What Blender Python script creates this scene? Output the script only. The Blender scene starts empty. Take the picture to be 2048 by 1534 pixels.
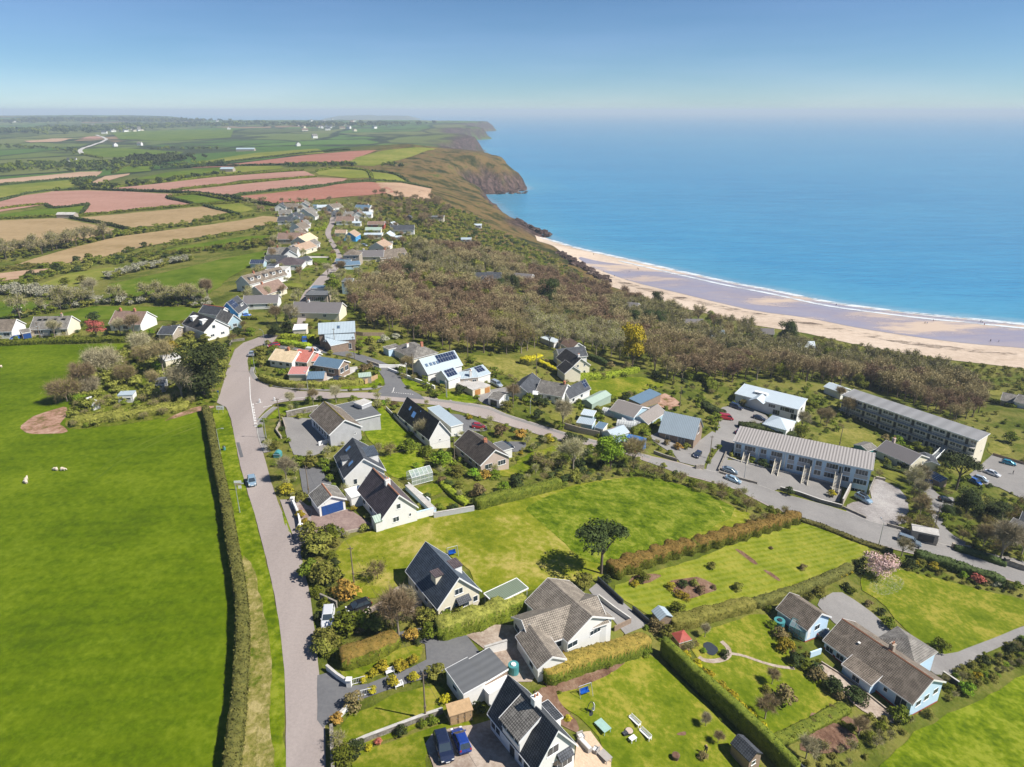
import bpy,math,random
import numpy as np
from mathutils import Vector,Matrix,noise
from mathutils.bvhtree import BVHTree
from mathutils.geometry import delaunay_2d_cdt
random.seed(7);RNG=np.random.default_rng(7)
S=bpy.context.scene
R=math.radians
CAMZ=75.0;PITCH=R(21.8);FPX=1365.0;SEA=-50.0
# ---------------------------------------------------------------- camera
cam=bpy.data.objects.new('camera',bpy.data.cameras.new('camera'))
S.collection.objects.link(cam)
cam.location=(0,0,CAMZ);cam.rotation_euler=(R(90)-PITCH,0,0)
cam.data.sensor_width=36;cam.data.lens=36*FPX/2048
cam.data.clip_start=1;cam.data.clip_end=90000
S.camera=cam
# ---------------------------------------------------------------- light
SUN_EL,SUN_AZ=47.0,-12.0
w=bpy.data.worlds.new('World');S.world=w;w.use_nodes=True
nt=w.node_tree;bg=nt.nodes['Background']
sky=nt.nodes.new('ShaderNodeTexSky');sky.sky_type='NISHITA';sky.sun_disc=False
sky.sun_elevation=R(SUN_EL);sky.sun_rotation=R(90-SUN_AZ)
sky.altitude=0;sky.air_density=0.7;sky.dust_density=0.0;sky.ozone_density=6.0
tint=nt.nodes.new('ShaderNodeMix');tint.data_type='RGBA';tint.blend_type='MULTIPLY';tint.inputs[0].default_value=1;tc_=nt.nodes.new('ShaderNodeTexCoord');mp_=nt.nodes.new('ShaderNodeMapping');mp_.inputs['Scale'].default_value=(1.2,
1.2,9);ns_=nt.nodes.new('ShaderNodeTexNoise');ns_.inputs['Scale'].default_value=2.2;ns_.inputs['Detail'].default_value=6
rp_=nt.nodes.new('ShaderNodeValToRGB');rp_.color_ramp.elements[0].position=.4;rp_.color_ramp.elements[0].color=(.84,.95,.985,1);rp_.color_ramp.elements[1].position=.72;rp_.color_ramp.elements[1].color=(1.0,1.03,1.07,1)
nt.links.new(tc_.outputs['Generated'],mp_.inputs[0]);nt.links.new(mp_.outputs[0],ns_.inputs['Vector']);nt.links.new(ns_.outputs['Fac'],rp_.inputs[0]);nt.links.new(rp_.outputs[0],tint.inputs[7])
nt.links.new(sky.outputs[0],tint.inputs[6]);nt.links.new(tint.outputs[2],bg.inputs[0]);bg.inputs[1].default_value=0.068
sd=bpy.data.lights.new('sun','SUN');sd.energy=5.0;sd.angle=R(0.5);sd.color=(1,.95,.87)
so=bpy.data.objects.new('sun',sd);S.collection.objects.link(so)
sv=Vector((math.cos(R(SUN_EL))*math.cos(R(SUN_AZ)),math.cos(R(SUN_EL))*math.sin(R(SUN_AZ)),math.sin(R(SUN_EL))))
so.rotation_euler=sv.to_track_quat('Z','Y').to_euler();so.location=(60,-40,200)
S.view_settings.view_transform='Standard';S.view_settings.look='None'
S.view_settings.exposure=0.58;S.view_settings.gamma=1
S.cycles.max_bounces=5;S.cycles.volume_bounces=0;S.cycles.diffuse_bounces=2;S.cycles.glossy_bounces=2
S.cycles.transparent_max_bounces=6
# ---------------------------------------------------------------- measuring: photo pixel -> point
CROPS={'':(0,0,1),'r1':(0,180,.3418),'r2':(600,180,.3418),'r3':(350,560,.2686),'r4':(850,620,.293),'r5':(1400,700,.3164),'r6':(500,740,.293),'b1':(600,1060,.3174),'b2':(1150,1000,.348),
'b3':(1500,1060,.309),'b4':(0,600,.2344),'b5':(380,780,.4915),'c1':(480,380,.1956),'c2':(880,440,.293),'c3':(1400,620,.3164),'c4':(1000,420,.5117),'c5':(1700,900,.1825),
'c6':(0,380,.2344),'c7':(900,1400,.1953)}
def px(c,p):o=CROPS[c];return (o[0]+o[2]*p[0],o[1]+o[2]*p[1])
def ray(p):
 x=(p[0]-1024)/FPX;y=-(p[1]-767)/FPX
 return Vector((x,math.cos(PITCH)+y*math.sin(PITCH),-math.sin(PITCH)+y*math.cos(PITCH)))
CAM=Vector((0,0,CAMZ))
def atz(p,z):d=ray(p);t=(z-CAMZ)/d.z;return CAM+d*t
# ---------------------------------------------------------------- materials
MATS={}
def newmat(name):
 m=bpy.data.materials.new(name);m.use_nodes=True;t=m.node_tree
 return m,t,t.nodes['Principled BSDF']
def N(t,ty,**k):
 n=t.nodes.new(ty)
 for a,b in k.items():
  if a[0]=='_':n.inputs[a[1:].replace('_',' ')].default_value=b
  else :setattr(n,a,b)
 return n
def ramp(t,fac,stops):
 r=N(t,'ShaderNodeValToRGB');e=r.color_ramp.elements
 while len(e)<len(stops):e.new(.5)
 for i,(p,c) in enumerate(stops):e[i].position=p;e[i].color=(*c,1)
 t.links.new(fac,r.inputs[0]);return r.outputs[0]
def mix(t,f,a,b,mode='MIX'):
 m=N(t,'ShaderNodeMix',data_type='RGBA',blend_type=mode)
 for i,v in ((0,f),(6,a),(7,b)):
  if hasattr(v,'is_linked') or hasattr(v,'links'):t.links.new(v,m.inputs[i])
  else :m.inputs[i].default_value=(*v,1) if isinstance(v,tuple) else v
 return m.outputs[2]
def nz(t,scale,detail=4,rough=.6,vec=None,stretch=None):
 n=N(t,'ShaderNodeTexNoise',_Scale=scale,_Detail=detail,_Roughness=rough)
 if vec is None:vec=N(t,'ShaderNodeTexCoord').outputs['Object']
 if stretch:
  mp=N(t,'ShaderNodeMapping');mp.inputs['Scale'].default_value=stretch[:3]
  if len(stretch)>3:mp.inputs['Rotation'].default_value=(0,0,R(stretch[3]))
  t.links.new(vec,mp.inputs[0]);vec=mp.outputs[0]
 t.links.new(vec,n.inputs['Vector']);return n.outputs['Fac']
def bump(t,b,h,strength,dist):
 bp=N(t,'ShaderNodeBump',_Strength=strength,_Distance=dist)
 t.links.new(h,bp.inputs['Height']);t.links.new(bp.outputs[0],b.inputs['Normal'])
def ground(name,cols,s1,s2,rough=.9,bmp=None,stripes=None,stretch=None):
 """two noise scales mixed through a ramp of real colours"""
 m,t,b=newmat(name)
 a=nz(t,s1,3,.6,stretch=stretch);c=nz(t,s2,5,.7)
 mm=N(t,'ShaderNodeMath',operation='ADD');t.links.new(a,mm.inputs[0]);t.links.new(c,mm.inputs[1])
 h=N(t,'ShaderNodeMath',operation='MULTIPLY');t.links.new(mm.outputs[0],h.inputs[0]);h.inputs[1].default_value=.5
 n=len(cols);col=ramp(t,h.outputs[0],[((.385+.23*i/(n-1)) if 'asphalt' not in name else .28+.44*i/(n-1),cols[i]) for i in range(n)])
 if stripes:
  ang,sc,amt,sc2=stripes
  tc=N(t,'ShaderNodeTexCoord');mp=N(t,'ShaderNodeMapping');mp.inputs['Rotation'].default_value=(0,0,R(ang))
  t.links.new(tc.outputs['Object'],mp.inputs[0])
  wv=N(t,'ShaderNodeTexWave',_Scale=sc,_Distortion=1.5,_Detail=2);wv.inputs['Detail Scale'].default_value=.6
  t.links.new(mp.outputs[0],wv.inputs['Vector'])
  f=N(t,'ShaderNodeMath',operation='MULTIPLY');t.links.new(wv.outputs['Fac'],f.inputs[0]);f.inputs[1].default_value=amt
  col=mix(t,f.outputs[0],col,sc2)
 t.links.new(col,b.inputs['Base Color']);b.inputs['Roughness'].default_value=rough
 b.inputs['Specular IOR Level'].default_value=.05
 if bmp:bump(t,b,c,bmp[0],bmp[1])
 MATS[name]=m;return m
def leafmat(name,c1,c2,c3=None,tr=.0):
 m,t,b=newmat(name)
 o=N(t,'ShaderNodeObjectInfo')
 n=nz(t,1.1,2);n2=nz(t,7,2)
 mm=N(t,'ShaderNodeMath',operation='ADD');t.links.new(n,mm.inputs[0]);t.links.new(n2,mm.inputs[1])
 h=N(t,'ShaderNodeMath',operation='MULTIPLY');t.links.new(mm.outputs[0],h.inputs[0]);h.inputs[1].default_value=.5
 col=ramp(t,h.outputs[0],[(.36,c1),(.5,tuple((a+b_)/2 for a,b_ in zip(c1,c2))),(.62,c2)])
 rr=N(t,'ShaderNodeMapRange',_To_Min=.75,_To_Max=1.25);t.links.new(o.outputs['Random'],rr.inputs[0])
 hs=N(t,'ShaderNodeHueSaturation');t.links.new(col,hs.inputs['Color']);t.links.new(rr.outputs[0],hs.inputs['Value'])
 rh=N(t,'ShaderNodeMapRange',_To_Min=.485,_To_Max=.515);t.links.new(o.outputs['Random'],rh.inputs[0])
 t.links.new(rh.outputs[0],hs.inputs['Hue'])
 t.links.new(hs.outputs[0],b.inputs['Base Color']);b.inputs['Roughness'].default_value=.85
 b.inputs['Specular IOR Level'].default_value=.15
 MATS[name]=m;return m
def plain(name,c,rough=.7,metal=0,var=.12,scale=1.5,spec=.4):
 m,t,b=newmat(name)
 n=nz(t,scale,5,.7);col=ramp(t,n,[(.3,tuple(x*(1-var) for x in c)),(.7,tuple(min(1,x*(1+var)) for x in c))])
 t.links.new(col,b.inputs['Base Color']);b.inputs['Roughness'].default_value=rough
 b.inputs['Metallic'].default_value=metal;b.inputs['Specular IOR Level'].default_value=spec
 MATS[name]=m;return m
def tiles(name,c,c2,gap=.3,rough=.75,bw=.32,rh=.34,blot=.5):
 m,t,b=newmat(name)
 uv=N(t,'ShaderNodeUVMap',uv_map='UVMap')
 br=N(t,'ShaderNodeTexBrick',offset=0.0);br.inputs['Color1'].default_value=(*c,1);br.inputs['Color2'].default_value=(*c2,1)
 br.inputs['Mortar'].default_value=(*[x*gap for x in c],1);br.inputs['Scale'].default_value=1
 br.inputs['Mortar Size'].default_value=.05;br.inputs['Brick Width'].default_value=bw;br.inputs['Row Height'].default_value=rh
 t.links.new(uv.outputs[0],br.inputs['Vector'])
 n=nz(t,.8,5,.75)
 col=mix(t,ramp(t,n,[(.45,(0,0,0)),(.75,(blot,blot,blot))]),br.outputs['Color'],tuple(min(1,x*1.35+.02) for x in c2))
 t.links.new(col,b.inputs['Base Color']);b.inputs['Roughness'].default_value=rough
 b.inputs['Specular IOR Level'].default_value=.3
 bump(t,b,br.outputs['Fac'],-.5,.05);MATS[name]=m;return m
def seam(name,c,pitch=.5,rough=.45,dark=.75):
 m,t,b=newmat(name)
 uv=N(t,'ShaderNodeUVMap',uv_map='UVMap');wv=N(t,'ShaderNodeTexWave',_Scale=.314/pitch);t.links.new(uv.outputs[0],wv.inputs['Vector'])
 n=nz(t,.6,5,.7)
 col=mix(t,wv.outputs['Fac'],tuple(x*dark for x in c),c)
 col=mix(t,ramp(t,n,[(.4,(0,0,0)),(.75,(.5,.5,.5))]),col,tuple(x*.72 for x in c))
 t.links.new(col,b.inputs['Base Color']);b.inputs['Roughness'].default_value=rough
 bump(t,b,wv.outputs['Fac'],.4,.06);MATS[name]=m;return m
 # grasses and soils
ground('field_grass',[(.048,.084,.001),(.080,.126,.001),(.135,.18,.008)],.05,.8,bmp=(.5,.15),stripes=(84,.075,.2,(.125,.165,.003)))
ground('lawn',[(.072,.108,.003),(.125,.155,.008),(.25,.225,.035)],.14,1.0,bmp=(.4,.1))
ground('lawn_striped',[(.095,.130,.004),(.155,.180,.010),(.25,.235,.035)],.14,1.0,bmp=(.4,.1),stripes=(62,.22,.35,(.23,.25,.05)))
ground('bright_grass',[(.065,.105,.002),(.12,.165,.004),(.20,.23,.02)],.2,.8,bmp=(.8,.25))
ground('meadow_grass',[(.10,.132,.005),(.175,.19,.014),(.32,.27,.07)],.09,.6,bmp=(.8,.3))
ground('rough_grass',[(.045,.080,.002),(.11,.155,.006),(.21,.23,.03)],.25,.8,bmp=(1,.5))
ground('dry_grass',[(.085,.115,.008),(.21,.19,.05),(.36,.30,.13)],.25,1.1,bmp=(1,.35))
ground('dull_grass',[(.09,.105,.012),(.16,.16,.030),(.26,.225,.065)],.06,.7,bmp=(.6,.2))
ground('far_green',[(.055,.095,.004),(.09,.135,.008),(.135,.165,.020)],.02,.15)
ground('pale_green',[(.12,.145,.014),(.17,.185,.030),(.24,.22,.05)],.015,.15)
ground('red_soil',[(.29,.155,.115),(.34,.19,.145),(.38,.22,.17)],.008,.25,stripes=(12,.05,.18,(.42,.23,.17)),stretch=(1,4,1,12))
ground('red_soil_deep',[(.26,.115,.08),(.31,.14,.10),(.35,.17,.125)],.008,.25,stretch=(1,4,1,12))
ground('tan_soil',[(.25,.175,.085),(.32,.225,.12),(.36,.255,.14)],.01,.2,stripes=(10,.04,.15,(.26,.22,.09)),stretch=(1,4,1,10))
ground('orange_soil',[(.33,.21,.14),(.39,.26,.17),(.43,.3,.21)],.01,.2)
ground('bare_soil',[(.11,.06,.04),(.18,.105,.07),(.24,.16,.11)],.3,1.5,bmp=(1,.3))
ground('pink_soil',[(.12,.10,.03),(.30,.175,.12),(.42,.28,.21)],.25,.9,bmp=(1,.25))
ground('garden_ground',[(.06,.085,.006),(.115,.14,.012),(.20,.18,.045)],.15,.9,bmp=(1,.5))
ground('asphalt',[(.235,.20,.185),(.30,.258,.238),(.36,.31,.285)],.12,2.5,stretch=(1,.15,1,8))
ground('asphalt_grey',[(.17,.16,.155),(.225,.215,.205),(.285,.27,.255)],.12,2.5)
ground('asphalt_dark',[(.10,.10,.105),(.135,.135,.14),(.17,.17,.17)],.15,2.0)
ground('gravel',[(.19,.17,.16),(.27,.25,.24),(.36,.34,.32)],.12,2.2,bmp=(.5,.1))
ground('paving',[(.24,.18,.14),(.33,.27,.22),(.42,.35,.29)],.3,2.0)
ground('brick_paving',[(.19,.13,.12),(.24,.175,.155),(.29,.215,.19)],.3,2.0)
ground('concrete',[(.36,.34,.31),(.45,.43,.4),(.52,.50,.47)],.3,2.0)
ground('sand',[(.42,.33,.25),(.51,.41,.32),(.58,.48,.385)],.02,.3,stretch=(.3,1,1,-30))
ground('stone',[(.16,.14,.12),(.26,.235,.2),(.35,.32,.28)],.8,3,bmp=(1,.2))
ground('rock',[(.03,.02,.018),(.075,.05,.043),(.17,.13,.11)],.12,.6,bmp=(1,1.0))
# leaves and bark
leafmat('leaf_mid',(.060,.085,.006),(.20,.225,.022))
leafmat('leaf_dark',(.026,.042,.012),(.075,.095,.024))
leafmat('leaf_lime',(.10,.19,.012),(.24,.34,.02))
leafmat('leaf_olive',(.10,.11,.014),(.28,.265,.055))
leafmat('leaf_yellow',(.28,.24,.012),(.52,.42,.02))
leafmat('leaf_gold',(.19,.17,.014),(.45,.34,.025))
leafmat('leaf_orange',(.22,.14,.025),(.50,.29,.06))
leafmat('leaf_pink',(.50,.31,.28),(.78,.58,.54))
leafmat('leaf_coral',(.38,.10,.07),(.58,.20,.14))
leafmat('leaf_bronze',(.11,.09,.035),(.27,.19,.09))
leafmat('leaf_white',(.22,.22,.13),(.46,.44,.35))
leafmat('hedge_top',(.12,.10,.018),(.30,.20,.045))
leafmat('twig',(.19,.145,.070),(.42,.33,.18))
leafmat('twig_pale',(.28,.25,.14),(.54,.48,.30))
leafmat('twig_red',(.17,.115,.065),(.36,.25,.15))
leafmat('hedge_green',(.055,.080,.006),(.165,.18,.02))
leafmat('hedge_brown',(.065,.070,.016),(.145,.135,.032))
leafmat('hedge_yellow',(.13,.18,.012),(.30,.34,.025))
plain('bark',(.13,.10,.075),.9)
plain('bark_pale',(.26,.22,.17),.9)
# building
plain('white_wall',(.74,.73,.70),.8,var=.05,scale=.7)
plain('cream_wall',(.70,.64,.50),.8,var=.07,scale=.7)
plain('pink_wall',(.50,.40,.34),.8,var=.07,scale=.7)
plain('grey_wall',(.42,.42,.43),.85,var=.12,scale=.6)
plain('blue_wall',(.50,.66,.80),.8,var=.04)
plain('vivid_blue_wall',(.06,.36,.74),.7,var=.04)
plain('pale_blue_wall',(.38,.52,.60),.8,var=.06)
plain('stone_wall',(.36,.31,.25),.9,var=.25,scale=3)
plain('wood_wall',(.26,.19,.14),.8,var=.2,scale=2)
plain('tan_wood',(.42,.28,.15),.8,var=.2,scale=2)
plain('red_paint',(.34,.07,.05),.7)
plain('yellow_paint',(.75,.62,.10),.6)
plain('brick',(.42,.17,.10),.85,var=.2,scale=4)
plain('terracotta',(.50,.22,.12),.8,var=.15,scale=3)
plain('white_paint',(.80,.80,.79),.45,var=.03)
plain('dark_paint',(.03,.035,.04),.4)
plain('blue_door',(.02,.07,.24),.4)
plain('teal_paint',(.06,.24,.25),.5)
plain('orange_door',(.42,.2,.06),.6)
plain('pole_wood',(.20,.155,.11),.85)
plain('galvanised',(.42,.44,.45),.45,metal=.4)
plain('rubber',(.02,.02,.02),.85)
plain('marking',(.62,.60,.57),.8,var=.25,scale=2)
plain('kerb',(.36,.34,.31),.8,var=.2)
plain('skin',(.5,.3,.22),.6);plain('cloth_dark',(.03,.03,.04),.9);plain('cloth_red',(.4,.06,.05),.9);plain('cloth_blue',(.06,.12,.3),.9)
plain('wool',(.62,.52,.42),.95)
plain('polythene',(.55,.56,.54),.35,var=.15)
plain('container_blue',(.03,.14,.38),.5,var=.2)
plain('deck',(.48,.36,.25),.8,var=.2,scale=3)
plain('wicker',(.36,.33,.30),.8);plain('cushion_green',(.30,.46,.40),.8)
tiles('slate',(.060,.066,.078),(.085,.092,.105))
tiles('slate_blue',(.075,.095,.125),(.10,.125,.16))
tiles('dark_tiles',(.040,.037,.036),(.062,.057,.055))
tiles('brown_tiles',(.18,.145,.11),(.25,.205,.16),blot=.7)
tiles('grey_tiles',(.19,.175,.155),(.27,.25,.22),blot=.7)
tiles('taupe_tiles',(.235,.20,.16),(.32,.275,.22),blot=.6)
tiles('purple_tiles',(.10,.078,.082),(.13,.10,.105))
tiles('darkbrown_tiles',(.085,.068,.056),(.12,.098,.082))
tiles('peach_tiles',(.36,.25,.17),(.44,.32,.23),gap=.7)
tiles('cream_tiles',(.62,.48,.30),(.68,.55,.36),gap=.8)
tiles('red_tiles',(.52,.16,.12),(.60,.22,.17),gap=.7)
tiles('rust_tiles',(.22,.145,.11),(.28,.19,.15),gap=.6)
seam('zinc',(.42,.50,.55));seam('white_metal',(.55,.63,.68));seam('blue_metal',(.14,.22,.30))
seam('green_metal',(.19,.235,.16),.35);seam('pale_green_metal',(.38,.48,.40));seam('corrugated',(.27,.24,.22),.3,.8)
seam('terrace_roof',(.40,.37,.35),.8,.8,.42);seam('fibre_roof',(.17,.155,.155),.4,.85,.8);seam('felt',(.13,.135,.14),1.2,.9,.85)
seam('block_roof',(.25,.25,.255),4,.85,.8);seam('pink_metal',(.55,.24,.21),.4,.6)
m,t,b=newmat('glass');b.inputs['Base Color'].default_value=(.035,.05,.065,1);b.inputs['Roughness'].default_value=.06;b.inputs['Specular IOR Level'].default_value=.8;MATS['glass']=m
m,t,b=newmat('greenhouse_glass');b.inputs['Base Color'].default_value=(.55,.66,.66,1);b.inputs['Roughness'].default_value=.1;b.inputs['Alpha'].default_value=.35;MATS['greenhouse_glass']=m
m,t,b=newmat('solar');b.inputs['Base Color'].default_value=(.012,.02,.05,1);b.inputs['Roughness'].default_value=.12
uv=N(t,'ShaderNodeUVMap',uv_map='UVMap');br=N(t,'ShaderNodeTexBrick',offset=0.0);br.inputs['Scale'].default_value=1
br.inputs['Color1'].default_value=(.012,.022,.055,1);br.inputs['Color2'].default_value=(.016,.028,.07,1);br.inputs['Mortar'].default_value=(.4,.43,.47,1)
br.inputs['Mortar Size'].default_value=.03;br.inputs['Brick Width'].default_value=1.0;br.inputs['Row Height'].default_value=1.65
t.links.new(uv.outputs[0],br.inputs['Vector']);t.links.new(br.outputs[0],b.inputs['Base Color']);MATS['solar']=m
m,t,b=newmat('skylight_glass');b.inputs['Base Color'].default_value=(.45,.62,.75,1);b.inputs['Metallic'].default_value=.85;b.inputs['Roughness'].default_value=.15;MATS['skylight_glass']=m  # pale blue metal colour stands in for sky reflected in the panes
def carpaint(name,c):
 m,t,b=newmat(name);b.inputs['Base Color'].default_value=(*c,1);b.inputs['Roughness'].default_value=.25
 b.inputs['Metallic'].default_value=.3;b.inputs['Coat Weight'].default_value=.6;b.inputs['Coat Roughness'].default_value=.05;MATS[name]=m
for n_,c_ in (('car_blue',(.02,.06,.30)),('car_navy',(.02,.03,.07)),('car_white',(.72,.73,.74)),('car_red',(.38,.02,.03)),('car_silver',(.38,.44,.50)),
('car_bright_blue',(.01,.10,.42)),('car_black',(.015,.017,.022)),('car_teal',(.02,.22,.32)),('car_purple',(.13,.03,.10)),('car_grey',(.20,.25,.29)),('car_pale_blue',(.30,.42,.52))):carpaint(n_,c_)
# ---------------------------------------------------------------- mesh helpers
class MB:
 def __init__(s):s.v=[];s.f=[];s.uv=[];s.mi=[]
 def face(s,pts,uv=None,mi=0):
  n=len(s.v);s.v+=[tuple(p) for p in pts];s.f.append(tuple(range(n,n+len(pts))))
  s.uv.append(uv or [(0,0)]*len(pts));s.mi.append(mi)
 def box(s,o,a,b,c,mi=0):
  o,a,b,c=map(Vector,(o,a,b,c))
  if a.cross(b).dot(c)<0:a,b=b,a
  P=[o,o+a,o+a+b,o+b];Q=[p+c for p in P]
  la,lb,lc=a.length,b.length,c.length
  s.face(P[::-1],None,mi);s.face(Q,[(0,0),(la,0),(la,lb),(0,lb)],mi)
  for i in range(4):
   j=(i+1)%4;l=(P[j]-P[i]).length
   s.face([P[i],P[j],Q[j],Q[i]],[(0,0),(l,0),(l,lc),(0,lc)],mi)
 def cbox(s,x,y,z,dx,dy,dz,mi=0):s.box((x-dx/2,y-dy/2,z),(dx,0,0),(0,dy,0),(0,0,dz),mi)
 def prism(s,sec,o,u,L,tdir,mi=0,capmi=None,uvs=True):
  """section [(t,z)] swept from o along unit u by L; tdir unit horizontal"""
  u=Vector(u);td=Vector(tdir);o=Vector(o);n=len(sec)
  a=[o+td*p[0]+Vector((0,0,p[1])) for p in sec];b_=[p+u*L for p in a]
  area=sum(sec[i][0]*sec[(i+1)%n][1]-sec[(i+1)%n][0]*sec[i][1] for i in range(n))
  flip=(td.cross(Vector((0,0,1))).dot(u)*area)>0
  d=0
  s.face(a[::-1] if flip else a,None,mi if capmi is None else capmi)
  s.face(b_ if flip else b_[::-1],None,mi if capmi is None else capmi)
  for i in range(n):
   j=(i+1)%n;l=(a[j]-a[i]).length
   q=[a[i],a[j],b_[j],b_[i]];w_=[(0,d),(0,d+l),(L,d+l),(L,d)]
   if not flip:q=q[::-1];w_=w_[::-1]
   s.face(q,w_,mi);d+=l
 def cyl(s,p,q,r0,r1=None,n=6,mi=0):
  p,q=Vector(p),Vector(q);r1=r0 if r1 is None else r1
  d=(q-p).normalized();a=d.orthogonal().normalized();b_=d.cross(a)
  A=[p+(a*math.cos(2*math.pi*i/n)+b_*math.sin(2*math.pi*i/n))*r0 for i in range(n)]
  B=[q+(a*math.cos(2*math.pi*i/n)+b_*math.sin(2*math.pi*i/n))*r1 for i in range(n)]
  for i in range(n):j=(i+1)%n;s.face([A[i],A[j],B[j],B[i]],None,mi)
  s.face(A[::-1],None,mi);s.face(B,None,mi)
 def mesh(s,name,mats,off=None):
  me=bpy.data.meshes.new(name);v=np.array(s.v,float).reshape(-1,3)
  if off is not None:v=v-np.array(off)
  me.from_pydata(v.tolist(),[],s.f)
  for mm_ in mats:me.materials.append(MATS[mm_] if isinstance(mm_,str) else mm_)
  if s.f:
   l=me.uv_layers.new(name='UVMap');l.data.foreach_set('uv',np.array([c for f in s.uv for c in f],float).ravel())
   me.polygons.foreach_set('material_index',s.mi)
  return me
def link(o,parent=None):
 S.collection.objects.link(o)
 if parent:o.parent=parent
 return o
def part(name,mb,mats,parent,label=None):
 if isinstance(mats,str):mats=[mats]
 off=parent.get('_w') if parent and '_w' in parent else None
 o=link(bpy.data.objects.new(name,mb.mesh(name,mats,off)),parent)
 if off is not None:pass
 if label:o['label']=label
 return o
def tag(o,label,cat,group=None,kind=None):
 o['label']=label
 if cat:o['category']=cat
 if group:o['group']=group
 if kind:o['kind']=kind
 return o
def empty(name,loc,label,cat,group=None):
 o=bpy.data.objects.new(name,None);o.location=loc;o.empty_display_size=.5
 return tag(link(o),label,cat,group)
def fast_mesh(name,V,F,mats,fm=None,smooth=False):
 """V (n,3), F (m,k) arrays of one face size"""
 me=bpy.data.meshes.new(name);V=np.asarray(V,np.float32);F=np.asarray(F,np.int32);k=F.shape[1]
 me.vertices.add(len(V));me.vertices.foreach_set('co',V.ravel())
 me.loops.add(F.size);me.loops.foreach_set('vertex_index',F.ravel())
 me.polygons.add(len(F));me.polygons.foreach_set('loop_start',np.arange(0,F.size,k,dtype=np.int32))
 for mm_ in mats:me.materials.append(MATS[mm_] if isinstance(mm_,str) else mm_)
 if fm is not None:me.polygons.foreach_set('material_index',np.asarray(fm,np.int32))
 if smooth:me.polygons.foreach_set('use_smooth',np.ones(len(F),bool))
 me.update(calc_edges=True);return me
 # ---------------------------------------------------------------- terrain
def PW(pts,z):return [tuple(atz(p,z)[:2]) for p in pts]
coast_px=[(3600,800),(2700,712),(2048,649),(1819,627),(1665,607),(1563,584),(1461,566),(1358,543),(1256,520),(1153,497),(1097,478),(1080,470),(1062,461),(1040,451),(1015,436),(1000,421),(984,406),(965,396),(938,392),(955,
389),(990,387),(1022,384),(1055,378),(1030,362),(975,345),(925,332),(905,322),(910,312),(942,307),(969,302),(950,294),(915,287),(920,281),(945,280),(981,277),
(962,271),(930,267),(955,264),(993,261),(985,257.5),(930,254.5),(800,253),(640,253),(500,253),(385,253),(376,250),(350,247.5),(300,246),(0,246),(-1500,246)]
COAST=np.array(PW(coast_px,SEA));
COAST=np.vstack([[(2500,-300),(2200,100)],COAST,[(-16000,7600),(-9000,-2000),(0,-3000)]])
NVIS=len(COAST)-3
def cseg(P):
 d=np.full(len(P),1e9)
 for i in range(NVIS-1):
  a,b_=COAST[i],COAST[i+1];ab=b_-a
  t_=np.clip(((P-a)@ab)/(ab@ab),0,1)
  d=np.minimum(d,np.hypot(*(P-a-t_[:,None]*ab).T))
 return d
def inside(P,poly):
 poly=np.asarray(poly);r=np.zeros(len(P),bool);n=len(poly);x,y=P[:,0],P[:,1]
 for i in range(n):
  x0,y0=poly[i];x1,y1=poly[(i+1)%n]
  c=((y0>y)!=(y1>y))
  if y0!=y1:r^=c&(x<(x1-x0)*(y-y0)/(y1-y0)+x0)
 return r
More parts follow.
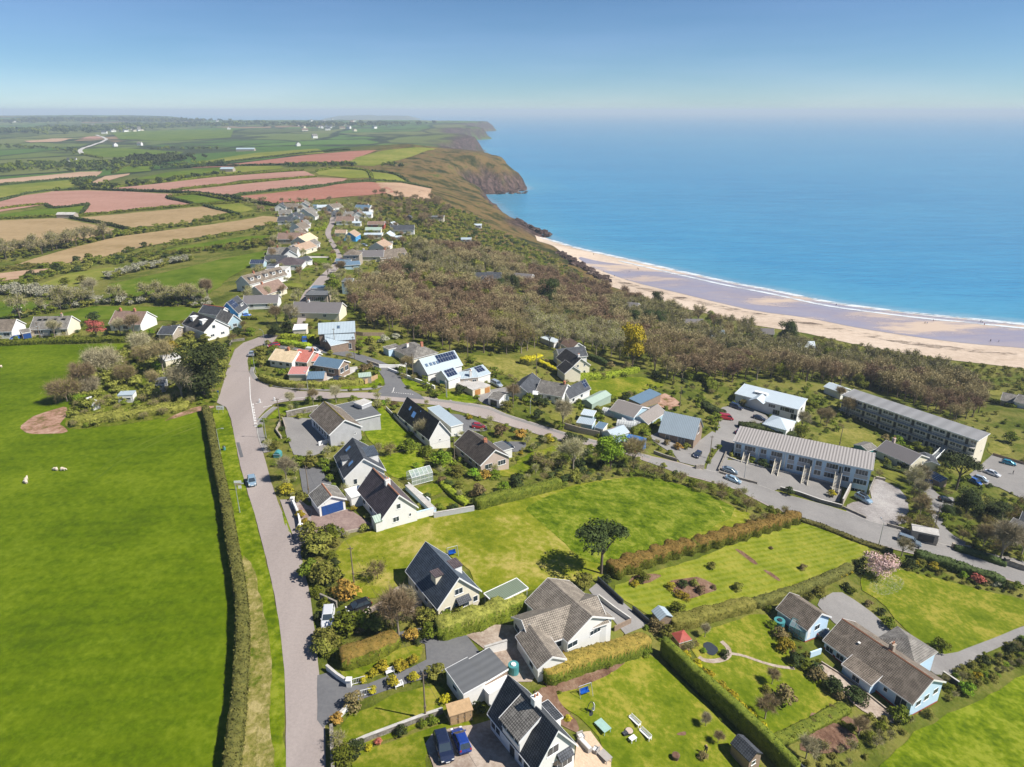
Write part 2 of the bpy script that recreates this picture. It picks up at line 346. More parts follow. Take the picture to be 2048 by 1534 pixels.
CP=[(-300,900,0),(0,1500,0),(0,1000,0),(300,1200,0),(0,690,0),(300,760,0),(450,900,0),(500,690,0),(550,1000,0),(600,1200,0),(650,1500,0),(300,1600,0),(620,1700,0),
(600,880,0),(650,800,-.5),(720,780,-2),(620,700,-.5),(700,1000,-.5),(800,1200,-.8),(800,1500,-.3),(1000,1500,-1),(850,900,-4),(950,900,-7),(900,810,-7),(1000,1000,-3),(1000,1100,-2.5),(1100,850,-11),(1200,900,-12),(1400,930,
-17),(1500,980,-19),(1700,850,-28),(1550,880,-22),(1950,950,-31),(2048,820,-35),(1750,1000,-22),(1815,1083,-22),(2048,1150,-25),(1600,1080,-17),(1300,1050,-9),(1450,1020,-13),(1200,1160,-5.5),(1100,1250,-3),(1200,1330,-4),
(1300,1500,-6),(1300,1250,-8),(1700,1300,-17),(1700,1500,-15),(2048,1350,-23),(1500,1250,-12.5),(1450,1400,-9.5),(1900,1250,-21),(780,745,-4),(1000,760,-9.5),(1150,760,-13),
(1100,660,-18),(1250,740,-17),(1400,790,-20),(1600,760,-29),(850,620,-7),(1000,620,-15),(1150,640,-24),(1260,670,-31),(1400,700,-36),(1550,735,-39),(1750,775,-40),(1950,800,-41),
(900,520,-8),(800,450,-2),(950,500,-17),(1050,540,-29),(1150,590,-39),(1020,500,-27),(960,450,-20),(700,620,-2),(640,560,0),(650,480,0),(600,420,0),(800,400,2),
(400,600,-2),(200,620,-2),(0,560,-5),(300,520,-5),(100,450,-6),(400,450,-3),(0,400,-6),(300,400,-3),(500,390,2),(650,375,3),(750,350,5),(600,340,6),(500,330,2),(300,340,-8),(0,350,-10),(150,310,-8),
(1077,481,-46.5),(1215,568,-46.5),(1266,583,-46.5),(1358,611,-46.5),(1440,629,-46.5),(1512,648,-46.5),(1614,664,-46.5),(1716,688,-46.5),(1844,712,-46.5),(2048,736,-46.5),(2600,800,-46.5),(1130,520,-44),
(1190,500,-49),(1400,580,-48.3),(1600,625,-48.3),(1850,670,-48.3),(820,289,19),(960,350,-23),(990,360,-29),(1015,370,-37),(935,340,-13),(970,338,-15),(905,330,-3),(860,293,14),(900,306,6),(960,329,-9),(1010,351,-25),(1045,
367,-38),(760,300,14),(700,310,10),(870,345,-2),(900,375,-16),(930,360,-20),(860,385,-3),(930,415,-18),(970,440,-24),(880,268,0),(940,287,-14),(800,268,-2),(700,275,-5),(918,257,2),(960,266,-10),(850,254,-2),(962,246,6),(890,
242,5),(930,243,4),(780,241.5,4),(700,240,4),(600,240.5,0),(450,240,2),(400,243,-4),(300,262,-5),(100,280,-8),(450,262,0),(600,262,-3),(200,250,-4),(0,255,-5),(500,300,-4),(350,285,-8),(600,290,-2),(-500,400,-5),(-800,900,
0),(-600,300,-8),(2600,1000,-36),(2500,1300,-30),(1800,1700,-14),(1200,1700,-3)]
CPW=[(*atz(c[:2],c[2])[:2],c[2]) for c in CP]+[(-3050,6700,16),(-3400,6800,30),(-4100,6800,34),(-5000,6800,27),(-6500,6800,26),(-2600,5900,2),(-2000,5900,2),(-1000,5900,3),(-2300,6900,-20),(-1000,6900,-20),(-20,20,0),(60,
10,-8),(120,30,-18),(-60,10,0),(0,55,0),(-2500,4800,4)]
def warp(P):d=np.hypot(P[:,0],P[:,1])+25;return np.stack([np.arctan2(P[:,0],P[:,1]+25),np.log(d)],1)
CPW=np.array(CPW);W0=warp(CPW[:,:2])
K=np.sqrt(((W0[:,None]-W0[None])**2).sum(-1)+1e-4);COEF=np.linalg.solve(K+np.eye(len(K))*.004,CPW[:,2]-CPW[:,2].mean());MEANZ=CPW[:,2].mean()
def sm(x):x=np.clip(x,0,1);return x*x*(3-2*x)
def height(P):
 Wp=warp(P);h=np.full(len(P),MEANZ)
 for i in range(len(W0)):h+=COEF[i]*np.sqrt(((Wp-W0[i])**2).sum(1)+1e-4)
 h=np.maximum(h,-48.5)
 d=cseg(P);ins=inside(P,COAST);dist=np.hypot(P[:,0],P[:,1])
 jag=np.array([noise.noise(Vector((p[0]*.03,p[1]*.03,0)))*.7+noise.noise(Vector((p[0]*.09,p[1]*.09,3)))*.5 for p in P])
 jf=np.array([noise.noise(Vector((p[0]*.012,p[1]*.012,9))) for p in P])
 cw=np.clip(22+dist*.006,22,60);steep=np.clip((h+46)/12,0,1)
 dd=d+jag*9*steep+jf*14*steep*(dist>700)
 land=SEA+(h-SEA)*(sm(dd/cw)*.85+.15*np.clip(dd/cw,0,1))+steep*jag*4*np.exp(-d/60)
 far=np.clip((dist-1500)/3000,0,1);land+=far*jf*6*np.clip(d/300,0,1)
 return np.where(ins,np.maximum(land,SEA+.25*np.clip(d/8,0,1)),SEA-8*sm(d/80)),d,ins
NA,ND=460,520
az=np.radians(np.linspace(-80,80,NA));dr=np.exp(np.linspace(math.log(6),math.log(13000),ND))
AA,DD=np.meshgrid(az,dr);TP=np.stack([np.sin(AA)*DD,np.cos(AA)*DD-25*0],-1).reshape(-1,2)
TH,TD,TI=height(TP)
ii=(np.arange(ND-1)[:,None]*NA+np.arange(NA-1)[None]).ravel()
TF=np.stack([ii,ii+1,ii+NA+1,ii+NA],1)[:,::-1]
deep=(TH<SEA-3)[TF].all(1)
JF=np.array([noise.noise(Vector((q[0]*.008,q[1]*.008,2))) for q in TP])*60
TV=np.column_stack([TP,TH])
TF=TF[~deep]
# terrain material: scrub near, patchwork farmland far, bracken and rock by the cliffs
m,t,b=newmat('terrain');MATS['terrain']=m
at=N(t,'ShaderNodeAttribute',attribute_name='zone');sp=N(t,'ShaderNodeSeparateColor');t.links.new(at.outputs['Color'],sp.inputs[0])
scrub=ramp(t,nz(t,.06,6,.75),[(.32,(.045,.06,.006)),(.45,(.085,.105,.012)),(.56,(.16,.15,.035)),(.7,(.12,.15,.018))])
bracken=ramp(t,nz(t,.035,7,.72),[(.38,(.022,.028,.006)),(.46,(.07,.06,.016)),(.54,(.16,.10,.04)),(.64,(.075,.085,.018))])
tc=N(t,'ShaderNodeTexCoord');mp=N(t,'ShaderNodeMapping');mp.inputs['Scale'].default_value=(.0042,.0022,0);mp.inputs['Rotation'].default_value=(0,0,R(-14));t.links.new(tc.outputs['Object'],mp.inputs[0])
dn=N(t,'ShaderNodeTexNoise',_Scale=2.5,_Detail=2);t.links.new(mp.outputs[0],dn.inputs['Vector'])
dm=mix(t,.12,mp.outputs[0],dn.outputs['Color'])
vo=N(t,'ShaderNodeTexVoronoi',_Scale=1.0);t.links.new(dm,vo.inputs['Vector'])
vs=N(t,'ShaderNodeSeparateColor');t.links.new(vo.outputs['Color'],vs.inputs[0])
fcol=ramp(t,vs.outputs[0],[(0,(.035,.11,.016)),(.18,(.06,.15,.022)),(.34,(.10,.14,.035)),(.5,(.045,.125,.02)),(.66,(.12,.14,.045)),(.8,(.05,.075,.022)),(.94,(.26,.15,.10))])
fcol.node.color_ramp.interpolation='CONSTANT'
fcol=mix(t,.3,fcol,scrub)
ve=N(t,'ShaderNodeTexVoronoi',_Scale=1.0,feature='DISTANCE_TO_EDGE');t.links.new(dm,ve.inputs['Vector'])
edge=ramp(t,ve.outputs['Distance'],[(.028,(1,1,1)),(.045,(0,0,0))])
fcol=mix(t,edge,fcol,(.022,.034,.012))
wood=ramp(t,nz(t,.0016,4,.65),[(.54,(0,0,0)),(.58,(1,1,1))])
fcol=mix(t,wood,fcol,(.035,.045,.018))
col=mix(t,sp.outputs[0],scrub,fcol);col=mix(t,sp.outputs[1],col,bracken)
geo=N(t,'ShaderNodeNewGeometry');gs=N(t,'ShaderNodeSeparateXYZ');t.links.new(geo.outputs['True Normal'],gs.inputs[0])
rk=ramp(t,nz(t,.15,6,.8,stretch=(1,1,.3)),[(.38,(.014,.010,.010)),(.5,(.06,.038,.032)),(.64,(.15,.10,.085))])
sl=N(t,'ShaderNodeMath',operation='ADD');t.links.new(gs.outputs[2],sl.inputs[0]);nn=N(t,'ShaderNodeMath',operation='MULTIPLY');t.links.new(nz(t,.05,4),nn.inputs[0]);nn.inputs[1].default_value=.25;t.links.new(nn.outputs[0],
sl.inputs[1])
slr=ramp(t,sl.outputs[0],[(.92,(1,1,1)),(.99,(0,0,0))])
sf=mix(t,sp.outputs[2],(0.,0.,0.),slr)
col=mix(t,sf,col,rk)
ca_=N(t,'ShaderNodeAttribute',attribute_name='cliff');col=mix(t,ca_.outputs['Fac'],col,rk)
t.links.new(col,b.inputs['Base Color']);b.inputs['Roughness'].default_value=.95;b.inputs['Specular IOR Level'].default_value=.1
bump(t,b,nz(t,.35,4,.7),.8,.8)
tm=fast_mesh('terrain',TV,TF,['terrain'],smooth=True)
dist=np.hypot(TP[:,0],TP[:,1])
zc=np.zeros((len(TP),4),np.float32);zc[:,3]=1
zc[:,0]=sm((dist-850)/300)*np.maximum(sm((TD-90)/80),sm((dist-1500)/200))
zc[:,1]=sm((260-TD)/120)*sm((dist-420)/80)*(TP[:,0]<140)*(1-.85*sm((dist-1450)/300))
zc[:,2]=(TD<130)*(TH>SEA+1.0)*sm((dist-480)/60)*sm((-20+JF*.12-TH)/10)
cl_=tm.attributes.new('cliff','FLOAT','POINT');cl_.data.foreach_set('value',(sm((95+JF-TD)/45)*sm((dist-1400)/200)*(TH>SEA+.5)+sm((55+JF*.35-TD)/16)*sm((dist-690)/50)*(dist<1500)*sm((-31+JF*.15-TH)/5)).clip(0,1).astype(np.float32))
ca=tm.color_attributes.new('zone','FLOAT_COLOR','POINT');ca.data.foreach_set('color',zc.ravel())
terrain=link(bpy.data.objects.new('terrain',tm));tag(terrain,'rolling farmland and scrubby coastal slopes falling to red cliffs',None,None,'structure')
BVH=BVHTree.FromPolygons(TV.tolist(),TF.tolist())
def hz(x,y):
 r=BVH.ray_cast(Vector((x,y,500)),Vector((0,0,-1)))
 return r[0].z if r[0] else 0.0
def G(p,c=''):
 p=px(c,p);d=ray(p).normalized();r=BVH.ray_cast(CAM,d)
 if r[0] is None:return atz(p,-5) if d.z<0 else CAM+d*8000
 return r[0]
 # ---------------------------------------------------------------- sheets laid on the ground
AVOID=[]
def chaikin(p,n=1,closed=True):
 p=[Vector(q[:2]) for q in p]
 for _ in range(n):
  o=[] if closed else [p[0]]
  for i in range(len(p)-(0 if closed else 1)):
   a,b_=p[i],p[(i+1)%len(p)];o+=[a*.78+b_*.22,a*.22+b_*.78]
  if not closed:o.append(p[-1])
  p=o
 return p
def sheet_w(name,mat,poly,level,label=None,avoid=True,sp=None,kind='structure'):
 d0=min(Vector(p).length for p in poly);sp=sp or max(2.0,min(45,d0*.018))
 b_=[]
 for i in range(len(poly)):
  a,c=Vector(poly[i]),Vector(poly[(i+1)%len(poly)]);k=max(1,min(60,int((c-a).length/sp)))
  b_+=[a+(c-a)*j/k for j in range(k)]
 amp=.5 if 'grass' in mat or 'soil' in mat or 'lawn' in mat or mat in ('gravel','garden_ground','far_green','pale_green') else (.09 if 'asphalt' in mat or mat in ('paving','sand') else 0)
 if amp:
  k_=1+d0*.004;amp*=1+d0*.0012 if amp>.2 else 1;e_=1.2*k_
  b_=[q for i,q0 in enumerate(b_) for q in [q0+(b_[(i+1)%len(b_)]-q0)*j/max(1,int((b_[(i+1)%len(b_)]-q0).length/e_)) for j in range(max(1,min(12,int((b_[(i+1)%len(b_)]-q0).length/e_))))]]
  b_=[q+Vector((noise.noise(Vector((q.x,q.y,1))*.35/k_)+.5*noise.noise(Vector((q.x,q.y,5))*1.1/k_),noise.noise(Vector((q.x,q.y,8))*.35/k_)+.5*noise.noise(Vector((q.x,q.y,3))*1.1/k_)))*amp for q in b_]
 xs=[p.x for p in b_];ys=[p.y for p in b_]
 nx,ny=(max(xs)-min(xs))/sp,(max(ys)-min(ys))/sp
 if nx*ny>9000:f=math.sqrt(nx*ny/9000);sp*=f
 g=[(x,y) for x in np.arange(min(xs),max(xs),sp) for y in np.arange(min(ys),max(ys),sp)]
 if g:
  ga=np.array(g);pa=np.array([tuple(p) for p in b_]);k=inside(ga,pa)
  inn=[Vector(q) for q in ga[k]]
 else :inn=[]
 vs_=b_+inn;n=len(b_)
 out=delaunay_2d_cdt(vs_,[(i,(i+1)%n) for i in range(n)],[],1,1e-4)
 V=[]
 for q in out[0]:V.append((q.x,q.y,hz(q.x,q.y)+.03+.02*level+.00035*q.length))
 me=bpy.data.meshes.new(name);me.from_pydata(V,[],[f for f in out[2]]);me.materials.append(MATS[mat])
 fl=sum(1 for p in me.polygons if p.normal.z<0)
 if fl>len(me.polygons)/2:me.flip_normals()
 o=link(bpy.data.objects.new(name,me));o['kind']=kind
 if label:o['label']=label
 if avoid:AVOID.append(np.array([tuple(p) for p in b_]))
 return o
def sheet(name,mat,pts,level=1,c='',label=None,smooth=1,avoid=True,sp=None):
 poly=[G(p,c)[:2] for p in pts]
 if smooth:poly=chaikin(poly,smooth)
 return sheet_w(name,mat,[Vector(p[:2]) for p in poly],level,label,avoid,sp)
def offset_line(pts,w0,w1):
 pts=[Vector(p[:2]) for p in pts];L_,R_=[],[]
 for i,p in enumerate(pts):
  a=pts[max(0,i-1)];b_=pts[min(len(pts)-1,i+1)];d=(b_-a).normalized();n=Vector((-d.y,d.x))
  L_.append(p+n*w0);R_.append(p+n*w1)
 return L_,R_
def ribbon(name,mat,pts,width,level=2,c='',label=None,smooth=1,avoid=False,world=False,shift=0):
 q=[Vector(p) for p in pts] if world else [G(p,c).xy for p in pts]
 if smooth:q=chaikin(q,smooth,False)
 a,b_=offset_line(q,width/2+shift,-width/2+shift)
 return sheet_w(name,mat,a+b_[::-1],level,label,avoid)
def resample(q,sp):
 out=[q[0]]
 for a,b_ in zip(q,q[1:]):
  k=max(1,int((b_-a).length/sp));out+=[a+(b_-a)*j/k for j in range(1,k+1)]
 return out
 # ---------------------------------------------------------------- vegetation templates
def rnd(a,b_):return random.uniform(a,b_)
def leaf_arrays(centres,normals,size,jit=.5,rng=RNG,tri=True):
 """one small face per centre, facing roughly along normals"""
 n=len(centres);nr=normals+rng.normal(0,jit,(n,3));nr/=np.linalg.norm(nr,axis=1)[:,None]+1e-9
 up=rng.normal(0,1,(n,3));a=np.cross(nr,up);a/=np.linalg.norm(a,axis=1)[:,None]+1e-9;b_=np.cross(nr,a)
 s=(size*rng.uniform(.6,1.4,n))[:,None]
 V=np.stack([centres+a*s,centres-a*s*.5+b_*s*.8,centres-a*s*.6-b_*s*.75],1).reshape(-1,3)
 return V,np.arange(3*n).reshape(n,3)
def blob_crown(r,h,n,size,lobes=9,zc=.5,seed=0,jit=.5,flat=False,cone=False,hollow=.55):
 rng=np.random.default_rng(seed);C=[];Nn=[]
 L_=[]
 for i in range(lobes):
  a=rng.uniform(0,2*math.pi);rr=math.sqrt(rng.uniform(0,1))*r*.62;z=rng.uniform(-.32,.36)*h
  if cone:z=rng.uniform(-.45,.45)*h;rr=r*(.5-z/h)*rng.uniform(.2,.8)
  if flat:z=rng.uniform(-.1,.28)*h*(1-rr/r*.5);rr*=1.35
  lr=r*rng.uniform(.32,.55)*((.75-z/h*.9) if cone else 1);L_.append((rr*math.cos(a),rr*math.sin(a),z,lr))
 wts=np.array([l[3]**2 for l in L_]);wts/=wts.sum()
 pick=rng.choice(lobes,n,p=wts);d=rng.normal(0,1,(n,3));d/=np.linalg.norm(d,axis=1)[:,None]
 d[:,2]=np.where(d[:,2]<-.3,-d[:,2]*.6,d[:,2]);LA=np.array(L_)[pick]
 vs_=h/(2.1*r) if not cone else .8
 rad=LA[:,3:4]*(1-hollow*rng.uniform(0,1,(n,1))**2.2)*rng.uniform(.86,1.14,(n,1))
 P=LA[:,:3]+d*rad*np.array([1,1,max(.5,min(1.1,vs_))])
 P[:,2]+=zc*h
 P[:,2]=np.maximum(P[:,2],.03*h)
 return leaf_arrays(P,d*np.array([1,1,1])+np.array([0,0,.35]),size,jit,rng)
def seg_quads(A,B,w,rng):
 """ribbon-like triangle per twig, wide at A pointed at B"""
 d=B-A;up=rng.normal(0,1,A.shape);s=np.cross(d,up);s/=np.linalg.norm(s,axis=1)[:,None]+1e-9
 w=np.asarray(w).reshape(-1,1);V=np.stack([A+s*w,A-s*w,B],1).reshape(-1,3)
 return V,np.arange(len(V)).reshape(-1,3)
def tubes(segs,n=4):
 V,F=[],[]
 for a,b_,r0,r1 in segs:
  a,b_=Vector(a),Vector(b_);d=(b_-a).normalized();u=d.orthogonal().normalized();v=d.cross(u);k=len(V)
  for p,r in ((a,r0),(b_,r1)):
   for i in range(n):V.append(p+(u*math.cos(6.2832*i/n)+v*math.sin(6.2832*i/n))*r)
  for i in range(n):j=(i+1)%n;F+=[(k+i,k+j,k+n+j),(k+i,k+n+j,k+n+i)]
 return np.array([tuple(v) for v in V]),np.array(F)
def join(*vf):
 V,F,M_=[],[],[];k=0
 for v,f,mi in vf:V.append(v);F.append(f+k);M_.append(np.full(len(f),mi));k+=len(v)
 return np.vstack(V),np.vstack(F),np.concatenate(M_)
def bare_skeleton(h,r,seed,limbs=6,lean=0):
 rng=np.random.default_rng(seed);segs=[];tips=[]
 th=h*rng.uniform(.22,.34);top=np.array([lean*.3,0,th]);segs.append(((0,0,-.4),top,h*.028,h*.02))
 for i in range(limbs):
  a=6.283*(i+rng.uniform(-.3,.3))/limbs;q=rng.uniform(.35,1)
  p1=top+np.array([math.cos(a)*r*.35*q,math.sin(a)*r*.35*q,(h-th)*rng.uniform(.3,.5)])
  segs.append((top,p1,h*.014,h*.009))
  for j in range(4):
   b_=a+rng.uniform(-.9,.9);e=rng.uniform(.5,1)*q
   p2=np.array([math.cos(b_)*r*.78*e,math.sin(b_)*r*.78*e,th+(h-th)*(rng.uniform(.45,.88)-.15*e)])
   p2=(p2+p1)/2*.3+p2*.7+lean*np.array([.2,0,0])
   segs.append((p1,p2,h*.007,h*.003));tips.append((p1,p2))
 return segs,tips,rng
def bare_tree(h,r,ntw,tw,seed,mats=1,fuzz=0,fs=.12):
 segs,tips,rng=bare_skeleton(h,r,seed)
 per=ntw//len(tips);A,B=[],[]
 for p1,p2 in tips:
  t_=rng.uniform(.35,1.05,(per,1));a=p1+(p2-p1)*t_;d=rng.normal(0,1,(per,3))+(p2-p1)/np.linalg.norm(p2-p1)*.9+np.array([0,0,.55])
  d/=np.linalg.norm(d,axis=1)[:,None];A.append(a);B.append(a+d*r*rng.uniform(.16,.42,(per,1)))
 A,B=np.vstack(A),np.vstack(B);tv,tf=seg_quads(A,B,rng.uniform(.6,1.3,len(A))*tw,rng)
 # second order twigs
 t2=rng.uniform(.3,.9,(len(A),1));a2=A+(B-A)*t2;d2=(B-A)*.5+rng.normal(0,r*.09,A.shape);v2,f2=seg_quads(a2,a2+d2,np.full(len(A),tw*.8),rng)
 k=[(tv,tf,1),(v2,f2,1)]
 if fuzz:
  q=rng.choice(len(B),fuzz);C=B[q]+rng.normal(0,.25,(fuzz,3));lv,lf=leaf_arrays(C,rng.normal(0,1,(fuzz,3)),fs,1,rng);k.append((lv,lf,2))
 bv,bf=tubes(segs,4)
 return (bv,bf),join(*k)
TPL={}
def tpl_blob(key,leaf,r,h,n,size,trunk=.0,trunk_r=.12,bark='bark',**k):
 V,F=blob_crown(r,h,n,size,**k)
 V=V+np.array([0,0,trunk])
 tr=None
 if trunk>0:
  rng=np.random.default_rng(k.get('seed',0));sg=[((0,0,-.4),(0,0,trunk+h*.3),trunk_r,trunk_r*.6)]
  for i in range(6):
   a=i*1.05;sg.append(((0,0,trunk*rng.uniform(.7,1)+h*.1*rng.uniform(0,1)),(math.cos(a)*r*.6,math.sin(a)*r*.6,trunk+h*rng.uniform(.35,.6)),trunk_r*.5,trunk_r*.15))
  tv,tf=tubes(sg,6);tr=fast_mesh('trunk',tv,tf,[bark],smooth=True)
 TPL[key]=(fast_mesh('crown',V,F,[leaf]),tr,(V,F,np.zeros(len(F))),[leaf])
def tpl_bare(key,h,r,ntw,tw,seed,twig='twig',bark='bark',fuzz=0,leaf='leaf_olive',fs=.12):
 (bv,bf),(V,F,M_)=bare_tree(h,r,ntw,tw,seed,fuzz=fuzz,fs=fs)
 crown=fast_mesh('crown',V,F,[twig,twig,leaf],M_)
 full=join((bv,bf,0),(V,F,0));fm=np.concatenate([np.zeros(len(bf)),M_])
 TPL[key]=(crown,fast_mesh('trunk',bv,bf,[bark]),(full[0],full[1],fm),[bark,twig,leaf])
def joined(key):
 """one mesh with trunk and crown together, for trees too small to show parts"""
 if key+'_j' not in TPL:
  c,tr,(V,F,M_),mats=TPL[key];TPL[key+'_j']=fast_mesh('tree',V,F,mats,M_)
 return TPL[key+'_j']
for i in range(4):
 for lf in ('mid','dark','lime','olive','gold','orange','coral','bronze','white','yellow'):
  if i>1 and lf in ('coral','bronze','white','yellow','lime'):continue
  tpl_blob('bush_%s%d'%(lf,i),'leaf_'+lf,1.0,1.5,620,.105,seed=i*7+1,lobes=8+i,hollow=.3)
 tpl_bare('twig_bush%d'%i,2.2,1.5,700,.014,40+i,twig='twig_pale' if i%2 else 'twig',fuzz=260,leaf='leaf_olive',fs=.09)
 tpl_bare('wood%d'%i,8.5,4.2,1150,.035,10+i,twig=('twig','twig_red','twig','twig_pale')[i],bark=('bark','bark','bark_pale','bark_pale')[i],fuzz=420,leaf=('twig','twig_red','leaf_olive','leaf_olive')[i],fs=.17)
 tpl_bare('bare%d'%i,7.5,4.0,3400,.028,20+i,twig='twig' if i%2 else 'twig_pale',bark='bark_pale',fuzz=500 if i>1 else 0,leaf='leaf_olive',fs=.10)
for i in range(3):
 tpl_blob('scrub%d'%i,('leaf_mid','leaf_olive','leaf_dark')[i],1.7,2.2,420,.22,seed=60+i,lobes=8,hollow=.3)
 tpl_blob('green_tree%d'%i,('leaf_mid','leaf_olive','leaf_mid')[i],2.6,4.4,1900,.18,trunk=1.1,seed=70+i,lobes=14,hollow=.35)
tpl_blob('dark_conifer','leaf_dark',3.2,7.5,2600,.26,trunk=1.2,trunk_r=.25,seed=5,lobes=22,cone=True,hollow=.3)
tpl_blob('cypress_big','leaf_dark',5.2,9,6500,.24,trunk=1.2,trunk_r=.4,seed=6,lobes=26,hollow=.35)
tpl_blob('lime_tree','leaf_lime',3.6,6.5,5200,.19,trunk=1.6,trunk_r=.2,seed=8,lobes=20,hollow=.35)
tpl_blob('yellow_tree','leaf_yellow',3.6,8.2,4200,.24,trunk=1.4,trunk_r=.25,seed=9,lobes=20,hollow=.35)
tpl_blob('cherry','leaf_pink',3.4,4.2,4200,.13,trunk=1.2,trunk_r=.16,seed=10,lobes=20,hollow=.55)
tpl_blob('pine','leaf_dark',3.6,3.8,3000,.19,trunk=4.2,trunk_r=.24,seed=17,lobes=13,flat=True,hollow=.5)
tpl_blob('coral_tree','leaf_coral',2.6,3.2,1500,.16,trunk=1.3,trunk_r=.14,seed=12,lobes=14,hollow=.5)
def plant(key,loc,s,name,label,cat,group=None,parts=True,rz=None,sz=1.0):
 c,tr=TPL[key][0],TPL[key][1];rz=rnd(0,6.28) if rz is None else rz
 sc=(s*rnd(.92,1.08),s*rnd(.92,1.08),s*sz)
 if tr is None or not parts:
  o=bpy.data.objects.new(name,c if tr is None else joined(key));o.location=loc;o.rotation_euler=(0,0,rz);o.scale=sc
  return tag(link(o),label,cat,group)
 e=empty(name,loc,label,cat,group);e.rotation_euler=(0,0,rz);e.scale=sc
 link(bpy.data.objects.new('trunk',tr),e);link(bpy.data.objects.new('crown',c),e);return e
def bush(p,r,leaf,label,group=None,c='',h=1.0,name='garden_shrub',cat='shrub'):
 g=G(p,c);k=('twig_bush%d'%random.randrange(4)) if leaf=='twig' else 'bush_%s%d'%(leaf,random.randrange(2))
 return plant(k,(g.x,g.y,g.z-.05),r/(1.4 if leaf=='twig' else 1.0),name,label,cat,group,parts=False,sz=h)
def ok(x,y,pad=0):
 P=np.array([(x,y)])
 return not any(inside(P,a)[0] for a in AVOID)
def scatter(poly_px,n,mind,c='',world=None,free=True):
 poly=np.array([tuple(G(p,c)[:2]) for p in poly_px]) if world is None else np.array(world)
 lo,hi=poly.min(0),poly.max(0);pts=[];cell={}
 C=RNG.uniform(lo,hi,(n*14,2));C=C[inside(C,poly)]
 if free:
  k=np.ones(len(C),bool)
  for a in AVOID:
   if (a.max(0)<lo).any() or (a.min(0)>hi).any():continue
   k&=~inside(C,a)
  C=C[k]
 for p in C:
  q=(int(p[0]//mind),int(p[1]//mind))
  if any((p[0]-r_[0])**2+(p[1]-r_[1])**2<mind*mind for dx in (-1,0,1) for dy in (-1,0,1) for r_ in cell.get((q[0]+dx,q[1]+dy),())):continue
  cell.setdefault(q,[]).append(p);pts.append(p)
  if len(pts)>=n:break
 return pts
def merged(name,keys,pts,smin,smax,label,sink=.1):
 """many copies baked into one mesh: growth too dense to count"""
 mats=[];Vs,Fs,Ms=[],[],[];k=0
 for p in pts:
  key=random.choice(keys);V,F,M_=TPL[key][2];lm=TPL[key][3]
  for x in lm:
   if x not in mats:mats.append(x)
  mi=np.array([mats.index(x) for x in lm]);a=rnd(0,6.28);s=rnd(smin,smax);ca_,sa=math.cos(a)*s,math.sin(a)*s
  X=np.column_stack([V[:,0]*ca_-V[:,1]*sa+p[0],V[:,0]*sa+V[:,1]*ca_+p[1],V[:,2]*s*rnd(.8,1.15)+hz(p[0],p[1])-sink])
  Vs.append(X);Fs.append(F+k);Ms.append(mi[M_.astype(int)]);k+=len(V)
 if not Vs:return
 o=link(bpy.data.objects.new(name,fast_mesh(name,np.vstack(Vs),np.vstack(Fs),mats,np.concatenate(Ms))))
 return tag(o,label,None,None,'stuff')
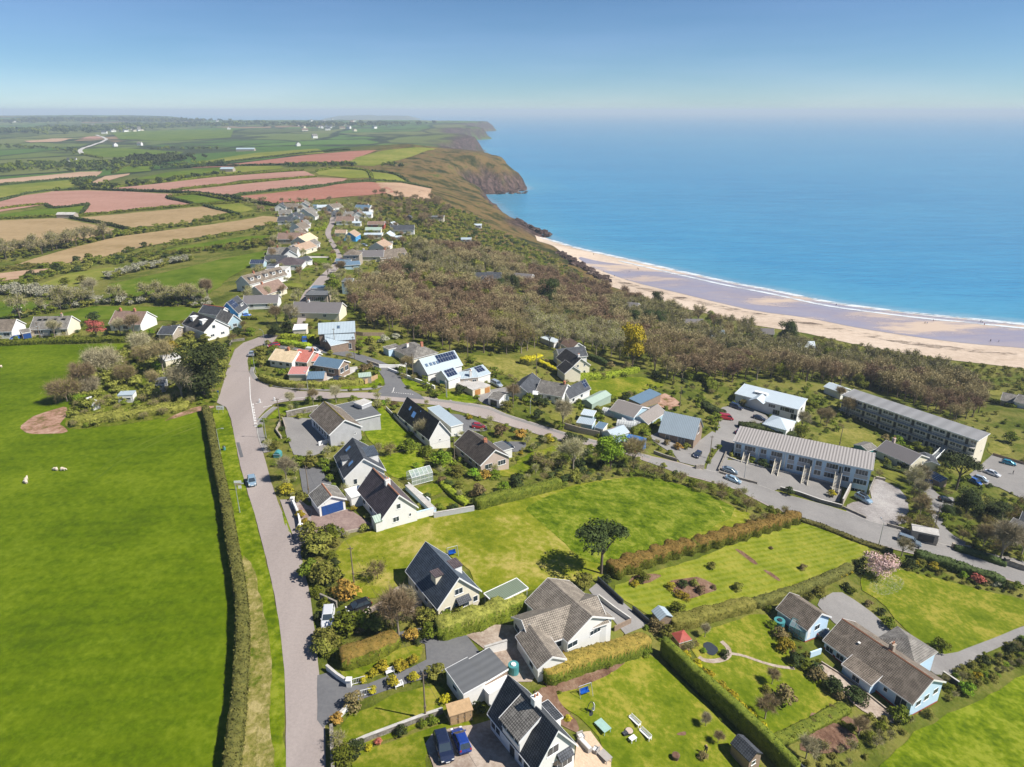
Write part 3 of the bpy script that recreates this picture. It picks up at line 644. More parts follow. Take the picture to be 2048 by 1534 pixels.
def hedge(pts,w_,h,leaf,label,c='',dens=9,size=.13,group=None,rough=.2,world=False,lumpy=0,name='hedge',cat='hedge',top=None,straight=False):
 q=[Vector(p) for p in pts] if world else [G(p,c).xy for p in pts]
 if not straight:q=chaikin(q,1,False)
 d0=q[0].length;sp=max(.6,d0*.006);q=resample(q,sp)
 rng=np.random.default_rng(abs(hash((round(q[0].x,1),len(q))))%10000)
 n=len(q);sec=[(-.5,0),(-.52,.5),(-.49,.9),(-.4,.99),(0,1.02),(.4,.99),(.49,.9),(.52,.5),(.5,0)];m_=len(sec)
 V=[]
 for i,p in enumerate(q):
  a=q[max(0,i-1)];b_=q[min(n-1,i+1)];d=(b_-a).normalized();nn_=Vector((-d.y,d.x));z0=hz(p.x,p.y)
  end=.75 if i in (0,n-1) else 1
  lw=1+lumpy*math.sin(i*sp*1.55);lh=1+lumpy*.35*math.sin(i*sp*1.55)+rough*noise.noise(Vector((p.x*.25,p.y*.25,1)))*1.6
  for (t_,z) in sec:
   j=1+rough*(rng.uniform(-.6,.6))
   V.append((p.x+nn_.x*t_*w_*j*lw*end,p.y+nn_.y*t_*w_*j*lw*end,z0-.1+z*h*lh*(1+rough*rng.uniform(-.3,.3))))
 F=[]
 for i in range(n-1):
  for j in range(m_-1):k=i*m_+j;F.append((k,k+1,k+m_+1));F.append((k,k+m_+1,k+m_))
 e0,e1=0,(n-1)*m_
 for j in range(1,m_-1):F.append((e0,e0+j+1,e0+j));F.append((e1,e1+j,e1+j+1))
 V=np.array(V);F=np.array(F)
 A=V[F];cr=np.cross(A[:,1]-A[:,0],A[:,2]-A[:,0]);ar=np.linalg.norm(cr,axis=1)/2;tot=ar.sum();cnt=int(min(60000,tot*dens))
 pk=rng.choice(len(F),cnt,p=ar/tot);u_=rng.uniform(0,1,(cnt,2));fl=u_.sum(1)>1;u_[fl]=1-u_[fl]
 T=A[pk];C=T[:,0]+(T[:,1]-T[:,0])*u_[:,:1]+(T[:,2]-T[:,0])*u_[:,1:]
 nrm=cr[pk]/(2*ar[pk][:,None]+1e-9);ctr=np.array([np.mean(V[:,0]),np.mean(V[:,1]),0]);nrm=np.where((nrm[:,2:]<0),-nrm,nrm)
 C+=rng.normal(0,.05*size/.13,C.shape);sz_=max(size,d0*.0013)
 lv,lf=leaf_arrays(C,nrm,sz_,.8,rng)
 V,F,M_=join((V,F,0),(lv,lf,0))
 mats=['leaf_'+leaf if 'leaf_'+leaf in MATS else leaf]
 if top:
  mats.append(top);zf=V[F[:len(F)-cnt]].mean(1);zt=np.concatenate([(zf[:,2]-np.array([hz(c_[0],c_[1]) for c_ in zf])>h*.78).astype(int),(C[:,2]-np.array([hz(c_[0],c_[1]) for c_ in C])>h*(.62+.2*RNG.uniform(-1,1,cnt))).astype(int)]);M_=zt
 loc=Vector((q[n//2].x,q[n//2].y,hz(*q[n//2])));V=V-np.array(loc)
 o=bpy.data.objects.new(name,fast_mesh(name,V,F,mats,M_));o.location=loc
 return tag(link(o),label,cat,group)
def wall(pts,w_,h,mat,label,c='',name='garden_wall',cat='wall',cap=None,group=None,pillars=()):
 q=resample([G(p,c).xy for p in pts],2.0);a,b_=offset_line(q,w_/2,-w_/2);loc=Vector((*q[0],hz(*q[0])))
 e=empty(name,loc,label,cat,group) if (cap or pillars) else None
 mb=MB();cp=MB()
 for i in range(len(q)-1):
  z0=[hz(*q[i]),hz(*q[i+1])]
  P=[(a[i],z0[0]),(a[i+1],z0[1]),(b_[i+1],z0[1]),(b_[i],z0[0])]
  lo=[Vector((p.x,p.y,z-.4)) for p,z in P];hi=[Vector((p.x,p.y,z+h)) for p,z in P]
  mb.face(hi);mb.face([lo[1],lo[0],hi[0],hi[1]]);mb.face([lo[3],lo[2],hi[2],hi[3]])
  if i==0:mb.face([lo[0],lo[3],hi[3],hi[0]])
  if i==len(q)-2:mb.face([lo[2],lo[1],hi[1],hi[2]])
  if cap:
   m_=[(p+p2)/2 for p,p2 in zip(hi,hi)];ctr=[(hi[0]+hi[3])/2,(hi[1]+hi[2])/2]
   g=[hi[0]+(hi[0]-ctr[0])*.25,hi[1]+(hi[1]-ctr[1])*.25,hi[2]+(hi[2]-ctr[1])*.25,hi[3]+(hi[3]-ctr[0])*.25]
   d=Vector((0,0,.07));g0=[x+Vector((0,0,.01)) for x in g];g1=[x+d for x in g]
   cp.face(g1);cp.face([g0[1],g0[0],g1[0],g1[1]]);cp.face([g0[3],g0[2],g1[2],g1[3]])
 if e is None:
  me=mb.mesh(name,[mat],loc);o=bpy.data.objects.new(name,me);o.location=loc;return tag(link(o),label,cat,group)
 o=bpy.data.objects.new('wall_body',mb.mesh('wall_body',[mat],loc));link(o,e)
 if cap:link(bpy.data.objects.new('coping',cp.mesh('coping',[cap],loc)),e)
 for f in pillars:
  p=q[int(f*(len(q)-1))];pb=MB();pb.cbox(p.x,p.y,hz(*p)-.3,w_*2.2,w_*2.2,h+.65);pb.cbox(p.x,p.y,hz(*p)+h+.36,w_*2.7,w_*2.7,.12)
  link(bpy.data.objects.new('gate_pillar',pb.mesh('gate_pillar',[mat],loc)),e)
 return e
 # ---------------------------------------------------------------- houses
class House:
 def __init__(s,label,c='',name='house',cat='house',group=None):s.c=c;s.root=None;s.a=(label,name,cat,group)
 def _root(s,p):
  s.root=empty(s.a[1],p,s.a[0],s.a[2],s.a[3]);s.loc=Vector(p)
 def add(s,name,mb,mats,parent=None,label=None):
  mats=[mats] if isinstance(mats,str) else mats
  o=link(bpy.data.objects.new(name,mb.mesh(name,mats,s.loc)),parent or s.root)
  if label:o['label']=label
  return o
 def frame(s,A,B,C,eave,W=None,L=None):
  A,B=px(s.c,A),px(s.c,B);zb=hz(*G(A).xy)
  for _ in range(6):
   a=atz(A,zb+eave);b_=atz(B,zb+eave)
   z2=hz(*((a+b_)/2).xy);zb=zb*.4+z2*.6
  a=atz(A,zb+eave);b_=atz(B,zb+eave);u=(b_-a).xy;L=L or u.length;u=u.normalized();v=Vector((-u.y,u.x))
  if C is None:W=W or 7;v=v if v.y>0 else -v
  else :
   c_=atz(px(s.c,C),zb+eave);d=(c_-a).xy
   if d.dot(v)<0:v=-v
   W=W or max(2,abs(d.dot(v)))
  return a.xy,u,L,v,W,zb
 def frame_c(s,cx,cy,ang,L,W):
  g=G((cx,cy),s.c);u=Vector((math.cos(R(ang)),math.sin(R(ang))));v=Vector((-u.y,u.x))
  if v.y>0:O=g.xy-u*L/2-v*W/2
  else :v=-v;O=g.xy-u*L/2-v*W/2
  return O,u,L,v,W,g.z
 def block(s,A=None,B=None,C=None,eave=2.6,rise=2.0,W=None,L=None,roof='gable',wall='white_wall',rm='slate',wins=(),trim='white_paint',at=None,oh=.3,plinth=None,ridge=None,gm=None,zb=None,th=.16,fr=None):
  if fr:O,u,L,v,W,z0=fr
  else :O,u,L,v,W,z0=s.frame_c(*at) if at else s.frame(A,B,C,eave,W,L)
  if zb is not None:z0=zb
  if s.root is None:c_=O+u*L/2+v*W/2;s._root((c_.x,c_.y,z0))
  s.O,s.u,s.L,s.v,s.W,s.z,s.e,s.rise,s.kind,s.oh,s.th=O,u,L,v,W,z0,eave,rise,roof,oh,th
  U=Vector((*u,0));V_=Vector((*v,0));O3=Vector((*O,z0));k=rise/(W/2)
  AVOID.append(np.array([tuple(O+u*p*L+v*q*W+(u*(p-.5)+v*(q-.5))*1.6) for p,q in ((0,0),(1,0),(1,1),(0,1))]))
  low=min(hz(*(O+u*L*p+v*W*q)) for p in (0,1) for q in (0,1))-z0-.5
  wm=MB();rf=MB();tr=MB()
  if roof=='gable':
   wm.prism([(0,low),(0,eave),(W/2,eave+rise),(W,eave),(W,low)],O3,U,L,V_,0,1 if gm else None)
   e2=eave-oh*k
   sec=[(-oh,e2+.02),(W/2,eave+rise+.02),(W+oh,e2+.02),(W+oh,e2+th),(W/2,eave+rise+th),(-oh,e2+th)]
   rf.prism(sec,O3-U*oh,U,L+2*oh,V_)
   if trim:
    for s0 in (-oh-.05,L+oh):
     tr.prism([(-oh-.03,e2-.14),(W/2,eave+rise-.14),(W+oh+.03,e2-.14),(W+oh+.03,e2+th+.03),(W/2,eave+rise+th+.03),(-oh-.03,e2+th+.03)],O3+U*s0,U,.05,V_)
    for t0 in (-oh-.07,W+oh):tr.box(O3+V_*t0-U*oh+Vector((0,0,e2-.06)),U*(L+2*oh),V_*.07,(0,0,.16))
   if ridge:
    rg=MB();rg.prism([(W/2-.16,eave+rise+th-.06),(W/2,eave+rise+th+.1),(W/2+.16,eave+rise+th-.06)],O3-U*oh,U,L+2*oh,V_)
  elif roof=='hip':
   wm.prism([(0,low),(0,eave),(W,eave),(W,low)],O3,U,L,V_)
   e2=eave-.02;hp=min(W/2,L/2-.1)
   c0=[O3+U*a_+V_*b_+Vector((0,0,e2)) for a_,b_ in ((-oh,-oh),(L+oh,-oh),(L+oh,W+oh),(-oh,W+oh))]
   r0=O3+U*hp+V_*W/2+Vector((0,0,eave+rise));r1=O3+U*(L-hp)+V_*W/2+Vector((0,0,eave+rise));ct=[p+Vector((0,0,.14)) for p in c0]
   sl_=math.hypot(W/2,rise)
   def fc(P,uvx):
    n_=(P[1]-P[0]).cross(P[2]-P[0])
    if n_.z<0:P=P[::-1];uvx=uvx[::-1]
    rf.face(P,uvx)
   fc([ct[0],ct[1],r1,r0],[(0,0),(L,0),(L-hp,sl_),(hp,sl_)]);fc([ct[2],ct[3],r0,r1],[(L,0),(0,0),(hp,sl_),(L-hp,sl_)])
   fc([ct[1],ct[2],r1],[(0,0),(W,0),(W/2,sl_)]);fc([ct[3],ct[0],r0],[(0,0),(W,0),(W/2,sl_)])
   for i in range(4):
    j=(i+1)%4;q=[c0[i],c0[j],ct[j],ct[i]];tr.face(q);rf.face([c0[i],c0[j],c0[(j+1)%4]]) if i==0 else None
   rf.face(c0)
  elif roof in ('flat','mono'):
   hi_=eave+(rise if roof=='mono' else 0)
   wm.prism([(0,low),(0,eave),(W,hi_),(W,low)],O3,U,L,V_);q=(hi_-eave)/W
   rf.prism([(-oh,eave-q*oh+.01),(W+oh,hi_+q*oh+.01),(W+oh,hi_+q*oh+th),(-oh,eave-q*oh+th)],O3-U*oh,U,L+2*oh,V_)
   if trim:
    for s0 in (-oh-.05,L+oh):tr.prism([(-oh,eave-q*oh-.1),(W+oh,hi_+q*oh-.1),(W+oh,hi_+q*oh+th+.03),(-oh,eave-q*oh+th+.03)],O3+U*s0,U,.05,V_)
    tr.box(O3+V_*(-oh-.05)-U*oh+Vector((0,0,eave-q*oh-.1)),U*(L+2*oh),V_*.05,(0,0,.13+th))
  s.wallo=s.add('wall',wm,[wall,gm or wall]);s.roofo=s.add('roof',rf,rm)
  if trim and tr.f:s.add('fascia',tr,trim,s.roofo)
  if ridge and roof=='gable':s.add('ridge_tiles',rg,ridge,s.roofo)
  if plinth:
   pb=MB();c4=[O,O+u*L,O+u*L+v*W,O+v*W]
   for i in range(4):
    p_,q_=c4[i],c4[(i+1)%4];dr_=(q_-p_).normalized();n_=Vector((dr_.y,-dr_.x));n_=n_ if n_.dot((p_+q_)/2-(O+u*L/2+v*W/2))>0 else -n_
    p_,q_=p_+n_*.025,q_+n_*.025;zp,zq=hz(*p_),hz(*q_);t_=.32
    pb.face([(*p_,zp-.3),(*q_,zq-.3),(*q_,zq+t_),(*p_,zp+t_)])
   s.add('plinth',pb,plinth)
  for w_ in wins:s.window(*w_)
  return s
 def side(s,sd):
  U=Vector((*s.u,0));V_=Vector((*s.v,0));O3=Vector((*s.O,s.z))
  return {'a':(O3,U,-V_,s.L),'b':(O3+V_*s.W,U,V_,s.L),'g':(O3,V_,-U,s.W),'h':(O3+U*s.L,V_,U,s.W)}[sd]
 def window(s,sd,f,z,w_,h,kind='window',mat='white_paint',parent=None,orig=None):
  o,d,n,l=orig or s.side(sd);c_=o+d*(f*l)+Vector((0,0,z))
  fr=MB();fr.box(c_-d*(w_/2)-n*.05-Vector((0,0,h/2)),d*w_,n*.09,(0,0,h))
  if kind=='window':fr.box(c_-d*(w_/2+.08)-n*.02-Vector((0,0,h/2+.07)),d*(w_+.16),n*.12,(0,0,.07))
  fo=s.add(kind,fr,mat,parent)
  if kind in ('window','patio_door','door_glazed'):
   pn=MB();k=max(1,round(w_/.85));m_=.07;pw=(w_-m_*(k+1))/k
   for i in range(k):pn.box(c_-d*(w_/2-m_-i*(pw+m_))+n*.04-Vector((0,0,h/2-m_)),d*pw,n*.014,(0,0,h-2*m_))
   if parent is None:s.add('pane',pn,'glass',fo)
   else :s.add('pane',pn,'glass',parent)
  elif kind=='garage_door':
   pn=MB()
   for i in range(4):pn.box(c_-d*(w_/2-.1)+n*.04+Vector((0,0,-h/2+.06+i*(h-.1)/4)),d*(w_-.2),n*.02,(0,0,(h-.1)/4-.05))
   s.add('door_panel',pn,mat,fo)
  elif kind=='door':
   hb=MB();hb.box(c_+d*(w_*.32)+n*.04,d*.05,n*.06,(0,0,.14));s.add('handle',hb,'galvanised',fo)
  return fo
 def rp(s,fs,ft):
  """point on the roof: fs along ridge 0..1, ft across 0..1 (0 = side a eave, 1 = side b eave)"""
  t_=ft*s.W
  if s.kind=='gable' or s.kind=='hip':z=s.e+s.rise*(1-abs(t_-s.W/2)/(s.W/2))
  elif s.kind=='mono':z=s.e+s.rise*ft
  else :z=s.e
  p=s.O+s.u*(fs*s.L)+s.v*t_;return Vector((p.x,p.y,s.z+z+s.th))
 def chimney(s,fs,ft,w_=.6,d=.9,h=1.2,mat='brick',pots=2):
  p=s.rp(fs,ft);mb=MB();U=Vector((*s.u,0));V_=Vector((*s.v,0));top=s.z+s.e+s.rise+h
  o=Vector((p.x,p.y,p.z-1.0))-U*w_/2-V_*d/2;mb.box(o,U*w_,V_*d,(0,0,top-o.z))
  o2=Vector((p.x,p.y,top))-U*(w_/2+.06)-V_*(d/2+.06);mb.box(o2,U*(w_+.12),V_*(d+.12),(0,0,.12))
  for i in range(pots):
   q=Vector((p.x,p.y,top+.1))+V_*(i-(pots-1)/2)*.42;mb.cyl(q,q+Vector((0,0,.42)),.13,.1,8,1)
  return s.add('chimney',mb,[mat,'terracotta'],s.roofo)
 def panel(s,sd,f0,f1,g0,g1,name='solar_panel',mat='solar',up=.07):
  """rectangle lying on slope sd ('a'/'b'), f along ridge, g from eave 0 to ridge 1"""
  top=.5 if s.kind in ('gable','hip') else 1
  def q(f,g):return s.rp(f,g*top if sd=='a' else 1-g*top)
  a,b_,c_=q(f0,g0),q(f1,g0),q(f0,g1);n=(b_-a).cross(c_-a).normalized();n=n if n.z>0 else -n
  mb=MB();mb.box(a+n*.03,b_-a,c_-a,n*up)
  return s.add(name,mb,mat,s.roofo)
 def skylight(s,sd,f,g,w_=.8,h=1.1):
  sl_=math.hypot(s.W/2,s.rise);df=w_/s.L/2;dg=h/sl_/2
  fr=s.panel(sd,f-df*1.15,f+df*1.15,g-dg*1.15,g+dg*1.15,'skylight','dark_paint',.05)
  return s.panel(sd,f-df,f+df,g-dg,g+dg,'skylight_pane','skylight_glass',.075)
 def dormer(s,sd,f,w_=1.8,g=.3,hh=1.5,rm='slate',wall='white_wall',win=True,flat=True,depth=None):
  U=Vector((*s.u,0));V_=Vector((*s.v,0));inn=V_ if sd=='a' else -V_
  p=s.rp(f,g/2 if sd=='a' else 1-g/2);base=p-Vector((0,0,.5));dp=depth or (hh/(s.rise/(s.W/2))+.2)
  dp=min(dp,s.W/2*(1-g))
  wm=MB();wm.box(base-U*w_/2,U*w_,inn*dp,(0,0,hh+.5));do=s.add('dormer',wm,wall)
  rf=MB();rf.box(base-U*(w_/2+.15)-inn*.15+Vector((0,0,hh+.505)),U*(w_+.3),inn*(dp+.15),(0,0,.12));s.add('dormer_roof',rf,rm,do)
  if win:s.window(sd,0,0,w_*.7,hh*.62,orig=(base+Vector((0,0,.5+hh*.55)),U,-inn,0),parent=do)
  return do
 def porch(s,sd,f,w_=2,d=1.4,h=2.3,rm='slate',wall='white_wall'):
  o,dd,n,l=s.side(sd);p=o+dd*(f*l);wm=MB();wm.box(p-dd*w_/2+n*.01-Vector((0,0,.4)),dd*w_,n*d,(0,0,h+.4));a=s.add('porch',wm,wall)
  rf=MB();rf.prism([(-w_/2-.2,h),(0,h+.8),(w_/2+.2,h),(w_/2+.2,h+.12),(0,h+.92),(-w_/2-.2,h+.12)],p+n*.02,n,d+.2,dd);s.add('porch_roof',rf,rm,a)
  s.window(sd,0,0,w_*.5,1.9,kind='door',orig=(p+n*d+Vector((0,0,1.0)),dd,n,0),parent=None)
  # ---------------------------------------------------------------- vehicles
def car_meshes(kind):
 """profile stations along x (nose at +x): lower hull, glasshouse, roof"""
 if kind=='hatch':L,Wd,Hh=4.1,1.76,1.48;hull=[(-2.05,.5,.62,.55),(-2.0,.35,.95,.82),(-1.6,.2,1.0,.88),(-.6,.2,.98,.88),(.7,.2,.95,.88),(1.5,.2,.82,.86),(1.95,.3,.66,.76),(2.05,.4,.55,.6)];gb=(-1.95,1.15);gt=(-1.45,.3)
 elif kind=='suv':L,Wd,Hh=4.6,1.9,1.72;hull=[(-2.3,.5,.7,.66),(-2.25,.4,1.08,.86),(-1.8,.28,1.12,.94),(0,.28,1.1,.95),(1.0,.28,1.08,.94),(1.8,.28,1.0,.9),(2.2,.35,.8,.8),(2.3,.45,.6,.66)];gb=(-2.2,1.15);gt=(-1.95,.45)
 elif kind=='pickup':L,Wd,Hh=5.3,1.86,1.78;hull=[(-2.65,.5,.75,.8),(-2.6,.4,1.08,.9),(-1.8,.3,1.12,.93),(0,.3,1.12,.93),(1.1,.3,1.1,.93),(2.2,.3,1.02,.9),(2.55,.4,.8,.82),(2.65,.5,.62,.7)];gb=(-2.55,1.3);gt=(-2.45,.6)
 elif kind=='van':L,Wd,Hh=4.9,1.9,1.95;hull=[(-2.45,.5,.8,.85),(-2.42,.35,1.2,.93),(-1.8,.28,1.22,.95),(0,.28,1.2,.95),(1.3,.28,1.15,.94),(2.0,.28,1.0,.9),(2.35,.35,.8,.84),(2.45,.45,.6,.7)];gb=(-2.4,1.75);gt=(-2.36,1.0)
 else :L,Wd,Hh=4.5,1.8,1.45;hull=[(-2.25,.5,.65,.6),(-2.2,.35,.95,.8),(-1.7,.2,1.0,.88),(-.6,.2,.96,.9),(.8,.2,.93,.9),(1.7,.2,.82,.86),(2.15,.3,.66,.76),(2.25,.4,.55,.6)];gb=(-1.85,1.2);gt=(-1.15,.25)
 b_=MB();rings=[]
 for x,z0,z1,hw in hull:
  hw=hw*Wd/1.8;rings.append([Vector((x,-hw*.9,z0)),Vector((x,-hw,z0+.12)),Vector((x,-hw,z1-.18)),Vector((x,-hw*.88,z1)),Vector((x,hw*.88,z1)),Vector((x,hw,z1-.18)),Vector((x,hw,z0+.12)),Vector((x,hw*.9,z0))])
 for r0,r1 in zip(rings,rings[1:]):
  for i in range(8):j=(i+1)%8;b_.face([r0[i],r0[j],r1[j],r1[i]][::-1])
 b_.face(rings[0]);b_.face(rings[-1][::-1])
 zb=.94 if kind in ('hatch','saloon') else 1.08;hb,ht=Wd*.44,Wd*.35
 if kind in ('van',):ht=Wd*.41;zb=1.15
 if kind in ('suv','pickup'):ht=Wd*.38
 g=MB();B4=[Vector((gb[0],-hb,zb)),Vector((gb[1],-hb,zb-.02)),Vector((gb[1],hb,zb-.02)),Vector((gb[0],hb,zb))]
 zt=Hh-.05;T4=[Vector((gt[0],-ht,zt)),Vector((gt[1],-ht,zt)),Vector((gt[1],ht,zt)),Vector((gt[0],ht,zt))]
 for i in range(4):j=(i+1)%4;g.face([B4[i],B4[j],T4[j],T4[i]])
 # roof panel and pillars stay with the painted body
 e=.03;R4=[T4[0]+Vector((-e,-e,0)),T4[1]+Vector((e,-e,0)),T4[2]+Vector((e,e,0)),T4[3]+Vector((-e,e,0))];M4=[p*1+Vector(((-1 if i in (1,2) else 1)*.15,(1 if i<2 else -1)*.12,.07)) for i,p in enumerate(R4)]
 for i in range(4):j=(i+1)%4;b_.face([R4[i],R4[j],M4[j],M4[i]])
 b_.face(M4)
 for i in range(4):b_.cyl(B4[i],T4[i],.06,.05,5)
 for sy in (-1,1):
  for q in ((.42,) if kind not in ('suv','pickup','van') else (.3,.62)):
   x0=gb[0]+(gb[1]-gb[0])*q;x1=gt[0]+(gt[1]-gt[0])*q;b_.cyl((x0,sy*(hb+.01),zb),(x1,sy*(ht+.01),zt),.05,.045,5)
  b_.cbox(gb[1]-.25,sy*(hb+.1),zb+.02,.12,.2,.13)
 if kind in ('van',):
  for sy in (-1,1):b_.box((-2.38,sy*(hb-.005),zb),(2.3,0,0),(0,sy*.03,0),(0,-sy*(hb-ht)*.9,zt-zb))
 wh=MB();rw=.33 if kind in ('hatch','saloon') else .38
 wheels=[]
 for x in (-L*.31,L*.31):
  for sy in (-1,1):
   m1=MB();m1.cyl((x,sy*(Wd/2-.2),rw),(x,sy*(Wd/2+.01),rw),rw,rw,14);m1.cyl((x,sy*(Wd/2+.005),rw),(x,sy*(Wd/2+.03),rw),rw*.62,rw*.55,10,1);wheels.append(m1)
 hl=[]
 for sy in (-1,1):m1=MB();m1.cbox(L/2-.14,sy*(Wd*.34),.62,.22,.32,.14);hl.append(m1)
 tl=[]
 for sy in (-1,1):m1=MB();m1.cbox(-L/2+.06,sy*(Wd*.38),.78,.1,.22,.2);tl.append(m1)
 np_=MB();np_.cbox(L/2+.0,0,.42,.04,.5,.12)
 return b_,g,wheels,hl,tl,np_
CM={}
plain('lamp_red',(.35,.01,.01),.3);plain('lamp_clear',(.7,.7,.68),.2)
def car(p,q,kind,colour,label,c='',group=None,name='parked_car',cat='car',extra=None):
 """p = ground pixel of the car's middle, q = pixel further along its nose direction"""
 key=(kind,colour)
 if kind not in CM:
  b_,g,wh,hl,tl,np_=car_meshes(kind)
  CM[kind]=(b_.mesh('body',['car_blue']),g.mesh('car_window',['glass']),[w_.mesh('wheel',['rubber','galvanised']) for w_ in wh],[h.mesh('headlight',['lamp_clear']) for h in hl],[h.mesh('tail_light',['lamp_red']) for h in tl],
np_.mesh('number_plate',['white_paint']))
 M_=CM[kind]
 if key not in CM:bm_=M_[0].copy();bm_.materials[0]=MATS[colour];CM[key]=bm_
 a,b_=G(p,c),G(q,c);d=(b_-a);yaw=math.atan2(d.y,d.x)
 e=empty(name,a,label,cat,group)
 X=Vector((math.cos(yaw),math.sin(yaw),0));f_,k_=a.xy+X.xy*1.3,a.xy-X.xy*1.3;X=Vector((f_.x-k_.x,f_.y-k_.y,hz(*f_)-hz(*k_))).normalized()
 Y0=Vector((-X.y,X.x,0));l_,r_=a.xy+Y0.xy*.8,a.xy-Y0.xy*.8;Y=Vector((l_.x-r_.x,l_.y-r_.y,hz(*l_)-hz(*r_))).normalized();Z=X.cross(Y).normalized();Y=Z.cross(X)
 e.rotation_euler=Matrix((X,Y,Z)).transposed().to_euler();e.location=(a.x,a.y,a.z+.12)
 link(bpy.data.objects.new('body',CM[key]),e);link(bpy.data.objects.new('car_window',M_[1]),e)
 for w_ in M_[2]:link(bpy.data.objects.new('wheel',w_),e)
 for w_ in M_[3]:link(bpy.data.objects.new('headlight',w_),e)
 for w_ in M_[4]:link(bpy.data.objects.new('tail_light',w_),e)
 link(bpy.data.objects.new('number_plate',M_[5]),e)
 if extra:
  mb=MB();extra(mb);link(bpy.data.objects.new('roof_box',mb.mesh('roof_box',['dark_paint'])),e)
 AVOID.append(np.array([tuple(a.xy+Vector((math.cos(yaw+o_),math.sin(yaw+o_)))*2.8) for o_ in (.5,2.64,3.64,5.78)]))
 return e
 # ---------------------------------------------------------------- street furniture
def pole(p,h,label,c='',arm=True,name='telephone_pole',cat='pole',mat='pole_wood',r=.13,group='wooden telephone poles'):
 g=G(p,c);e=empty(name,g,label,cat,group)
 mb=MB();mb.cyl((0,0,-.5),(0,0,h),r,r*.7,8);link(bpy.data.objects.new('pole_shaft',mb.mesh('pole_shaft',[mat])),e)
 if arm:
  a=MB();a.cbox(0,0,h-.5,.9,.1,.12);a.cbox(-.4,0,h-.38,.07,.07,.16);a.cbox(.4,0,h-.38,.07,.07,.16);a.cbox(0,.0,h*.25,.3,.34,.4);link(bpy.data.objects.new('crossarm',a.mesh('crossarm',[mat])),e)
 return e,Vector((g.x,g.y,g.z+h-.3))
def lamp(p,h,ang,label,c='',mat='galvanised'):
 g=G(p,c);e=empty('street_lamp',g,label,'street lamp','grey street lamps');e.rotation_euler=(0,0,R(ang))
 mb=MB();mb.cyl((0,0,-.3),(0,0,1.4),.11,.11,8);mb.cyl((0,0,1.4),(0,0,h),.075,.05,8);mb.cyl((0,0,h),(1.2,0,h+.25),.045,.04,6);link(bpy.data.objects.new('lamp_post',mb.mesh('lamp_post',[mat])),e)
 a=MB();a.prism([(-.13,0),(.13,0),(.09,.14),(-.09,.14)],(1.1,0,h+.2),(1,0,0),.6,(0,1,0));link(bpy.data.objects.new('lamp_head',a.mesh('lamp_head',[mat])),e);return e
def wire(a,b_,label,sag=.7):
 pts=[a.lerp(b_,t_)-Vector((0,0,sag*4*t_*(1-t_))) for t_ in np.linspace(0,1,14)]
 mb=MB()
 for p,q in zip(pts,pts[1:]):mb.cyl(p-a,q-a,.018,.018,3)
 o=bpy.data.objects.new('overhead_wire',mb.mesh('overhead_wire',['dark_paint']));o.location=a;tag(link(o),label,'wire','overhead telephone wires')
def skin_obj(name,pts,edges,radii,mat,root=0):
 me=bpy.data.meshes.new(name);me.from_pydata(pts,edges,[]);me.materials.append(MATS[mat])
 o=bpy.data.objects.new(name,me);S.collection.objects.link(o);md=o.modifiers.new('skin','SKIN')
 for i,r in enumerate(radii):me.skin_vertices[0].data[i].radius=(r,r) if not isinstance(r,tuple) else r
 me.skin_vertices[0].data[root].use_root=True
 o.modifiers.new('sub','SUBSURF').levels=1
 dg=bpy.context.evaluated_depsgraph_get();m2=bpy.data.meshes.new_from_object(o.evaluated_get(dg));m2.name=name;bpy.data.objects.remove(o);return m2
PM={}
def person(p,yaw,coat,label,c='',group=None,step=.12):
 if 'body' not in PM:
  P=[(0,0,.95),(0,0,1.18),(0,0,1.42),(0,0,1.53),(0,.02,1.62),(0,.02,1.74),(.19,0,1.42),(.27,-.03,1.15),(.27,.08,.9),(.27,.13,.8),(-.19,0,1.42),(-.27,.02,1.15),(-.26,.06,.9),(-.26,.1,.8),
(.1,0,.92),(.11,.1,.5),(.11,.02,.09),(.11,.16,.05),(-.1,0,.92),(-.11,-.03,.5),(-.11,-.2,.1),(-.11,-.06,.05)]
  E_=[(0,1),(1,2),(2,3),(3,4),(4,5),(2,6),(6,7),(7,8),(8,9),(2,10),(10,11),(11,12),(12,13),(0,14),(14,15),(15,16),(16,17),(0,18),(18,19),(19,20),(20,21)]
  Rr=[(.15,.11),(.15,.11),(.16,.1),.055,.09,.1,.07,.05,.04,.035,.07,.05,.04,.035,.095,.065,.045,.04,.095,.065,.045,.04]
  PM['body']=skin_obj('body',P,E_,Rr,'skin')
 key=coat
 if key not in PM:
  me=PM['body'].copy();me.materials.clear()
  for x in ('skin',coat,'cloth_dark'):me.materials.append(MATS[x])
  for f in me.polygons:z=f.center.z;f.material_index=0 if z>1.5 or (abs(f.center.x)>.2 and z<.88) else (1 if z>.95 else 2)
  PM[key]=me
 g=G(p,c);o=bpy.data.objects.new('person',PM[key]);o.location=g+Vector((0,0,.03));o.rotation_euler=(0,0,yaw);return tag(link(o),label,'person',group)
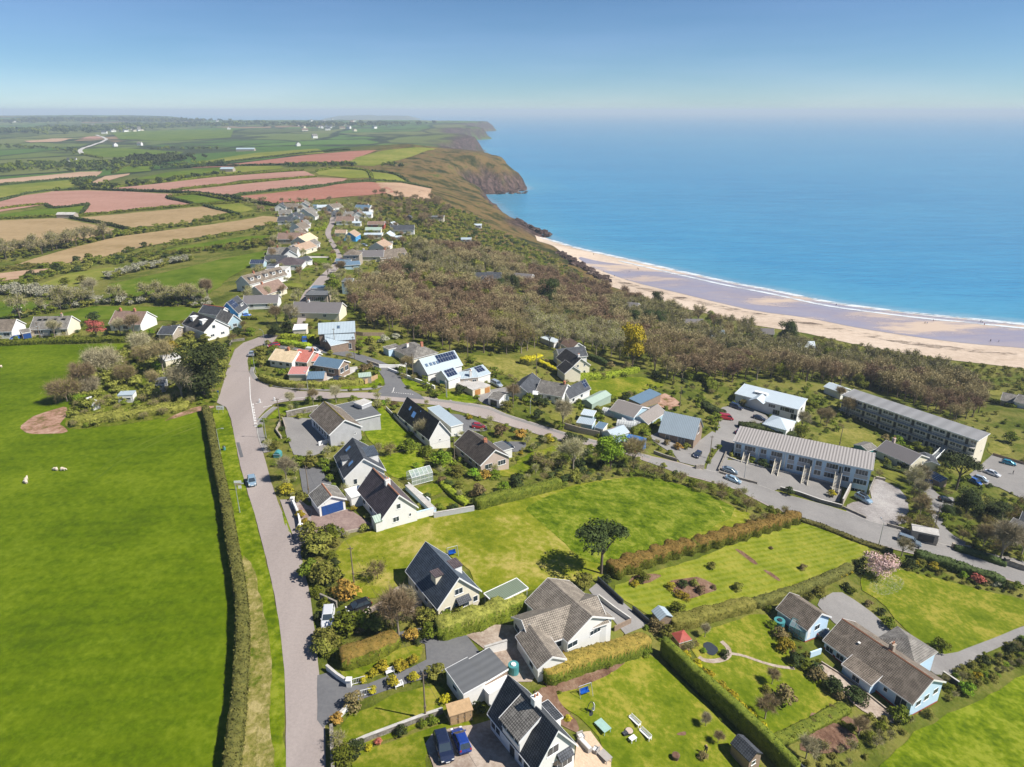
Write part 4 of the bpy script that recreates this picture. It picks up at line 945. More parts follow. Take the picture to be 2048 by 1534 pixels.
def sheep(p,yaw,label,c='',graze=True,group=None):
 if graze not in PM:
  hd=[(.0,.62,.62),(0,.78,.38),(0,.86,.2)] if graze else [(0,.6,.78),(0,.74,.92),(0,.9,.86)]
  P=[(0,0,.62),(0,-.42,.6),(0,.4,.62)]+hd+[(.14,.36,.42),(.14,.36,.03),(-.14,.36,.42),(-.14,.38,.03),(.14,-.4,.42),(.14,-.46,.2),(.14,-.42,.03),(-.14,-.4,.42),(-.14,-.46,.2),(-.14,-.42,.03),(0,-.6,.55),(.1,hd[1][1]-.02,hd[1][2]+.03),
(-.1,hd[1][1]-.02,hd[1][2]+.03)]
  E_=[(0,1),(0,2),(2,3),(3,4),(4,5),(2,6),(6,7),(2,8),(8,9),(1,10),(10,11),(11,12),(1,13),(13,14),(14,15),(1,16),(4,17),(4,18)]
  Rr=[.3,.27,.26,.13,.1,.055,.08,.04,.08,.04,.1,.05,.04,.1,.05,.04,.06,.03,.03]
  PM[graze]=skin_obj('body',P,E_,Rr,'wool')
 g=G(p,c);o=bpy.data.objects.new('sheep',PM[graze]);o.location=g;o.rotation_euler=(0,0,yaw);return tag(link(o),label,'sheep',group)
def greenhouse(A,B,W,h,rise,frame,label,c='',name='greenhouse'):
 a,b_=G(A,c).xy,G(B,c).xy;u=(b_-a).normalized();L=(b_-a).length;v=Vector((-u.y,u.x));v=v if v.y>0 else -v
 z=hz(*a);e=empty(name,(a.x,a.y,z),label,'greenhouse');U,V_=Vector((*u,0)),Vector((*v,0));Z=Vector((0,0,1))
 fr=MB();g=MB();n=max(2,int(L/.9));sec=[Vector((0,0,0)),Z*h,V_*W/2+Z*(h+rise),V_*W+Z*h,V_*W]
 for i in range(n+1):
  o=U*(L*i/n)
  for s0,s1 in zip(sec,sec[1:]):fr.cyl(o+s0,o+s1,.045,.045,4)
 for s0 in sec:fr.cyl(s0,s0+U*L,.05,.05,4)
 for z_ in (.0,h*.5):fr.cyl(Z*z_,Z*z_+U*L,.04,.04,4);fr.cyl(V_*W+Z*z_,V_*W+Z*z_+U*L,.04,.04,4)
 for s0,s1 in zip(sec,sec[1:]):g.face([s0*.995,s1*.995,s1*.995+U*L,s0*.995+U*L])
 for o in (Vector((0,0,0)),U*L):g.face([o+p for p in sec])
 link(bpy.data.objects.new('frame',fr.mesh('frame',[frame])),e);link(bpy.data.objects.new('glazing',g.mesh('glazing',['greenhouse_glass'])),e)
 AVOID.append(np.array([tuple(a),tuple(b_),tuple(b_+v*W),tuple(a+v*W)]));return e
def at_obj(name,p,c,label,cat,group=None,yaw=0,z=0):
 g=G(p,c);e=empty(name,(g.x,g.y,g.z+z),label,cat,group);e.rotation_euler=(0,0,yaw);return e
def kid(e,name,mat,fn):
 mb=MB();fn(mb);return link(bpy.data.objects.new(name,mb.mesh(name,mat if isinstance(mat,list) else [mat])),e)
 # ================================================================ SEA, BEACH, ISLAND
m,t,b=newmat('sea');MATS['sea']=m
geo=N(t,'ShaderNodeNewGeometry');ssp=N(t,'ShaderNodeSeparateXYZ');t.links.new(geo.outputs['Position'],ssp.inputs[0])
at=N(t,'ShaderNodeAttribute',attribute_name='depth')
base=ramp(t,at.outputs['Fac'],[(0,(.28,.38,.42)),(.02,(.07,.29,.42)),(.10,(.03,.235,.42)),(.4,(.035,.21,.38)),(1,(.05,.23,.38))])
pn=nz(t,.0035,4,.6,stretch=(.5,1.4,1,-25));base=mix(t,ramp(t,pn,[(.4,(0,0,0)),(.7,(.5,.5,.5))]),base,(.02,.165,.33))
base=mix(t,ramp(t,nz(t,.035,7,.78,stretch=(.35,1.7,1,-20)),[(.42,(0,0,0)),(.62,(.42,.42,.42))]),base,(.07,.33,.50))  # pale and dark ripple streaks, here and below, paint light on the waves
base=mix(t,ramp(t,nz(t,.16,4,.8,stretch=(.3,1.8,1,-28)),[(.46,(0,0,0)),(.66,(.35,.35,.35))]),base,(.008,.12,.28))
t.links.new(base,b.inputs['Base Color']);b.inputs['Roughness'].default_value=.22;b.inputs['IOR'].default_value=1.33
b.inputs['Specular IOR Level'].default_value=.6
bump(t,b,nz(t,.09,6,.72,stretch=(.6,1.5,1,-30)),1.0,.8)
sa=np.radians(np.linspace(-85,85,200));sr=np.exp(np.linspace(math.log(120),math.log(60000),260));A_,D_=np.meshgrid(sa,sr)
SP=np.stack([np.sin(A_)*D_,np.cos(A_)*D_],-1).reshape(-1,2);sd_=cseg(SP);si=inside(SP,COAST)
i_=(np.arange(259)[:,None]*200+np.arange(199)[None]).ravel();SF=np.stack([i_,i_+200,i_+201,i_+1],1)[:,::-1]
keep=~((si&(sd_>60))[SF].all(1));SF=SF[keep]
sm_=fast_mesh('sea',np.column_stack([SP,np.full(len(SP),SEA)]),SF,['sea'])
da=sm_.attributes.new('depth','FLOAT','POINT');da.data.foreach_set('value',np.where(si,0,np.clip(sd_/900,0,1)).astype(np.float32))
tag(link(bpy.data.objects.new('sea',sm_)),'calm turquoise sea paling towards the horizon',None,None,'structure')
bw=[Vector(p) for p in PW([(1070,476),(1090,476),(1153,497),(1256,520),(1358,543),(1461,566),(1563,584),(1665,607),(1819,627),(2048,649),(2700,712)],SEA)]
bi=[Vector(p) for p in PW([(2700,815),(2048,738),(1844,714),(1716,691),(1614,668),(1512,652),(1440,634),(1358,616),(1266,589),(1215,572),(1150,531),(1105,498),(1074,481)],-46.5)]
sheet_w('beach','sand',bw+bi,1,'pale dry sand of the long curving beach')
m,t,b=newmat('wet_sand');MATS['wet_sand']=m
wf=nz(t,.022,6,.66,stretch=(.45,1.3,1,-32));wc=ramp(t,wf,[(.37,(.48,.37,.28)),(.45,(.36,.29,.28)),(.53,(.30,.26,.30)),(.64,(.36,.30,.30))])  # wet sand tones, with lilac sky reflection painted into the colour
t.links.new(wc,b.inputs['Base Color']);t.links.new(ramp(t,wf,[(.37,(.8,.8,.8)),(.45,(.2,.2,.2))]),b.inputs['Roughness']);b.inputs['Specular IOR Level'].default_value=.75
ww=[Vector(p) for p in PW([(1240,532),(1358,545),(1461,568),(1563,586),(1665,609),(1819,629),(2048,651),(2600,704)],-49.7)]+[Vector(p) for p in PW([(2600,760),(2048,697),(1940,690),(1844,679),(1716,659),(1614,638),(1512,626),
(1400,600),(1300,574),(1225,553),(1180,538),(1150,518),(1200,524)],-48.6)]
sheet_w('wet_sand','wet_sand',chaikin(ww,1),6,'wet grey sand left by the falling tide, with lilac sky reflection painted in')
m,t,b=newmat('surf');MATS['surf']=m
b.inputs['Base Color'].default_value=(.64,.67,.68,1);t.links.new(ramp(t,nz(t,.10,6,.75,stretch=(.35,1.5,1,-32)),[(.40,(0,0,0)),(.52,(1,1,1))]),b.inputs['Alpha'])
cl=[Vector(p) for p in PW([(1085,477),(1115,483),(1153,495),(1256,518),(1358,541),(1461,564),(1563,583),(1665,605),(1819,625),(2048,647),(2700,710)],SEA)]
ribbon('surf','surf',cl,6.5,9,world=True,smooth=1,label='white line of surf along the waterline',shift=-3)
ribbon('surf','surf',[p+Vector((-10,-14)) for p in cl[3:]],5,11,world=True,smooth=1,label='thin spent wave sliding up the wet sand')
# far island
im=MB();ia,ib=atz((640,239.6),-48),atz((830,239.6),-48);iu=(ib-ia);ns=46
prof=[max(0.0,min(1,i/6,(ns-i)/5))**.7*(62+10*noise.noise(Vector((i*.21,3,0)))-8*abs(i-20)/20) for i in range(ns+1)]
for i in range(ns):
 a0,a1=ia+iu*(i/ns),ia+iu*((i+1)/ns)
 for k0,k1,h0,h1 in ((0,90,0,.75),(90,420,.75,1),(420,900,1,.5),(900,1000,.5,0)):
  im.face([Vector((a0.x,a0.y+k0,SEA-1+prof[i]*h0)),Vector((a1.x,a1.y+k0,SEA-1+prof[i+1]*h0)),Vector((a1.x,a1.y+k1,SEA-1+prof[i+1]*h1)),Vector((a0.x,a0.y+k1,SEA-1+prof[i]*h1))])
plain('island_ground',(.10,.115,.06),.9,var=.4,scale=.01)
o=link(bpy.data.objects.new('island',im.mesh('island',['island_ground'])));tag(o,'low cliffed island far out at sea',None,None,'structure')
# ================================================================ ROADS
main=[(487,686),(470,700),(458,728),(448,760),(440,790),(434,806),(452,815),(462,838),(470,880),(480,930),(497,990),(515,1050),(533,1120),(549,1190),(560,1260),(568,1340),(572,1420),(572,1534),(573,1850),
(676,1850),(652,1534),(650,1440),(640,1370),(632,1280),(620,1190),(602,1110),(578,1060),(556,1005),(541,960),(525,900),(514,855),(516,838),(530,822),(548,808),(575,803),(645,800),(699,795),(793,803),(874,811),(938,829),(996,
845),(1055,863),(1114,881),(1187,893),(1240,905),(1304,928),(1363,950),(1473,980),(1539,1014),(1596,1036),(1653,1056),(1716,1080),(1786,1099),(1875,1121),(1992,1153),(2048,1171),(2500,1300),
(2500,1235),(2048,1124),(1906,1095),(1871,1087),(1773,1053),(1732,1042),(1685,1022),(1558,987),(1514,971),(1441,948),(1407,940),(1360,926),(1304,913),(1202,884),(1143,869),(1084,851),(1014,829),(979,813),(908,801),(860,795),
(780,787),(680,786),(600,783),(540,774),(512,763),(498,745),(495,722),(500,700),(520,692),(545,687),(556,672),(535,668),(505,680)]
sheet('road','asphalt',main,2,smooth=0,label='pinkish grey village road with its wide junction')
sheet('road','asphalt_dark',[(535,690),(560,698),(620,704),(665,709),(700,716),(730,727),(757,742),(768,758),(770,770),(757,783),(752,792),(850,800),(840,790),(815,777),(803,762),(800,748),(790,736),(760,722),(730,712),(700,
704),(660,697),(620,692),(575,686),(550,684)],3,smooth=0,label='darker asphalt side lane climbing from the junction')
sheet('road','asphalt',[(580,672),(597,640),(596,610),(607,585),(625,570),(648,545),(665,530),(674,515),(668,500),(660,488),(655,478),(650,468),(652,458),(660,445),(660,432),(652,424),(660,422),(672,436),(668,452),(661,465),
(664,478),(672,490),(682,508),(687,520),(682,532),(668,548),(655,562),(640,578),(625,592),(618,612),(612,640),(600,672)],3,smooth=1,label='pale lane winding away through the far houses')
sheet('driveway','asphalt',[(1060,925),(1210,925),(1500,960),(1560,940),(1480,985),(1160,1020),(1060,970)],3,'c1',label='pale drive leading right to the blue car')
sheet('road','asphalt_grey',[(1430,945),(1407,940),(1440,895),(1455,868),(1440,840),(1430,825),(1450,812),(1500,815),(1540,835),(1530,850),(1490,855),(1480,870),(1465,900),(1452,925),(1448,950)],3,smooth=1,label='access lane to the pale metal roofed building')
sheet('gravel_patch','gravel',[(1060,870),(1090,960),(930,960),(930,1050),(1060,1100),(1130,1120),(1290,1100),(1330,1060),(1310,960),(1270,880),(1180,840),(1110,810)],3,'r5',label='pale gravel yard beside the terrace')
sheet('road','asphalt_grey',[(960,1040),(940,920),(920,800),(840,560),(800,420),(860,300),(900,430),(1000,520),(1150,520),(1130,640),(1000,760),(1050,870),(1160,960),(1300,1030),(1120,1090)],3,'c5',label='shaded gravel drive below the stone pillars')
sheet('car_park','asphalt_grey',[(1850,660),(2048,730),(2500,860),(2500,1080),(2048,950),(1960,905),(1890,870),(1800,850),(1700,790)],3,'r5',label='grey car park past the long block of flats',smooth=0)
sheet('forecourt','asphalt_grey',[(140,695),(230,700),(700,810),(900,875),(880,960),(800,960),(620,905),(500,880),(440,900),(360,850),(120,775)],3,'r5',smooth=0,label='worn tarmac forecourt in front of the terrace')
sheet('car_park','asphalt_grey',[(565,835),(625,838),(645,850),(655,885),(660,900),(620,915),(588,910),(575,880)],3,smooth=0,label='tarmac yard beside the church hall')
sheet('driveway','asphalt_dark',[(598,938),(640,935),(665,970),(640,985),(618,1005),(606,985)],3,smooth=0,label='dark drive above the blue door garage')
sheet('driveway','brick_paving',[(583,1020),(600,1010),(640,1015),(700,1020),(745,1050),(700,1065),(655,1068),(620,1078),(605,1060)],3,smooth=0,label='brick paved yard by the white and blue house')
sheet('driveway','asphalt',[(560,1000),(600,1000),(625,1020),(612,1080),(600,1110),(585,1070)],3,smooth=0,label='tarmac mouth of the drive with white walls')
sheet('driveway','asphalt_dark',[(700,700),(560,660),(760,620),(860,600),(930,590),(1030,640),(1130,770),(1230,790),(1100,830),(930,870),(860,920),(700,960),(440,1050),(300,1100),(150,1250),(110,1200),(110,920),(180,900),
(300,990),(430,970),(700,870),(800,820),(790,720)],3,'b1',smooth=0,label='dark curving drive to the white bungalow')
sheet('driveway','paving',[(250,560),(300,540),(480,480),(640,330),(760,400),(780,540),(700,520),(500,500),(300,600)],3,'b1',smooth=1,label='worn drive below the cream house')
sheet('patio','paving',[(1030,655),(1230,600),(1440,600),(1500,900),(1460,960),(1330,960),(1200,780)],3,'b1',smooth=0,label='paved courtyard in the bungalow angle')
sheet('patio','paving',[(790,1350),(830,1290),(960,1250),(1100,1230),(1200,1200),(1400,1500),(1400,1700),(860,1700),(840,1490)],3,'b1',smooth=0,label='stone paved parking beside the big slate house')
sheet('patio','deck',[(1750,1280),(1830,1270),(1960,1450),(1960,1700),(1700,1700)],4,'b1',smooth=0,label='pale timber terrace beside the slate house')
sheet('path','asphalt_grey',[(1820,380),(1880,330),(2050,470),(2200,600),(2050,660),(1900,480)],3,'b1',smooth=0,label='concrete yard along the bungalow')
sheet('driveway','asphalt_grey',[(420,470),(570,390),(700,470),(820,560),(950,700),(1130,790),(1300,810),(1500,730),(1773,620),(2100,520),(2100,580),(1773,690),(1560,780),(1400,870),(1320,930),(1230,960),(1100,860),(560,620),
(500,560)],3,'b3',smooth=1,label='grey tarmac drive sweeping to the blue bungalow')
sheet('path','paving',[(400,880),(460,860),(660,990),(900,1180),(1020,1230),(900,1260),(680,1150),(560,1000)],3,'b3',label='gravelly path behind the blue bungalow')
sheet('driveway','asphalt_dark',[(150,705),(260,720),(420,790),(430,830),(320,830),(180,850),(190,780)],3,'r4',label='dark drive with the red and blue cars')
sheet('driveway','asphalt_dark',[(470,900),(690,900),(690,940),(610,980),(480,930)],3,'r4',label='dark parking pad behind the brown bungalow')
sheet('driveway','asphalt_grey',[(350,610),(380,560),(530,530),(640,520),(560,600),(440,660)],3,'r4',label='tarmac drive by the small garages')
sheet('yard','pink_soil',[(1570,650),(1620,560),(1700,600),(1760,650),(1680,690)],3,'r4',label='pink earth yard among builders bags')
sheet('driveway','asphalt_grey',[(1540,860),(1600,830),(1830,925),(1960,830),(2000,850),(1930,1000),(1900,1080),(1740,1040),(1700,990),(1560,900)],3,'r4',label='drive around the steep zinc roofed house',smooth=0)
sheet('driveway','asphalt_grey',[(150,370),(330,390),(460,440),(240,500),(180,600),(60,640),(100,520)],4,'r5',label='parking court with red and blue cars')
sheet('driveway','paving',[(850,460),(1060,480),(1140,520),(1000,560),(960,530),(840,520),(780,480)],3,'r3',label='gravel drive by the zinc house')
sheet('driveway','concrete',[(1110,700),(1350,640),(1370,670),(1200,760),(1110,755)],3,'r3',label='pale terrace by the slate blue house')
sheet('driveway','concrete',[(640,680),(900,685),(930,695),(640,700)],3,'c1',label='white drive between two far lawns')
sheet('path','pink_soil',[(1700,900),(1860,910),(1700,950),(1500,1010),(1400,1040),(1480,990)],3,'b4',label='bare red track across the field corner')
# pavements and kerbs
sheet('pavement','asphalt_dark',[(500,900),(514,900),(531,960),(556,1040),(545,1030),(527,985),(512,935)],4,smooth=0) if False else None
def pave(pts,w_,lab,lvl=4,c='',mat='asphalt_grey',kerb=True):
 ribbon('pavement',mat,pts,w_,lvl,c,lab,smooth=1)
 if kerb:
  q=chaikin([G(p,c).xy for p in pts],1,False)
  for sgn in (1,):ribbon('kerb','kerb',[tuple(p) for p in q],.22,lvl+2,world=True,label='concrete kerb along the '+lab.split(' along ')[-1],smooth=0,shift=sgn*w_/2)
pave([(506,735),(502,745),(512,760),(540,771),(600,780),(680,783),(745,779),(764,773)],1.2,'pavement curving round the junction green')
pave([(535,905),(526,885),(520,862),(521,843),(535,828),(552,815)],1.4,'pavement along the church hall corner')
pave([(860,800),(908,805),(979,817),(1014,833),(1084,855),(1143,873),(1202,888),(1300,916)],1.5,'pavement along the upper side of the east road')
pave([(1407,941),(1441,950),(1514,972),(1558,989),(1685,1024),(1732,1044),(1773,1055),(1871,1089),(1906,1097),(2048,1126)],1.5,'pavement along the terrace side of the east road')
def mark(pts,w_,lab,c=''):ribbon('road_marking','marking',pts,w_,5,c,lab,smooth=0)
mark([(555,725),(562,880),(590,1050)],.22,'faded white centre line at the junction','r3')
for i in range(9):mark([(572+i*3.0,925+i*20),(574+i*3.0,938+i*20)],.25,'short white dash of the give way lines','r3');mark([(582+i*3.0,925+i*20),(584+i*3.0,938+i*20)],.25,'short white dash of the give way lines','r3')
mark([(600,925),(640,917)],.25,'white hatch line by the traffic bollard','r3');mark([(760,905),(800,893),(980,878)],.25,'white line fading along the road centre','r3');mark([(655,952),(722,940)],.3,'white turn arrow on the road',
'r3')
for i in range(10):mark([(1612+i*17,840+i*1.6),(1621+i*17,841+i*1.6)],.3,'short white dash across the side lane mouth','r3')
mark([(1622,838),(1632,805)],.2,'single white stroke in the side lane','r3')
for i in range(14):
 a=(870+i*24,806+i*7.2);mark([a,(a[0]+8,a[1]+2.5)],.12,'worn dash of the east road centre line')
sheet('patch','asphalt_dark',[(473,886),(479,886),(487,915),(481,916)],5,smooth=0,label='dark repair patch in the road')
# ================================================================ FIELDS AND LAWNS
sheet('field','field_grass',[(-900,692),(100,690),(252,688),(262,702),(262,830),(395,824),(412,822),(420,900),(440,1000),(460,1100),(474,1200),(478,1300),(470,1400),(458,1500),(440,1650),(410,1850),(-900,1850)],1,smooth=0,
label='big smooth green pasture',avoid=True,sp=3.5)
sheet('verge','bright_grass',[(425,820),(440,815),(456,824),(463,850),(470,882),(479,932),(496,992),(514,1052),(532,1122),(548,1192),(559,1262),(567,1342),(571,1422),(571,1534),(572,1850),(430,1850),(455,1534),(482,1400),
(490,1300),(480,1180),(460,1060),(440,960),(428,870)],1,smooth=0,label='long bright roadside verge')
sheet('verge','dry_grass',[(484,1110),(508,1130),(524,1200),(538,1300),(545,1420),(546,1534),(540,1850),(430,1850),(458,1534),(484,1400),(492,1300),(488,1200)],2,smooth=1,label='straw coloured strip of the verge',sp=1.5)
sheet('bare_ground','pink_soil',[(38,855),(60,838),(100,822),(137,812),(135,830),(118,845),(140,862),(120,868),(70,870),(50,866)],2,label='scraped red earth in the pasture')
sheet('garden_plot','garden_ground',[(262,690),(440,690),(470,700),(452,740),(440,790),(432,808),(395,824),(330,838),(240,850),(150,862),(125,845),(140,812),(165,770),(215,720)],2,label='overgrown hedged garden beside the pasture',
avoid=False)
L=[('lawn','lawn',[(665,1112),(690,1078),(780,1052),(870,1027),(945,1022),(1000,1002),(1180,962),(1300,952),(1400,988),(1530,1042),(1400,1082),(1250,1140),(1190,1160),(1060,1180),(1000,1200),(960,1185),(930,1130),(880,1100),
(830,1120),(800,1180),(740,1200),(700,1190),(680,1140)],'','long mown meadow between the two roads','meadow_grass'),('rough','',[(1040,1012),(1180,965),(1300,952),(1410,985),(1490,1030),(1330,1095),(1250,1140),(1160,1120),
(1090,1050)],'','rough tall grass with the lone pine shadow','rough_grass'),('lawn','',[(1232,1166),(1420,1110),(1600,1042),(1660,1062),(1752,1100),(1700,1127),(1600,1165),(1480,1210),(1330,1250),(1290,1225),(1230,1192)],
'','striped lawn beyond the brown hedge','lawn_striped'),('lawn','',[(1740,1128),(1800,1140),(1900,1163),(2048,1200),(2200,1245),(2048,1245),(2010,1280),(1960,1303),(1900,1313),(1850,1298),(1800,1250),(1760,1205),(1715,1175)],
'','lawn under the pink cherry tree','lawn'),('lawn','',[(1375,1283),(1440,1250),(1530,1222),(1550,1260),(1590,1320),(1640,1350),(1690,1400),(1590,1462),(1520,1475),(1470,1430),(1420,1360)],'','garden lawn around the stone edged pond',
'lawn'),('lawn','',[(1110,1390),(1180,1350),(1290,1300),(1335,1335),(1480,1480),(1540,1560),(1580,1700),(1240,1700),(1215,1520),(1190,1460),(1120,1405)],'','broad lawn with garden benches','lawn'),
('lawn','',[(680,1442),(760,1402),(800,1382),(860,1366),(885,1372),(900,1400),(925,1420),(800,1470),(690,1500)],'','lawn with the telephone pole','lawn'),
('lawn','',[(690,1700),(695,1512),(790,1482),(950,1430),(1000,1445),(960,1458),(860,1485),(853,1534),(870,1700)],'','lawn left of the two blue cars','lawn'),
('lawn','',[(668,1340),(720,1322),(840,1286),(852,1300),(840,1325),(700,1366)],'','strip of lawn above the dark drive','lawn'),('field','',[(1740,1560),(1790,1500),(1860,1445),(1960,1402),(2048,1345),(2400,1200),(2500,1850),
(1500,1850)],'','bright field in the near right corner','bright_grass'),('lawn','',[(770,372),(850,335),(870,260),(900,240),(1080,420),(1130,520),(1000,560),(820,510)],'r6','sloping grass behind the church hall','bright_grass'),
('lawn','',[(870,600),(980,570),(1170,545),(1210,700),(1090,730),(980,750),(900,660)],'r6','bright lawn behind the two white houses','bright_grass'),('lawn','',[(1120,805),(1280,770),(1345,835),(1225,880)],'r6','lawn in front of the white greenhouse',
'lawn'),('lawn','',[(1220,905),(1350,865),(1440,940),(1280,955)],'r6','small square lawn by the block wall','lawn'),('lawn','',[(1370,775),(1720,750),(1710,830),(1500,875),(1430,840)],'r6','lawn among the dark garden shrubs',
'dull_grass'),('lawn','',[(1680,690),(1850,640),(2048,540),(2048,610),(1900,690),(1730,740)],'r6','lawn right of the brown bungalow','lawn'),('lawn','',[(1000,492),(1200,480),(1440,452),(1600,490),(1640,515),(1500,560),(1300,
605),(1130,590),(1120,520)],'r4','open lawn below the yellow topped hedge','lawn'),('lawn','',[(480,1100),(620,1065),(640,1000),(920,920),(950,950),(800,1000),(700,1035),(640,1105)],'r4','curving lawn east of the brown bungalow',
'lawn'),('rough','',[(250,300),(480,320),(640,345),(780,440),(760,480),(640,500),(540,440),(440,400)],'r4','rough grass slope behind the solar house','dull_grass'),
('lawn','',[(830,740),(900,700),(1040,650),(1050,700),(960,780)],'r4','garden grass by the bare tree','dull_grass'),('lawn','',[(690,575),(960,480),(1160,560),(1130,640),(900,625)],'r5','rough green between the two blocks',
'dull_grass'),('lawn','',[(950,440),(1040,430),(1500,640),(1740,735),(1860,680),(1880,700),(1690,790),(1560,740),(1400,620),(1160,530)],'r5','dry grass along the foot of the long block','dull_grass'),
('lawn','',[(1650,190),(1800,220),(1920,270),(1880,300),(1730,250)],'r5','small golden lawn near the dunes','dull_grass'),('lawn','',[(1820,570),(1950,590),(1980,660),(1830,670)],'r5','grass beyond the end of the long block',
'dull_grass'),('lawn','',[(1090,700),(1310,790),(1290,860),(1160,800),(1100,770)],'r5','grass in front of the low brown bungalow','dull_grass'),('verge','',[(620,1070),(700,1080),(1000,1190),(1230,1260),(1210,1275),(980,1215),
(620,1100)],'r5','grass verge below the east road','lawn'),('verge','',[(900,1005),(1060,1060),(1050,1080),(880,1020)],'r5','green strip beside the stone wall','lawn'),
('lawn','',[(70,620),(130,560),(180,555),(360,600),(340,640),(220,630)],'r4','green bank beside the small garages','bright_grass'),('lawn','',[(1680,740),(1740,740),(1900,830),(1800,835),(1700,780)],'r3','grass bank at the side lane corner',
'bright_grass'),('verge','',[(550,600),(600,590),(620,740),(800,800),(1100,820),(1450,810),(1560,780),(1560,740),(1500,700),(1480,790),(980,790),(640,730)],'r3','grass rim of the junction green','bright_grass'),
('lawn','',[(1165,540),(1300,510),(1390,560),(1340,590)],'r3','grass patch under the telephone pole','bright_grass'),('lawn','',[(1440,600),(1560,560),(1700,590),(1690,620),(1500,620)],'r3','lawn of the hipped bungalow','dull_grass'),
('lawn','',[(1350,430),(1500,415),(1560,440),(1400,470)],'r3','grass beside the timber fence','bright_grass'),('verge','',[(690,1030),(760,960),(850,930),(830,1020),(700,1040)],'r3','grass corner before the stone wall','bright_grass'),
('verge','',[(640,1110),(760,1070),(800,1190),(700,1220)],'r3','grass beside the church hall yard','dull_grass'),('verge','',[(385,640),(440,510),(420,500),(370,590)],'r3','roadside bank opposite the junction','bright_grass'),
('verge','',[(215,970),(290,940),(310,990),(340,1080),(340,1130),(270,1120),(225,1030)],'r6','small green with a white wall','bright_grass'),('lawn','',[(730,30),(950,25),(950,70),(760,62)],'r3','yellowed lawn by the dormer row',
'pale_green'),('lawn','',[(1320,45),(1480,40),(1500,90),(1325,100)],'r3','grass beside the pale blue house','bright_grass'),('lawn','',[(600,715),(680,695),(930,700),(960,730),(860,760),(640,740)],'c1','bright lawn by the far lane',
'far_green'),('lawn','',[(740,650),(900,660),(880,672),(740,670)],'c1','narrow lawn above the white drive','far_green'),('lawn','',[(690,400),(860,395),(860,412),(700,420)],'c1','lawn by the farthest bend','far_green'),
('lawn','',[(600,820),(760,790),(780,810),(640,835)],'c1','lawn below the hipped slate house','far_green'),('lawn','',[(370,400),(500,390),(490,420),(370,425)],'c1','lawn behind the white gables','far_green')]
for n_,_,pts,c_,lab,mt in L:sheet({'rough':'rough_grass'}.get(n_,n_),mt,pts,2 if n_!='rough' else 3,c_,lab)
sheet('soil_bed','bare_soil',[(600,1330),(640,1340),(645,1365),(585,1350)],4,'b2','dug bed in the broad lawn')
for pts,lab in (([(915,280),(940,282),(1062,370),(1040,382)],'long soil bed in the striped lawn'),([(1080,405),(1105,403),(1190,465),(1170,472)],'shorter soil bed in the striped lawn'),
([(300,480),(340,430),(440,425),(500,440),(440,470),(350,500)],'planted bed at the pine end of the lawn'),([(545,480),(600,455),(720,440),(830,510),(720,560),(640,580),(560,530)],'big planted bed of mixed conifers'),
([(1370,1220),(1470,1280),(1580,1380),(1560,1390),(1480,1370),(1360,1260)],'dug vegetable beds'),([(1510,1260),(1570,1240),(1640,1320),(1600,1330)],'second dug vegetable bed')):
 sheet('soil_bed','bare_soil',pts,4,'b2',lab)
sheet('soil_bed','bare_soil',[(300,1420),(440,1270),(560,1245),(700,1340),(640,1420),(440,1470)],3,'b3','brown vegetable plot')
sheet('soil_bed','bare_soil',[(570,1220),(640,1200),(730,1280),(680,1310)],3,'b3','narrow vegetable plot')
sheet('soil_bed','bare_soil',[(1490,1010),(1600,990),(1640,1090),(1760,1240),(1740,1290),(1560,1180),(1500,1090)],3,'b1','flower bed behind the slate house')
sheet('soil_bed','bare_soil',[(1500,960),(1640,930),(1850,860),(2048,800),(2048,860),(1800,990),(1600,1030)],3,'b1','flower bed under the orange hedge')
sheet('pond','dark_paint',[(730,830),(770,815),(830,860),(800,900),(760,890)],5,'b2','small dark garden pond')
ribbon('path','paving',[(710,905),(740,925),(800,930),(860,915),(890,890),(880,850),(840,815)],.9,4,'b2','curved stone path round the pond')
ribbon('path','paving',[(890,885),(960,895),(1060,930),(1160,960),(1260,970)],.6,4,'b2','stone path crossing the garden lawn')
ribbon('path','paving',[(1530,1080),(1700,1180)],1,3,'b2','garden path') if False else None
